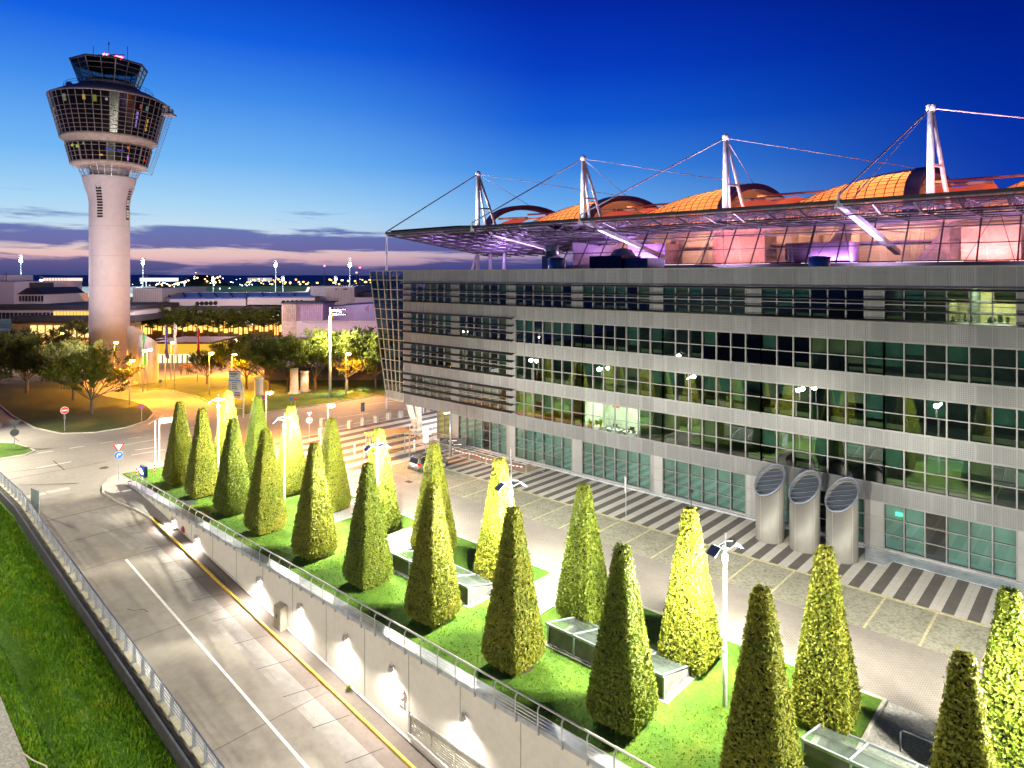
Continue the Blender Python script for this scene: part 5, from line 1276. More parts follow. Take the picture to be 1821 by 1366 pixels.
# ---------------------------------------------------------------- buildings beyond
def cam_box(mb, px0, px1, py0, py1, Y, depth):
    """box facing the camera: photo corners at distance Y, running back by depth"""
    a = D(px0, py0, Y); b = D(px1, py0, Y); zb = HC-(py1-CY)/FPX*Y; zt = a.z
    f = Vector((-NX, NY, 0))*depth
    p = [Vector((a.x, a.y, zb)), Vector((b.x, b.y, zb)), Vector((b.x, b.y, zb))+f, Vector((a.x, a.y, zb))+f]
    mb.hexa(p+[Vector((v.x, v.y, zt)) for v in p]); return mb
def strips(mb, px0, px1, n, py0, py1, Y, w=.12):
    for i in range(n): px = px0+(px1-px0)*i/(n-1); a = D(px, py0, Y); b = D(px, py1, Y); mb.bar(a, b, w)
    return mb
def bld(name, label, px, Y, cat='building'):
    p = D(px, 600, Y); return thing(name, label, cat, (p.x, p.y, 0))
m_winlit = EM('warm_window', (1, .62, .16), 1.3); m_whitelit = EM('white_hall_light', (.95, 1, .85), 1.6); m_orangelit = EM('sodium_hall_light', (1, .42, .03), 1.1)
m_darkwin = M('dark_window', (.03, .03, .04), .15)
b = bld('terminal_block', 'blank mauve terminal block at the far left edge', 5, 190); cam_box(MB(), -160, 25, 501, 545, 190, 30).build('wall', m_mauve, b); cam_box(MB(), -60, 7, 489, 500.8, 196, 12).build('roof_cabin', m_mauve, b); MB().tube(D(11, 500, 192), D(11, 483, 192), .12).bar(D(5, 489, 192), D(18, 489, 192), .1).build('roof_mast', m_truss, b)
strips(MB(), -60, 22, 4, 524, 524.6, 189.9, .05).build('wall_joint', m_canframe, b)
b = bld('dark_roofed_building', 'dark curved roof pavilion with pale window bays beside the mauve block', 50, 192); cam_box(MB(), 25.2, 78, 524, 541, 192, 20).build('wall', m_pale, b)
g = MB(); 
for i in range(9): px = 28+5.6*i; cam_box(g, px, px+3.6, 526, 536, 191.8, .15)
g.build('window', m_darkwin, b)
g = MB(); zt, zb = 503, 523.6; P = [D(25, zb, 191), D(80, zb, 191), D(66, 512, 195), D(26, 512, 195)]; Q = [p+Vector((-NX, NY, 0))*18 for p in P]
g.add(P+Q, [(0, 1, 2, 3), (7, 6, 5, 4), (0, 4, 5, 1), (1, 5, 6, 2), (2, 6, 7, 3), (3, 7, 4, 0)]); cam_box(g, 26, 54, 503, 512, 196, 10); g.build('roof', m_roofdark, b)
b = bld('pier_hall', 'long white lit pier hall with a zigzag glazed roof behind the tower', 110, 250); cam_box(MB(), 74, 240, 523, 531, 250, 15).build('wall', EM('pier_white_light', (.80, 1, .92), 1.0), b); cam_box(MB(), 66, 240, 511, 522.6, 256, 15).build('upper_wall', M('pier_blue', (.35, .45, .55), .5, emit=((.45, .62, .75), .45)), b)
g = MB()
for i in range(8):
    px = 76+22*i; A = D(px-10, 521.5, 249); B = D(px+2, 513.5, 249); C_ = D(px+13, 521.5, 249); g.bar(A, B, .5); g.bar(B, C_, .5)
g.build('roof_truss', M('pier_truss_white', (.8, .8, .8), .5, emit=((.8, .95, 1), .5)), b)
b = bld('service_building', 'low dark flat building with one pale lit window left of the tower', 110, 215); cam_box(MB(), 76, 240, 531.5, 542, 215, 20).build('wall', M('service_dark', (.07, .055, .075), .7), b); cam_box(MB(), 113, 119, 532.5, 537, 214.8, .1).build('window', EM('pink_window', (1, .65, .5), .8), b); cam_box(MB(), 139, 142, 532, 534.5, 214.8, .1).build('lamp', EM('pink_lamp', (1, .7, .7), 2), b)
# the terminal front left of the tower
b = bld('terminal_wing', 'long low terminal wing with black roofs and a yellow lit window band', 80, 178)
cam_box(MB(), -200, 240, 544, 551, 180, 30).build('roof', m_roofdark, b); cam_box(MB(), -200, 240, 551.1, 567, 181, 25).build('wall', m_pale, b)
g = MB()
for i in range(26): px = -90+7.2*i; cam_box(g, px, px+5.2, 556, 567, 180.7, .2)
g.build('window', m_darkwin, b)
g = MB()
for i in range(19): px = 95+6*i if i != 4 else 119; cam_box(g, px, px+4.6, 554, 561, 180.5, .1)
g.build('window_glow', m_winlit, b)
cam_box(MB(), 20, 240, 562.5, 572, 176, 20).build('lower_roof', m_roofdark, b)
cam_box(MB(), 20, 240, 572.3, 604, 178, 3).build('arcade', M('arcade_ochre', (.30, .18, .07), .7), b)
g = MB()
for i in range(12): px = 54+14*i; cam_box(g, px, px+10, 579, 600, 177.6, .2)
g.build('arcade_light', EM('arcade_white_light', (1, .62, .20), 2.2), b)
# right of the tower
b = bld('terminal_hall', 'long terminal hall with white roof monitors and round vents right of the tower', 420, 205)
cam_box(MB(), 236, 288, 513, 549, 206, 30).build('stair_block', m_pale, b); strips(MB(), 238, 286, 16, 516, 547, 205.8, .08).build('wall_joint', m_canframe, b)
cam_box(MB(), 288.3, 552, 530, 549, 208, 30).build('wall', M('hall_grey', (.22, .20, .23), .6), b)
g = MB(); P = [D(290, 530, 207), D(553, 528, 207), D(549, 520, 216), D(298, 521, 216)]; g.quad(*P); cam_box(g, 298, 549, 519.5, 521, 217, 2); g.build('roof', M('hall_roof_metal', (.32, .33, .36), .4, .4), b)
g = MB()
for i in range(9): px = 300+28*i; g.bar(D(px-3, 521.5, 214), D(px+3, 529, 207), .25, .6)
g.build('roof_rib', m_roofdark, b)
for px0, px1, py0, vx in ((302, 437, 532, 351), (440, 560, 530, 504)):
    o = cam_box(MB(), px0, px1, py0, py0+12, 204, 6).build('roof_monitor', m_pale, b)
    cam_box(MB(), px0, px1, py0-2.2, py0-.1, 203.6, 6).build('gutter', M('gutter_blue', (.05, .08, .30), .4), o)
    for i in range(5):
        p = D(vx+8*i, py0+8-i*.25, 203.9); v_ = MB(); v_.disc(p, (NX, -NY, 0), .62, 16, .3); v_.build('round_vent', m_black, b)
cam_box(MB(), 232, 665, 545.5, 551, 200, 25).build('roof_edge', m_roofdark, b)
cam_box(MB(), 232, 665, 551.2, 560, 201, 20).build('fascia', M('fascia_sage', (.20, .20, .13), .6), b); strips(MB(), 400, 505, 40, 552, 558, 200.8, .08).build('fascia_rib', m_roofdark, b)
cam_box(MB(), 232, 520, 560.2, 612, 203, 4).build('hall_front', M('front_ochre', (.25, .15, .05), .7), b)
g = MB()
for i in range(30): px = 236+9*i; cam_box(g, px, px+6.4, 566+U(-2, 3), 592+U(-6, 4), 202.6, .2)
g.build('window_glow', EM('concourse_light', (1, .52, .10), 2.4), b)
g = MB(); cam_box(g, 437, 470, 557, 578, 201.5, .3); cam_box(g, 485, 506, 555, 575, 201.5, .3); g.build('bright_window', EM('white_hall_glow', (1, .95, .72), 3), b)
g = MB(); [cam_box(g, px, px+.8, 553, 590, 200.9, .3) for px in (440, 452, 464, 478, 484)]; g.build('column', m_orange, b)
b = bld('ventilation_block', 'pale blank block with small vents rising behind the terminal hall', 590, 212); cam_box(MB(), 552, 577, 509, 545, 211, 25).build('side_wall', M('block_blue_grey', (.33, .33, .40), .6), b); cam_box(MB(), 577.2, 630, 509.5, 545, 210, 25).build('wall', m_pale, b); strips(MB(), 579, 628, 20, 512, 544, 209.8, .06).build('wall_joint', m_canframe, b); g = MB(); cam_box(g, 596, 599.5, 513.5, 515.3, 209.7, .1); cam_box(g, 610, 617, 513.5, 515.3, 209.7, .1); g.build('vent', m_roofdark, b)
b = bld('low_grey_building', 'low grey building with dark roof at the edge of the office prow', 650, 208); cam_box(MB(), 630.5, 720, 529, 545, 208, 25).build('wall', m_mauve, b); cam_box(MB(), 634, 720, 520, 528.6, 214, 25).build('roof', m_roofdark, b)
b = bld('lit_wall_block', 'tall panelled block with orange and violet light painted on its faces', 540, 180); cam_box(MB(), 501, 527, 540, 612, 180, 14).build('wall', M('block_orange_lit', (.42, .33, .27), .6), b); cam_box(MB(), 527.2, 574, 540, 571, 180.6, 12).build('violet_lit_wall', M('block_violet_lit', (.40, .30, .46), .6), b)  # orange and violet light put into the two wall colours
cam_box(MB(), 527.2, 690, 571.2, 600, 178, 14).build('lower_wall', m_pale, b); g = strips(MB(), 504, 573, 22, 541, 571, 179.8, .07); g.build('wall_joint', m_canframe, b); cam_box(MB(), 499, 576, 538.6, 539.9, 179.5, 15).build('coping', m_roofdark, b); cam_box(MB(), 574, 592, 555, 566, 190, 1).build('passage_light', m_orangelit, b)
g = MB()
for i in range(14): px = 538+8.4*i; g.bar(D(px, 574, 177.7), D(px+2, 569.5, 177.7), .10)
g.bar(D(535, 570.5, 177.7), D(660, 572.5, 177.7), .1); g.build('roof_railing', m_galv, b)
b = bld('curved_hall', 'dark violet hall with curved wall behind the bright green trees', 640, 185)
P = [D(592, 545, 183), D(700, 538, 178), D(700, 575, 178), D(592, 572, 183)]; f = Vector((-NX, NY, 0))*20; MB().add(P+[p+f for p in P], [(3, 2, 1, 0), (4, 5, 6, 7), (0, 1, 5, 4), (1, 2, 6, 5), (3, 0, 4, 7)]).build('wall', M('hall_violet', (.20, .18, .29), .6, var=(.2, .2)), b)
g = MB(); a0, a1 = D(649, 551, 176), D(656, 541, 177); g.add([D(656, 541, 177), D(656, 556, 177), D(652, 555, 176.5), D(648, 550, 176)], [(0, 1, 2, 3)]); g.build('scoop', m_mauve, b)
for k, (px0, px1) in enumerate(((232, 256), (250, 278))):
    p = D((px0+px1)/2, 640, 128-4*k); h = (HC-(604-CY)/FPX*128) if k else (HC-(590-CY)/FPX*130)
    t = thing('concrete_shell', ('curved concrete shell wall close beside the tower shaft', 'curved concrete shell wall with slanted top beside the lit hall entrance')[k], 'wall', (p.x, p.y, 0), 'curved shells at the tower foot')
    g = MB(); n = 14; r = 1.7
    for i in range(n+1):
        a = CAMA-1.5+3.0*i/n; zz = h+1.4*math.cos(a-CAMA+.8)
        for q, z in ((r, 0), (r, zz), (r-.25, zz), (r-.25, 0)): g.v.append((p.x+q*math.cos(a), p.y+q*math.sin(a), z))
    for i in range(n):
        a = 4*i; g.f += [(a, a+4, a+5, a+1), (a+1, a+5, a+6, a+2), (a+2, a+6, a+7, a+3)]
    g.build('shell', m_concrete, t)
b = bld('entrance_hall', 'sunken lit entrance hall with a bright yellow fascia behind the flagpoles', 330, 150)
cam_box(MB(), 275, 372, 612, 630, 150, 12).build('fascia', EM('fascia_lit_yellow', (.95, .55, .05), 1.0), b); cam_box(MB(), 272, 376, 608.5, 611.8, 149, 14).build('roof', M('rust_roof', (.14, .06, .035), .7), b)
cam_box(MB(), 277, 372, 631, 662, 152, 1).build('glass_front', EM('entrance_glow', (1, .93, .55), 1.7), b)
g = strips(MB(), 280, 368, 11, 631, 662, 151.8, .25); g.build('column', m_canframe, b); cam_box(MB(), 318, 345, 650, 653, 146, 3).build('kiosk_roof', m_orange, b); g = strips(MB(), 320, 343, 3, 653, 664, 146, .2); g.build('kiosk_post', m_orange, b)
b = bld('garage_slab', 'long dark deck parapet behind the mid trees', 420, 165); cam_box(MB(), 276, 640, 603, 608.3, 160, 3).build('parapet', M('parapet_rust', (.10, .05, .03), .7), b)
b = bld('garden_slope_wall', 'dark sloping retaining bank behind the green trees', 600, 125, 'wall'); cam_box(MB(), 470, 690, 652, 676, 124, 3).build('wall_body', M('bank_wall_dark', (.07, .055, .05), .9), b)
# far lit sheds
for k, (a, c, lab) in enumerate(((76, 122, 'distant brightly lit hangar left of the tower'), (248, 298, 'distant brightly lit hangar right of the tower'), (440, 470, 'distant pale lit shed beyond the green field'))):
    t = thing('hangar', lab, 'hangar', tuple(D((a+c)/2, 500, 620))[:2]+(0,)); cam_box(MB(), a, c, 494.5, 500.5, 620, 20).build('wall', EM('hangar_light_%d' % k, ((1, .8, .7), (1, .98, .85), (.9, .85, .8))[k], (1.2, 1.8, .7)[k]), t)
    cam_box(MB(), a-2, c+2, 493.4, 494.4, 618, 24).build('roof', m_pale, t)
    for i in range(9): cam_box(MB(), a+(c-a)*i/9, a+(c-a)*i/9+.6, 494.5, 500.5, 619.5, .2).build('column', m_pale, t)
# ---------------------------------------------------------------- leafy trees
def tree_proto(name, seed, h, spread, leaf, cat_group, nleaf=16, trunk_h=2.1, lsize=(.16, .34)):
    r = random.Random(seed); root = thing(name, '', 'tree', (0, 0, 0), cat_group)
    wood = MB(); cr = MB(); v = cr.v; f = cr.f
    def leaves(p, q):
        d = q-p; L = d.length; d.normalize()
        for i in range(nleaf):
            k = r.uniform(.05, 1.15); c = p+d*(L*k)+Vector((r.gauss(0, .13), r.gauss(0, .13), r.gauss(.02, .10)))
            e = (d+Vector((r.gauss(0, .45), r.gauss(0, .45), r.gauss(0, .25)))).normalized(); s = e.cross(Vector((r.gauss(0, .5), r.gauss(0, .5), 1))).normalized()
            a = r.uniform(*lsize); w = a*r.uniform(.22, .38); n = len(v)
            v.extend((tuple(c-e*a), tuple(c+s*w), tuple(c+e*a), tuple(c-s*w))); f.append((n, n+1, n+2, n+3))
    def grow(p, d, L, rad, lev):
        segs = 3; q = p; pr = rad
        for i in range(segs):
            nd = (d+Vector((r.gauss(0, .13), r.gauss(0, .13), r.gauss(.05, .07)))).normalized(); q2 = q+nd*(L/segs); r2 = rad*(1-.55*(i+1)/segs)
            wood.tube(q, q2, pr, r2, n=6 if lev < 2 else 4, cap=False); pr = r2
            if lev >= 2: leaves(q, q2)
            d = nd; q = q2
            if lev < 3:
                m = (0, 2, 2) [i] if lev else (1, 2, 2)[i]
                for _ in range(m):
                    ax = Vector((r.gauss(0, 1), r.gauss(0, 1), r.gauss(0, .5))).normalized()
                    cd = (d+ax*r.uniform(.55, .95)).normalized(); cd.z = cd.z*.7+.10; cd.normalize()
                    grow(q, cd, L*r.uniform(.48, .68), pr*.62, lev+1)
        if lev < 3:
            grow(q, (d+Vector((r.gauss(0, .25), r.gauss(0, .25), .05))).normalized(), L*.6, pr*.9, lev+1)
    wood.tube((0, 0, -.1), (0, 0, trunk_h), .24, .19, n=10, cap=False)
    n = 7
    for i in range(n):
        a = 2*math.pi*i/n+r.uniform(-.3, .3); el = r.uniform(.30, 1.0)
        d = Vector((math.cos(a)*math.cos(el), math.sin(a)*math.cos(el), math.sin(el)))
        grow(Vector((0, 0, trunk_h+r.uniform(-.25, .1))), d, (spread*math.cos(el)+h*.42*math.sin(el))*.66, .10, 0)
    grow(Vector((0, 0, trunk_h)), Vector((.05, .03, 1)), h*.42, .13, 0)
    wood.build('trunk', m_trunk, root, True); cr.build('crown', leaf, root)
    return root
m_tree2 = leaf_mat('olive_leaf', [(.3, (.04, .055, .01)), (.5, (.08, .10, .014)), (.7, (.14, .14, .025))], 2.5)
TA = tree_proto('spreading_tree', 11, 8.5, 5.0, m_tree, 'spreading trees round the junction', 5, 2.1, (.11, .25))
TB = tree_proto('spreading_tree', 12, 8.5, 5.0, m_tree2, 'spreading trees round the junction', 4, 2.1, (.11, .25))
def tall(root):
    return max(max((v.co.z for v in c.data.vertices), default=0) for c in KIDS[root.name])
def treetop(px, pyb, pyt):
    b = G(px, pyb); Y = FPX*HC/(pyb-CY); return b, HC-(pyt-CY)/FPX*Y
spots = [(163, 737, 612, 'dark spreading tree with a forked trunk nearest the no entry sign'), (131, 713, 596, 'dark spreading tree just behind the forked one on the left verge'),
         (48, 700, 590, 'dark bushy tree at the left edge of the verge'), (-10, 712, 585, 'dark tree cut by the left edge of the picture'), (88, 676, 582, 'dark tree at the back of the left verge in front of the terminal wing'), (20, 672, 578, 'dark tree behind the left edge one'),
         (438, 692, 588, 'tall dark tree beside the guide sign'), (478, 700, 592, 'dark tree left of the three concrete columns'), (512, 694, 596, 'dark tree growing close to the concrete columns'), (368, 684, 620, 'small dark tree in front of the lit entrance hall'),
         (560, 694, 580, 'bright green floodlit tree left of the tall grey lamp mast'), (617, 697, 582, 'bright green floodlit tree right of the tall grey lamp mast'), (668, 690, 588, 'bright green tree touching the office prow'), (640, 672, 576, 'brown green tree behind the floodlit pair')]
uA = uB = False
for k, (px, pb, pt, lab) in enumerate(spots):
    b, h = treetop(px, pb, pt); s = h/tall(TA)
    bright = k in (10, 11, 12)
    pr = TA if (bright or k % 2 == 0) else TB
    first = not (uA if pr is TA else uB)
    place(pr, first, b, U(0, 6.28), (s*U(.95, 1.1), s*U(.95, 1.1), s), lab)
    if pr is TA: uA = True
    else: uB = True
TR = tree_proto('avenue_tree', 21, 10.0, 4.2, m_tree2, 'avenue trees in front of the terminal', 4, 6.6, (.16, .34))
pos = [(245+20.5*i+U(-3, 3), 611+U(-2, 3), 543+U(-3, 4)) for i in range(13)]+[(112, 622, 570), (136, 628, 562), (152, 620, 560)]
for k, (px, pb, pt) in enumerate(pos):
    b, h = treetop(px, pb, pt); s = h/tall(TR)
    lab = ('avenue tree in front of the lit terminal hall, %s from the tower' % (names[k])) if k < 13 else ('avenue tree left of the tower shaft, before the yellow window band', 'taller avenue tree close to the left side of the tower shaft', 'orange lit avenue tree brushing the tower shaft')[k-13]
    place(TR, k == 0, b, U(0, 6.28), (s*1.1, s*1.1, s), lab)
# ---------------------------------------------------------------- concrete columns by the trees
for k, (px, pb, pt) in enumerate(((460, 712, 672), (523, 701, 655), (541.5, 697, 660))):
    b, h = treetop(px, pb, pt)
    t = thing('concrete_column', ('round concrete column left of the guide sign lamp', 'round concrete column, middle of the three among the trees', 'round concrete column, right of the three among the trees')[k], 'column', b, 'columns among the trees')
    MB().lathe([(1.0, .0), (.98, .12), (.70, .35), (.66, h-.3), (.72, h)], b, 18).build('shaft', m_concrete, t, True)
    MB().lathe([(1.05, .1), (1.05, .2), (.9, .28)], b, 18).build('base_ring', m_galv, t, True)
# ---------------------------------------------------------------- sodium street lamps
sl = thing('sodium_lamp', '', 'street lamp', (0, 0, 0), 'orange sodium street lamps')
MB().lathe([(.10, 0), (.09, 2), (.06, 6.9), (.06, 7.2)], (0, 0, 0), 8).build('pole', m_galv, sl, True)
MB().hexa([(-.12, -.10, 7.12), (.70, -.12, 7.14), (.70, .12, 7.14), (-.12, .10, 7.12), (-.12, -.08, 7.20), (.70, -.09, 7.22), (.70, .09, 7.22), (-.12, .08, 7.20)]).build('head', m_signgrey, sl)
MB().lathe([(.10, 6.72), (.34, 6.84), (.38, 7.05), (.20, 7.115)], (.45, 0, 0), 12).build('bulb', m_sodium, sl)
sp = [(473, 697, 6.2, 'sodium street lamp glowing beside the guide sign hedge'), (583, 719, 6.2, 'sodium street lamp above the striped forecourt'), (372, 627, 7.2, 'sodium street lamp at the driveway before the small dark tree'), (254, 622, 7.2, 'sodium street lamp beside the slanted concrete shell, left of a pair'), (262, 621, 7.2, 'dimmer sodium street lamp beside the slanted concrete shell, right of a pair'),
      (203, 608, 7.2, 'star bright sodium street lamp in front of the tower shaft'), (168, 617, 7.2, 'sodium street lamp at the left foot of the tower shaft'), (304, 608, 7.2, 'sodium street lamp between the flagpoles'), (106, 592, 7.2, 'sodium street lamp among the dark trees before the arcade'), (68, 573, 7.2, 'sodium street lamp under the black terminal roof'), (434, 557, 7.2, 'small sodium lamp at the terminal hall corner'), (414, 604, 7.2, 'small sodium lamp behind the guide sign trees'), (482, 518, 9, 'distant sodium lamp on the terminal roof line'), (412, 629, 7.2, 'small sodium lamp glimpsed through the mid trees'), (615, 628, 7.2, 'sodium lamp glimpsed through the floodlit trees')]
SOD = []
for k, (px, py, h, lab) in enumerate(sp):
    z = h; Y = (HC-z+.0)*FPX/(py-CY); x, y = cw((px-CX)/FPX*Y, Y); s = h/7.1
    place(sl, k == 0, (x, y, 0), math.radians(42+U(-20, 20)), (1, 1, s), lab)
    pw = (12000, 14000, 7500, 8000, 0, 9000, 9000, 15000, 16000, 16000, 14000, 22000, 0, 24000, 14000)[k]
    if k in (4, 12): continue
    lamp('SPOT', (x+.35, y+.25, h*.985-.45), pw, (1, .33, .015), None, .2, 160, .3, (0, 0, -1), 'sodium_light')
# unseen sodium lamps added past the frame to light the junction
for x, y in ((-112, 36), (-128, 60)): 
    place(sl, False, (x, y, 0), .5, (1, 1, 1), 'unseen sodium street lamp added for light beyond the left edge of the junction'); lamp('POINT', (x+.3, y+.3, 6.7), 20000, (1, .37, .025), None, .2, name='sodium_light')  # sodium_light here belongs to the added unseen lamps
for px_, py_, pw_ in ((300, 600, 26000), (380, 598, 26000), (455, 596, 26000), (520, 600, 22000), (110, 606, 18000)):
    q = G(px_, py_); place(sl, False, (q.x, q.y, 0), U(0, 6), (1, 1, 1), 'sodium street lamp of the terminal approach, %s along the avenue' % {300: 'first', 380: 'second', 455: 'third', 520: 'fourth', 110: 'left of the tower,'}[px_])
    lamp('POINT', (q.x, q.y, 6.4), pw_*1.0, (1, .34, .015), None, .2, name='sodium_light')
# tall grey lamp mast with floodlights
b = G(587, 708); Yb = FPX*HC/(708-CY)
t = thing('lamp_mast', 'tall grey lamp mast with slanted floodlights in front of the bright green trees', 'lamp mast', b)
MB().lathe([(.26, 0), (.2, 5), (.15, 14.8)], b, 12).build('pole', m_pole, t, True)
g = MB()
for j in range(2):
    c = b+Vector((NY*1.6, NX*1.6, 13.6+.8*j)); obx(g, c, 1.1, .5, .12)
g.build('floodlight', m_signgrey, t)
g = MB(); g.bar(b+Vector((0, 0, 14.3)), b+Vector((NY*1.8, NX*1.8, 14.1)), .12); g.build('arm', m_galv, t)
lamp('POINT', b+Vector((1.6, -1.2, 13.6)), 9000, (1, .97, .80), None, .35, name='mast_floodlight'); lamp('SPOT', b+Vector((.8, -.8, 13.2)), 60000, (1, 1, .72), None, .35, 105, .6, (-.5, .75, -.55), 'mast_floodlight')
# far floodlight masts
fm = thing('floodlight_mast', '', 'floodlight', (0, 0, 0), 'white floodlight masts on the airfield')
MB().lathe([(.35, 0), (.2, 23.0)], (0, 0, 0), 8).build('pole', M('far_mast_glow', (.75, .8, .85), .5, emit=((.7, .85, 1), .45)), fm, True)  # light on the pole is put in as emission
g = MB()
for j in range(3): g.box(-1.2, 1.2, -.15, .15, 23+.9*j, 23.5+.9*j)
g.build('lamp_rack', m_truss, fm)
MB().lathe([(.1, 22.0), (.9, 22.4), (.9, 22.9), (.3, 23)], (0, 0, 0), 10).build('bulb', EM('flood_white', (.85, .95, 1), 18), fm)
fl = [(37, 457, 505, 'tall floodlight mast at the far left of the airfield'), (254, 462, 512, 'tall floodlight mast just right of the tower shaft'), (490, 467, 520, 'tall floodlight mast above the terminal hall roof'), (622, 466, 508, 'tall floodlight mast left of the office prow'), (73, 494, 516, 'low floodlight mast beside the left hangar'), (260, 493, 514, 'low floodlight mast next to the tall one by the tower'), (379, 494, 522, 'low floodlight mast at the right foot of the mound'), (503, 493, 520, 'low floodlight mast in the middle of the orange car park lights'), (597, 493, 508, 'low floodlight mast above the blank vent block'), (328, 497, 524, 'thin floodlight mast in front of the mound')]
for k, (px, pt, pb, lab) in enumerate(fl):
    Y = 330+20*(k % 3); p = D(px, pb, Y); zt = HC-(pt-CY)/FPX*Y; z0 = 0
    s = zt/24.4
    if k < 4: lamp('POINT', (p.x, p.y, zt-1.0), 60000, (.85, .94, 1), None, .8, name='airfield_floodlight')
    elif k in (6, 7, 8): lamp('POINT', (p.x, p.y, zt-1.0), 30000, (.85, .94, 1), None, .8, name='airfield_floodlight')
    place(fm, k == 0, (p.x, p.y, 0), math.atan2(NX, NY), ((.8, .8, s)), lab)
for px, pt, lab in ((577, 474, 'thin dark radio mast with a red lamp beyond the terminal'), (640, 477, 'thin dark radio mast close to the office prow'), (634, 486, 'faint radio mast with a red lamp near the office prow'), (622.5, 461, 'red warning lamp mast above the floodlight by the prow')):
    Y = 420; p = D(px, pt, Y); t = thing('radio_mast', lab, 'mast', (p.x, p.y, 0), 'thin radio masts far off'); MB().tube((p.x, p.y, 0), p, .22, .12, n=5).build('pole', m_truss, t)
    MB().lathe([(.1, 0), (.55, .2), (.55, .6), (.1, .8)], p, 8).build('red_lamp', m_redlamp, t)
# scattered lights far off
def scatter(name, mat, lab, pts, Y, r=.5):
    g = MB()
    for px, py in pts: p = D(px, py, Y+U(-30, 30)); rr = r*U(.5, 1.2); g.box(p.x-rr, p.x+rr, p.y-rr, p.y+rr, p.z-rr, p.z+rr)
    return tag(g.build(name, mat), lab, 'lights', kind='stuff')
pts = [(U(430, 660), U(496, 506)) for _ in range(46)]+[(U(250, 300), U(500, 508)) for _ in range(5)]+[(U(30, 70), U(498, 506)) for _ in range(8)]
scatter('distant_lights', m_glow_orange, 'scattered orange lights of the far car parks', pts, 480, .40)
pts = [(U(80, 160), U(500, 508)) for _ in range(14)]+[(U(235, 300), U(502, 510)) for _ in range(12)]+[(U(380, 480), U(495, 508)) for _ in range(18)]+[(U(300, 440), U(506, 522)) for _ in range(16)]
scatter('distant_lights', m_glow_white, 'scattered white lights of the far airfield', pts, 470, .24)
pts = [(302+4*i+U(-1, 1), 508-1.15*i) for i in range(13)]+[(350+U(-5, 45), U(491, 505)) for _ in range(16)]+[(348, 485)]
scatter('mound_lights', EM('mound_lamp', (1, .62, .3), 9), 'small lamps along the path up the dark mound', pts, 670, .55)
g = MB()
a = D(545, 516, 300); g.bar(D(455, 522, 300), D(545, 519.5, 300), 1.2, .5); g.bar(D(545, 519.5, 300), D(549, 512, 310), .8, .8); g.bar(D(270, 522, 300), D(345, 521, 300), 1.2, .5)
tag(g.build('lit_taxiway_strip', EM('taxiway_white', (1, .97, .9), 1.6)), 'bright white lit strip of road beyond the terminal roof', 'road'); 
g = MB().quad(D(290, 520, 290)-Vector((0, 0, 8)), D(620, 520, 290)-Vector((0, 0, 8)), D(600, 509, 520), D(300, 509, 520)); struct('green_field', g, M('lit_field', (.05, .12, .04), .95, var=(.03, .3), emit=((.05, .14, .06), .35)))  # lamplight on the grass is put in as faint emission
# ---------------------------------------------------------------- flags
for k, (px, pt, pb, col, lab) in enumerate(((253, 590, 690, (.04, .30, .06), 'green flag hanging on a white pole before the concrete shells'), (294, 578, 690, (.03, .03, .20), 'dark blue flag hanging on a white pole before the entrance hall'), (310, 574, 687, (.75, .72, .74), 'white flag hanging on a white pole before the entrance hall'), (351, 580, 680, (.35, .02, .05), 'dark red flag hanging on a white pole by the small dark tree'))):
    b, h = treetop(px, pb, pt); t = thing('flagpole', lab, 'flagpole', b, 'flagpoles at the driveway')
    MB().lathe([(.09, 0), (.05, h)], b, 8).build('pole', m_pole, t, True)
    g = MB(); n = 10
    for i in range(n+1):
        z = h-.2-5.6*i/n; w = .45+.25*math.sin(i*.9)+.05*i
        for j in range(4): s = j/3; g.v.append((b.x+NY*w*s*.6+.08*math.sin(i+j*2), b.y+NX*w*s*.6+.16*math.sin(i*1.3+j*2.4), b.z+z-.25*s))
    for i in range(n):
        for j in range(3): a = i*4+j; g.f.append((a, a+4, a+5, a+1))
    g.build('flag', M('flag_cloth_%d' % k, col, .8, var=(1, .2)), t, True)
# ---------------------------------------------------------------- road signs
SR = math.atan2(NX, NY)
def post(t, p, h, r=.035): return MB().tube(p, p+Vector((0, 0, h)), r, n=8).build('post', m_galv, t)
def facing(p, ang=0):
    c = Vector((-p.x, -p.y, 0)).normalized(); a = math.radians(ang); return Vector((c.x*math.cos(a)-c.y*math.sin(a), c.x*math.sin(a)+c.y*math.cos(a), 0))
def poly(mb, c, n, pts, t=.012):
    n = Vector(n).normalized(); s = Vector((0, 0, 1)).cross(n).normalized(); u = Vector((0, 0, 1)); c = Vector(c)
    A = [c+s*x+u*y for x, y in pts]; k = len(A)
    a = sum(p[0]*q[1]-q[0]*p[1] for p, q in zip(pts, list(pts[1:])+[pts[0]]))
    if a < 0: A = A[::-1]
    mb.add([p-n*t/2 for p in A]+[p+n*t/2 for p in A], [tuple(range(k-1, -1, -1)), tuple(range(k, 2*k))]+[(i, (i+1) % k, k+(i+1) % k, k+i) for i in range(k)]); return mb
def ring(r, n=24): return [(r*math.cos(2*math.pi*i/n), r*math.sin(2*math.pi*i/n)) for i in range(n)]
def tri(r): return [(-r, r*.62), (r, r*.62), (0, -r*1.1)]
def giveway(t, c, n, r):
    poly(MB(), c, n, tri(r), .02).build('border', m_signred, t); poly(MB(), Vector(c)+n*.018+Vector((0, 0, r*.03)), n, tri(r*.68), .012).build('face', m_signwhite, t)
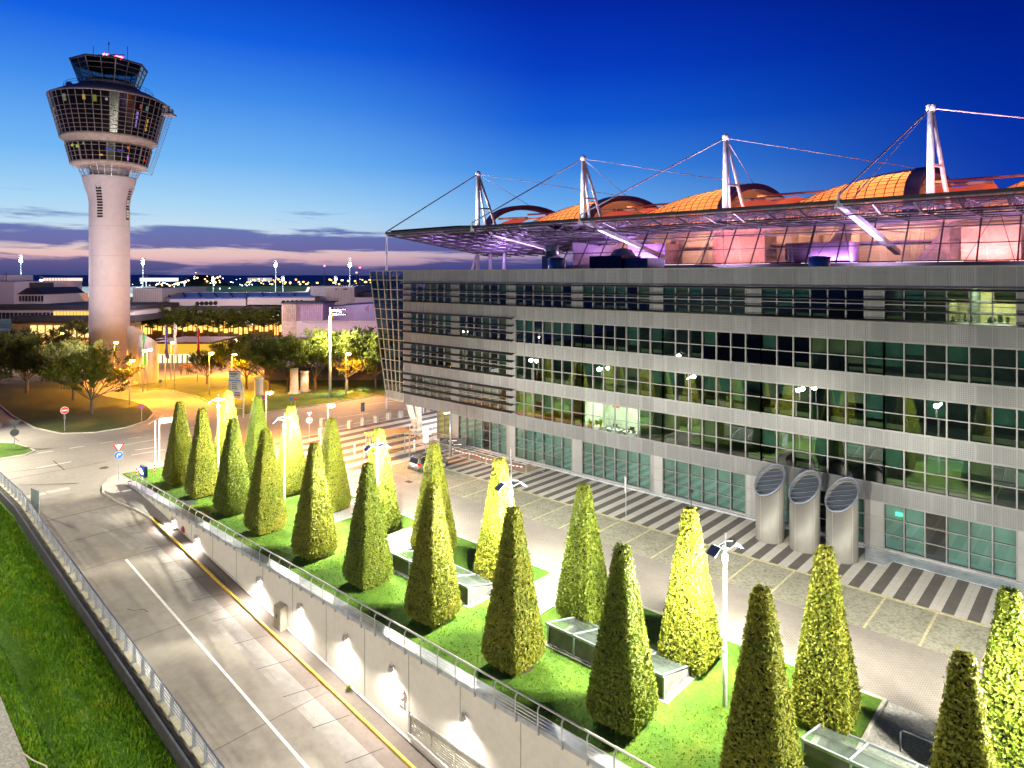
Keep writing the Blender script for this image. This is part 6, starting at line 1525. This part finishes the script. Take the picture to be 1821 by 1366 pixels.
def arrow_disc(t, c, n, r):
    poly(MB(), c, n, ring(r*1.08), .02).build('rim', m_signwhite, t); poly(MB(), Vector(c)+n*.018, n, ring(r), .012).build('face', m_signblue, t)
    poly(MB(), Vector(c)+n*.030, n, [(-.45*r, -.6*r), (-.2*r, -.6*r), (-.2*r, -.05*r), (-.05*r, .12*r), (.15*r, .12*r), (.15*r, -.12*r), (.62*r, .28*r), (.15*r, .66*r), (.15*r, .42*r), (-.15*r, .42*r), (-.45*r, .1*r)], .01).build('arrow', m_signwhite, t)
p = G(211, 856); t = thing('road_sign', 'give way triangle over a blue turn right disc on a post at the ramp mouth', 'road sign', p); post(t, p, 3.5); n = facing(p, 4); giveway(t, p+n*.06+Vector((0, 0, 3.35)), n, .52); arrow_disc(t, p+n*.06+Vector((0, 0, 2.55)), n, .36)
p = G(550, 800); t = thing('road_sign', 'give way triangle over a blue turn right disc behind the back hedge row', 'road sign', p); post(t, p, 4.4); n = facing(p, 6); giveway(t, p+n*.06+Vector((0, 0, 4.15)), n, .45); arrow_disc(t, p+n*.06+Vector((0, 0, 3.4)), n, .33)
p = G(115, 768); t = thing('road_sign', 'red no entry disc with white bar on the left verge', 'road sign', p); post(t, p, 2.9); n = facing(p); c = p+n*.06+Vector((0, 0, 2.75))
poly(MB(), c, n, ring(.46), .02).build('rim', m_signwhite, t); poly(MB(), c+n*.018, n, ring(.42), .012).build('face', m_signred, t); poly(MB(), c+n*.03, n, [(-.3, -.07), (.3, -.07), (.3, .07), (-.3, .07)], .01).build('bar', m_signwhite, t); MB().box(p.x-.12, p.x+.12, p.y-.1, p.y+.1, 1.6, 2.1).build('plate_below', m_signgrey, t)
def nostop(px, pb, pt, lab, r=.36):
    p, h = treetop(px, pb, pt); t = thing('road_sign', lab, 'road sign', p, 'no stopping discs'); post(t, p, h); n = facing(p); c = p+n*.06+Vector((0, 0, h-.1))
    poly(MB(), c, n, ring(r), .02).build('rim', m_signred, t); poly(MB(), c+n*.018, n, ring(r*.74), .012).build('face', m_signblue, t)
    for s in (1, -1): poly(MB(), c+n*.03, n, [(-r*.6, -s*r*.6-.06), (-r*.6, -s*r*.6+.06), (r*.6, s*r*.6+.06), (r*.6, s*r*.6-.06)], .01+.004*s).build('stroke', m_signred, t)
nostop(252, 751, 722, 'no stopping disc on the rounded tip of the left verge')
nostop(466, 742, 706, 'no stopping disc in front of the glowing lamp on the park lawn', .42)
for px, pb, pt, lab, kind in ((26, 798, 750, 'back of a give way sign with a round sign below at the left corner lawn', 2), (-2, 800, 752, 'back of a round sign cut by the left picture edge', 1), (226, 690, 668, 'small red and white sign plates by the orange driveway', 3), (285, 686, 676, 'small dark round sign in front of the orange driveway', 1), (518, 726, 707, 'pair of small poles with blue and red discs on the park lawn', 4), (645, 752, 716, 'narrow dark sign seen edge on beside the main road', 5)):
    p, h = treetop(px, pb, pt); t = thing('road_sign', lab, 'road sign', p); post(t, p, h); n = facing(p); c = p+n*.05+Vector((0, 0, h-.2))
    if kind == 2: poly(MB(), c, n, tri(.6), .02).build('back_plate', m_signgrey, t); poly(MB(), c-Vector((0, 0, 1.05)), n, ring(.42), .02).build('disc', m_signgrey, t)
    elif kind == 1: poly(MB(), c, n, ring(.33), .02).build('disc', m_signgrey, t)
    elif kind == 3: poly(MB(), c, n, ring(.42), .02).build('disc', m_signred, t); poly(MB(), c-Vector((0, 0, 1.0)), n, [(-.5, -.4), (.5, -.4), (.5, .4), (-.5, .4)], .02).build('plate', m_signwhite, t)
    elif kind == 4:
        s = Vector((NY, NX, 0)); MB().tube(p+s*.6, p+s*.6+Vector((0, 0, h)), .035).build('post', m_galv, t); poly(MB(), c, n, ring(.25), .02).build('disc', m_signblue, t); poly(MB(), c+s*.6, n, ring(.25), .02).build('disc', m_signred, t)
    else: MB().box(c.x-.1, c.x+.1, c.y-.25, c.y+.25, c.z-1.0, c.z+.2).build('plate', m_signgrey, t)
# street name frame at the garden corner
p = G(276, 822); q = G(283, 819); t = thing('name_sign', 'two white posts carrying a pale street name plate at the garden corner', 'sign', p)
for a in (p, q): MB().tube(a, (a.x, a.y, 4.4), .06, n=8).build('post', m_signwhite, t)
n = facing(p, 10); s = Vector((0, 0, 1)).cross(n); c = Vector((q.x, q.y, 4.25))+s*.85
poly(MB(), c, n, [(-.85, -.28), (.95, -.28), (.95, .28), (-.85, .28)], .05).build('plate', m_signwhite, t)
g = MB()
for j in range(9): xx = -.7+.16*j; poly(g, c+n*.035, n, [(xx, -.10), (xx+.11, -.10), (xx+.11, .12), (xx, .12)], .01)
g.build('lettering', M('letter_blue', (.08, .14, .4), .5), t)
# big guide sign
p = G(407, 741); t = thing('guide_sign', 'tall cream guide sign board with lettered rows and coloured fields on a lattice frame', 'sign', p)
n = facing(p, -40); s = Vector((0, 0, 1)).cross(n).normalized(); Yb = FPX*HC/(741-CY); zt = HC-(659-CY)/FPX*Yb; zb = HC-(708-CY)/FPX*Yb; wd_ = 2.0; c0 = p+s*1.0
poly(MB(), c0+Vector((0, 0, (zt+zb)/2)), n, [(-wd_/2, -(zt-zb)/2), (wd_/2, -(zt-zb)/2), (wd_/2, (zt-zb)/2), (-wd_/2, (zt-zb)/2)], .14).build('board', M('sign_cream', (.62, .62, .54), .5), t)
H_ = zt-zb
def fld(nm, x0, x1, y0, y1, mat): poly(MB(), c0+n*.085+Vector((0, 0, zt)), n, [(x0, -y1*H_), (x1, -y1*H_), (x1, -y0*H_), (x0, -y0*H_)], .02).build(nm, mat, t)
fld('blue_field', -.95, .95, .01, .04, m_signblue); fld('blue_field', -.95, .95, .33, .365, m_signblue)
fld('orange_field', -.95, -.05, .74, .82, m_orange); fld('blue_field', .05, .95, .76, .81, m_signblue); fld('red_field', .0, .95, .84, .90, m_signred); fld('red_field', -.95, -.1, .95, .99, m_signred); fld('yellow_field', .0, .6, .92, .95, m_yellow)
g = MB()
for yy, xa, xb in ((.09, -.8, .7), (.13, -.8, .5), (.20, -.8, .1), (.26, .3, .7), (.42, -.5, .5), (.50, -.8, -.7), (.50, -.4, .3), (.57, -.8, -.6), (.57, -.4, .4), (.64, -.8, -.65), (.64, -.4, .5)):
    xx = xa
    while xx < xb-.05:
        w_ = RND.choice((.07, .10, .13)); poly(g, c0+n*.085+Vector((0, 0, zt)), n, [(xx, -(yy+.018)*H_), (xx+w_, -(yy+.018)*H_), (xx+w_, -(yy-.012)*H_), (xx, -(yy-.012)*H_)], .014); xx += w_+.05
g.build('lettering', m_ink, t)
g = MB(); r0 = G(433, 743); r0z = HC-(690-CY)/FPX*(FPX*HC/(743-CY)); g.tube(p, p+Vector((0, 0, zb)), .09, n=8); g.tube(r0, (r0.x, r0.y, r0z), .12, n=8)
e = c0+s*.95; g.tube((e.x, e.y, zt-.3*H_), (r0.x, r0.y, r0z), .08); g.tube((e.x, e.y, zb+.35), (r0.x, r0.y, r0z-1.6), .08); g.tube((e.x, e.y, zb+1.2), (r0.x, r0.y, r0z-.4), .06); g.tube(p+Vector((0, 0, 1.3)), (r0.x, r0.y, 1.3), .06); g.tube((e.x+.2, e.y+.2, zb+1.0), (e.x+.2, e.y+.2, zb+2.2), .1)
g.build('frame', m_pole, t)
# info boards along the office
for k, (px, pb, pt, w_, h_) in enumerate(((757, 807, 762, .62, 1.6), (909.5, 873, 798, .62, 1.45), (1113, 917, 848, .62, 1.25))):
    p, h = treetop(px, pb, pt); t = thing('info_board', ('narrow notice board on a post beside the parked car', 'white notice board on a post before the barrier fence', 'white notice board on a post between fence and ventilation tubes')[k], 'sign', p, 'notice boards along the parking lane')
    post(t, p, h-.05, .045); n = Vector((-.75, -.66, 0)) if k else facing(p); c = p+n*.06+Vector((0, 0, h-h_/2))
    poly(MB(), c, n, [(-w_/2, -h_/2), (w_/2, -h_/2), (w_/2, h_/2), (-w_/2, h_/2)], .03).build('plate', m_signwhite, t)
    g = MB()
    for j in range(7): poly(g, c+n*.022, n, [(-w_*.38, h_*.36-.13*j), (w_*(.38 if j % 3 else .1), h_*.36-.13*j), (w_*(.38 if j % 3 else .1), h_*.36-.13*j-.035), (-w_*.38, h_*.36-.13*j-.035)], .008)
    g.build('lettering', M('letter_grey_%d' % k, (.35, .35, .38), .6), t)
p, h = treetop(801, 813, 729); t = thing('camera_pole', 'tall slim grey pole with a camera at the office entrance', 'pole', p); MB().lathe([(.11, 0), (.08, h)], p, 10).build('pole', m_galv, t, True); MB().bar(p+Vector((0, 0, h-.3)), p+Vector((-.7, -.3, h-.45)), .22).build('camera', m_signwhite, t)
p, h = treetop(1203, 889, 868); p = Vector((WX(1229, 53.0), 53.0, 0)); t = thing('entry_post', 'short dark card reader post at the office door', 'post', p); MB().tube(p, p+Vector((0, 0, 1.2)), .05).build('post', m_signgrey, t); MB().box(p.x-.12, p.x+.12, p.y-.1, p.y+.1, 1.2, 1.45).build('reader', m_ink, t)
# ---------------------------------------------------------------- bollards
bo = thing('bollard', '', 'bollard', (0, 0, 0), 'square bollards along the forecourt')
MB().lathe([(.36, 0), (.36, .9), (.30, .97)], (0, 0, 0), 4, math.pi/4).build('body', m_concrete, bo); MB().lathe([(.33, .975), (.33, 1.02)], (0, 0, 0), 4, math.pi/4).build('cap', m_galv, bo)
for k, (px, py) in enumerate(((762, 733), (713, 743), (691, 747), (669, 752), (646, 756), (622, 762), (571, 776), (573, 758))):
    place(bo, k == 0, G(px, py), .3, None, 'square concrete bollard on the forecourt edge, %s from the office columns' % names[k])
tb = thing('steel_bollard', '', 'bollard', (0, 0, 0), 'slim steel bollards on the forecourt')
MB().lathe([(.11, 0), (.11, 1.35), (.05, 1.4)], (0, 0, 0), 10).build('post', m_signwhite, tb, True); MB().lathe([(.115, 1.05), (.115, 1.2)], (0, 0, 0), 10).build('band', m_galv, tb)
for k, (px, py, lab) in enumerate(((737, 804, 'slim steel bollard right of the bus shelter'), (648, 815, 'slim steel bollard left of the bus shelter, nearer one'), (631, 811, 'slim steel bollard left of the bus shelter, farther one'), (571, 792, 'slim steel bollard behind the back hedge row'), (753, 736, 'slim steel bollard under the office overhang'))):
    place(tb, k == 0, G(px, py), 0, None, lab)
# ---------------------------------------------------------------- bus shelter and luggage carts
c = G(690, 812); t = thing('bus_shelter', 'small flat roofed bus shelter with glass walls on the striped forecourt', 'shelter', c)
zr = 2.6; d1_ = Vector((.35, .94, 0)).normalized(); d2_ = Vector((-.94, .35, 0)); L_, W_ = 2.4, 1.0
def shp(a, b_, z): q = c+d1_*a+d2_*b_; return Vector((q.x, q.y, z))
MB().hexa([shp(-L_, -W_, zr), shp(L_, -W_, zr), shp(L_, W_, zr), shp(-L_, W_, zr), shp(-L_, -W_, zr+.14), shp(L_, -W_, zr+.14), shp(L_, W_, zr+.14), shp(-L_, W_, zr+.14)]).build('roof', M('shelter_roof_wood', (.36, .24, .12), .6), t)
for a, b_ in ((-2.2, -.8), (2.2, -.8), (-2.2, .8), (2.2, .8)): MB().bar(shp(a, b_, 0), shp(a, b_, zr), .1).build('post', m_galv, t)
MB().quad(shp(-2.1, .82, .3), shp(2.1, .82, .3), shp(2.1, .82, 2.4), shp(-2.1, .82, 2.4)).build('pane', m_skyglass, t); MB().hexa([shp(-1.6, .3, .42), shp(1.6, .3, .42), shp(1.6, .7, .42), shp(-1.6, .7, .42), shp(-1.6, .3, .48), shp(1.6, .3, .48), shp(1.6, .7, .48), shp(-1.6, .7, .48)]).build('bench', m_wood, t)
MB().hexa([shp(-2.15, .2, .9), shp(-1.9, .2, .9), shp(-1.9, .6, .9), shp(-2.15, .6, .9), shp(-2.15, .2, 1.7), shp(-1.9, .2, 1.7), shp(-1.9, .6, 1.7), shp(-2.15, .6, 1.7)]).build('timetable', m_yellow, t)
base = G(737, 776)
for k in range(5):
    p = base+Vector((.62*k-1.2, .25*k, 0)); t = thing('luggage_cart', 'steel luggage cart nested in the row under the office overhang, %s of five' % names[k], 'cart', p, 'luggage carts under the overhang')
    g = MB(); g.box(p.x-.35, p.x+.35, p.y-.6, p.y+.5, .18, .24); g.path([p+Vector((-.33, .45, .2)), p+Vector((-.33, .55, 1.15)), p+Vector((.33, .55, 1.15)), p+Vector((.33, .45, .2))], .035); g.path([p+Vector((-.33, .5, .6)), p+Vector((.33, .5, .6))], .03); g.path([p+Vector((-.3, -.55, .2)), p+Vector((-.3, -.5, .75)), p+Vector((.3, -.5, .75)), p+Vector((.3, -.55, .2))], .03)
    g.build('frame', m_steel, t)
    for dx, dy in ((-.28, -.45), (.28, -.45), (0, .4)): MB().disc(p+Vector((dx, dy, .09)), (1, 0, 0), .09, 10, .05).build('wheel', m_ink, t)
# ---------------------------------------------------------------- barrier fence round the dug pit
pit = [(WX(842, 52.6)+.3, 52.6), (WX(930, 52.6)+2.2, 52.6), (WX(930, 52.6)+2.0, 50.2), (WX(842, 52.6)+1.6, 50.2)]
xa, xb = pit[0][0], pit[1][0]
tag(MB().quad((xa+.3, 50.4, .02), (xb-.2, 50.4, .02), (xb-.1, 53.0, .02), (xa+.3, 53.0, .02)).build('sand_bed', patchy('pit_sand', (.22, .13, .04), (.30, .18, .06), (.36, .23, .08), 1, 5)), 'orange brown sand bed where the paving was taken up at the facade', 'sand')
seg = [((xa-3.4, 50.0), (xa-1.0, 50.0)), ((xa-.9, 50.0), (xa+1.6, 50.05)), ((xa+1.7, 50.0), (xa+4.2, 50.0)), ((xa+4.3, 50.0), (xb+.3, 50.1)), ((xb+.35, 50.2), (xb+.7, 52.6)), ((xa-3.5, 50.2), (xa-3.9, 52.6)), ((xa-7.6, 53.0), (xa-4.2, 53.0)), ((xa-7.8, 50.6), (xa-3.6, 50.0))]
bl_ = ['leftmost crowd barrier panel beside the dug up paving', 'crowd barrier panel second from the left before the sand bed', 'crowd barrier panel with striped tape before the sand bed', 'right front crowd barrier panel before the sand bed', 'crowd barrier panel at the right end of the sand bed', 'crowd barrier panel across the left end near the banner', 'crowd barrier panel along the lobby glass', 'crowd barrier panel near the camera pole']
for (a, b_), lab in zip(seg, bl_):
    A = Vector(a+(0,)); B = Vector(b_+(0,)); t = thing('crowd_barrier', lab, 'barrier', A, 'crowd barriers round the dug up paving'); d = (B-A).normalized()
    g = MB(); g.path([A+Vector((0, 0, .1)), A+Vector((0, 0, 1.1)), B+Vector((0, 0, 1.1)), B+Vector((0, 0, .1))], .03); g.tube(A+Vector((0, 0, .2)), B+Vector((0, 0, .2)), .025)
    sd = Vector((-d.y, d.x, 0))
    for q in (A+d*.3, B-d*.3): g.tube(q-sd*.3+Vector((0, 0, .03)), q+sd*.3+Vector((0, 0, .03)), .025)
    g.build('frame', m_steel, t); g = MB(); L = (B-A).length; m = int(L/.16)
    for i in range(1, m): q = A+d*(L*i/m); g.tube(q+Vector((0, 0, .2)), q+Vector((0, 0, 1.1)), .012, n=4)
    g.build('bars', m_steel, t)
t = thing('warning_tape', 'red and white striped warning tape strung along the crowd barriers', 'tape', (xa-.9, 49.95, .8)); r_ = MB(); w_ = MB(); L = xb+.3-(xa-.9)
for i in range(40):
    a = xa-.9+L*i/40; b_ = xa-.9+L*(i+1)/40; z = .85-.12*abs(math.sin(i*.24)); z2 = .85-.12*abs(math.sin((i+1)*.24)); (r_ if i % 2 else w_).bar((a, 49.93, z), (b_, 49.93, z2), .015, .09)
r_.build('red_stripe', m_signred, t); w_.build('white_stripe', m_signwhite, t)
t = thing('banner', 'dark grey banner with pale lettering hung on a leaning barrier by the lobby', 'banner', (xa-3.6, 52, 0)); A = Vector((xa-4.4, 51.2, .55)); B = Vector((xa-2.0, 53.0, .55)); n = Vector((.6, -.8, 0)).normalized(); c = (A+B)/2+Vector((0, 0, .25))
poly(MB(), c, n, [(-1.5, -.45), (1.5, -.45), (1.5, .45), (-1.5, .45)], .04).build('sheet', M('banner_slate', (.06, .065, .08), .6), t)
g = MB()
for j, (x0, w_, yy) in enumerate(((-.5, .12, .12), (-.33, .18, .14), (-.1, .1, .16), (.05, .2, .17), (.3, .15, .19), (-.1, .14, -.1), (.1, .5, -.28), (.65, .4, -.25))): poly(g, c+n*.03, n, [(x0, yy-.05), (x0+w_, yy-.05), (x0+w_, yy+.05), (x0, yy+.05)], .01)
g.build('lettering', m_signwhite, t)
[MB().bar(q_-Vector((0, 0, .5)), q_+Vector((0, 0, .6)), .06).build('stand', m_galv, t) for q_ in (A, B)]
# ---------------------------------------------------------------- the parked car
def car():
    p = Vector((-52.6, 45.1, 0)); t = thing('parked_car', 'silver boxy family car parked nose to the pavement, seen from behind', 'car', p)
    m_paint = M('car_silver', (.40, .38, .35), .25, .75, var=None); m_cg = M('car_glass', (.012, .014, .018), .05, spec=.8, var=None); m_tr = M('car_plastic', (.03, .03, .033), .6, var=None)
    # stations along the length: y from tail to nose, (half width low, belt, roof), heights sill, belt, roof
    st = [(-2.08, .74, .78, .0, .42, .86, .86), (-2.02, .84, .84, .62, .30, .96, 1.0), (-1.90, .86, .86, .60, .26, .98, 1.56), (-1.6, .88, .87, .63, .25, .98, 1.70), (-.6, .89, .88, .65, .25, .97, 1.74), (.35, .89, .88, .64, .25, .96, 1.70), (.75, .89, .87, .58, .25, .96, 1.50), (1.15, .88, .85, .70, .25, .97, 1.02), (1.75, .85, .80, .60, .28, .84, .88), (2.02, .76, .70, .5, .36, .66, .68)]
    def ringp(s):
        y, wl, wb, wr, zs, zb, zr = s
        if zr-zb < .1: wr = wb*.9
        half = [(wl*.92, zs), (wl, zs+.16), (wl+.01, (zs+zb)/2), (wb, zb), (wr+.02, zr-.06 if zr-zb > .1 else zr-.0), (wr*.8, zr)]
        return [(x, y, z) for x, z in half]+[(-x, y, z) for x, z in half[::-1]]
    g = MB(); R_ = [ringp(s) for s in st]; k = len(R_[0])
    for r in R_: g.v += [(p.x+a, p.y+b, c) for a, b, c in r]
    for i in range(len(R_)-1):
        for j in range(k): q = (j+1) % k; g.f.append((i*k+j, i*k+q, (i+1)*k+q, (i+1)*k+j))
    g.f.append(tuple(range(k))); g.f.append(tuple(range((len(R_)-1)*k, len(R_)*k))[::-1])
    body = g.build('body', m_paint, t, True)
    md = body.modifiers.new('edge_split', 'EDGE_SPLIT'); md.split_angle = math.radians(32)
    X = lambda a, b, c: (p.x+a, p.y+b, c)
    for s in (-1, 1):
        for y0, y1 in ((-1.72, -1.02), (-.95, -.12), (-.04, .58)):
            g = MB(); y2 = min(y1, .42)
            g.quad(X(s*.885, y0, 1.02), X(s*.885, y1, 1.02), X(s*.70, y2, 1.60), X(s*.70, y0+.06, 1.60)); g.build('side_window', m_cg, t)
        MB().box(p.x+s*.885-.025, p.x+s*.885+.025, p.y-1.7, p.y+1.6, .26, .38).build('sill_trim', m_tr, t)
        MB().hexa([X(s*.94-.1*0, .62, .98), X(s*1.06, .62, .98), X(s*1.06, .74, .98), X(s*.90, .74, .98), X(s*.94, .62, 1.12), X(s*1.06, .62, 1.12), X(s*1.06, .74, 1.12), X(s*.90, .74, 1.12)]).build('wing_mirror', m_paint, t)
        MB().tube(X(s*.62, -1.5, 1.78), X(s*.62, .2, 1.77), .025).build('roof_rail', m_tr, t)
        MB().hexa([X(s*.70, -2.075, .84), X(s*.86, -2.035, .84), X(s*.885, -1.82, .84), X(s*.70, -2.0, .84), X(s*.66, -2.04, 1.12), X(s*.85, -1.99, 1.12), X(s*.875, -1.84, 1.12), X(s*.66, -1.95, 1.12)]).build('tail_light', M('tail_red', (.55, .01, .015), .2, emit=((1, .03, .03), .15)), t)
        MB().hexa([X(s*.45, 1.98, .60), X(s*.78, 1.80, .60), X(s*.84, 1.6, .62), X(s*.45, 1.85, .62), X(s*.45, 1.93, .74), X(s*.76, 1.78, .78), X(s*.82, 1.6, .80), X(s*.45, 1.8, .76)]).build('headlight', m_signwhite, t)
        for y in (-1.32, 1.28):
            w = MB().tube(X(s*.70, y, .33), X(s*.905, y, .33), .33, n=22).build('wheel', m_tr, t)
            q = MB(); q.tube(X(s*.90, y, .33), X(s*.925, y, .33), .21, n=16)
            q.build('rim', m_steel, w)
    g = MB().quad(X(-.62, -2.035, 1.02), X(.62, -2.035, 1.02), X(.54, -1.915, 1.54), X(-.54, -1.915, 1.54)); g.build('rear_window', m_cg, t)
    MB().quad(X(-.72, 1.12, 1.05), X(.72, 1.12, 1.05), X(.56, .72, 1.55), X(-.56, .72, 1.55)).build('windscreen', m_cg, t)
    MB().hexa([X(-.86, -2.16, .32), X(.86, -2.16, .32), X(.88, -1.85, .32), X(-.88, -1.85, .32), X(-.82, -2.14, .56), X(.82, -2.14, .56), X(.87, -1.9, .58), X(-.87, -1.9, .58)]).build('bumper', m_tr, t)
    MB().box(p.x-.26, p.x+.26, p.y-2.12, p.y-2.08, .70, .81).build('number_plate', m_signwhite, t)
    return t
car()
# ---------------------------------------------------------------- people at the entrance hall
def person(px, py, lab, shirt, ph=0):
    p = G(px, py); k = 1.0
    t = thing('person', lab, 'person', p, 'people outside the entrance hall')
    me = bpy.data.meshes.new('body'); s = .22*math.sin(ph)
    V = [(0, 0, .95), (0, 0, 1.15), (0, .01, 1.38), (0, .01, 1.52), (0, .02, 1.62), (0, .02, 1.74), (.10, 0, .90), (.11, s, .50), (.11, s*.8-.05, .07), (.11, s*.8+.10, .04), (-.10, 0, .90), (-.11, -s, .50), (-.11, -s*.8-.05, .07), (-.11, -s*.8+.10, .04), (.19, .0, 1.40), (.25, -s*.5, 1.12), (.24, .08-s*.4, .88), (-.19, .0, 1.40), (-.25, s*.5, 1.12), (-.24, .08+s*.4, .88)]
    E = [(0, 1), (1, 2), (2, 3), (3, 4), (4, 5), (0, 6), (6, 7), (7, 8), (8, 9), (0, 10), (10, 11), (11, 12), (12, 13), (2, 14), (14, 15), (15, 16), (2, 17), (17, 18), (18, 19)]
    rad = [.14, .13, .15, .055, .09, .085, .095, .065, .045, .04, .095, .065, .045, .04, .065, .045, .035, .065, .045, .035]
    a = U(0, 6.28); R_ = Matrix.Rotation(a, 3, 'Z')
    me.from_pydata([tuple(R_@Vector(v)) for v in V], E, []); me.materials.append(shirt)
    o = bpy.data.objects.new('body', me); COL.objects.link(o); o.parent = t; KIDS.setdefault(t.name, []).append(o)
    md = o.modifiers.new('skin', 'SKIN'); sv = me.skin_vertices[0].data
    for i, r in enumerate(rad): sv[i].radius = (r, r)
    sv[0].use_root = True
    o.modifiers.new('sub', 'SUBSURF').render_levels = 1
    hd = MB().lathe([(.03, 1.68), (.10, 1.72), (.105, 1.78), (.06, 1.84)], p, 10).build('hair', m_ink, t, True)
cl = [M('cloth_dark', (.03, .03, .04), .8), M('cloth_brown', (.10, .05, .03), .8)]
person(333, 667, 'person in dark clothes standing right of the orange kiosk', cl[0], .3); person(337, 666, 'person in dark clothes close beside another right of the orange kiosk', cl[0], 1.2); person(304, 664, 'person in brown standing at the lit entrance, leftmost', cl[1], .2); person(322, 668, 'person in dark clothes crouched below the orange kiosk', cl[0], .8)
# fill on the grass bank comes from the added unseen lamp posts

# floodlights added for the tower and the terminal fronts, sources unseen
lamp('SPOT', (TX+46, TY-18, 9), 62000, (1, .80, .93), None, .6, 92, .9, Vector((-46, 18, 22)), 'added_tower_flood')
lamp('SPOT', (TX+10, TY-40, 9), 27000, (1, .84, .93), None, .6, 96, .9, Vector((-10, 40, 24)), 'added_tower_flood')
for px, Y, pw, c_ in ((40, 150, 26000, (1, .78, .86)), (270, 172, 22000, (1, .80, .84)), (420, 172, 24000, (1, .76, .70)), (580, 165, 8000, (.92, .56, 1)), (650, 160, 4500, (.75, .50, 1))):  # unseen lights added to brighten the terminal fronts
    q = D(px, 545, Y); lamp('POINT', (q.x, q.y, 17), pw*.8, c_, None, .5, name='added_forecourt_flood')
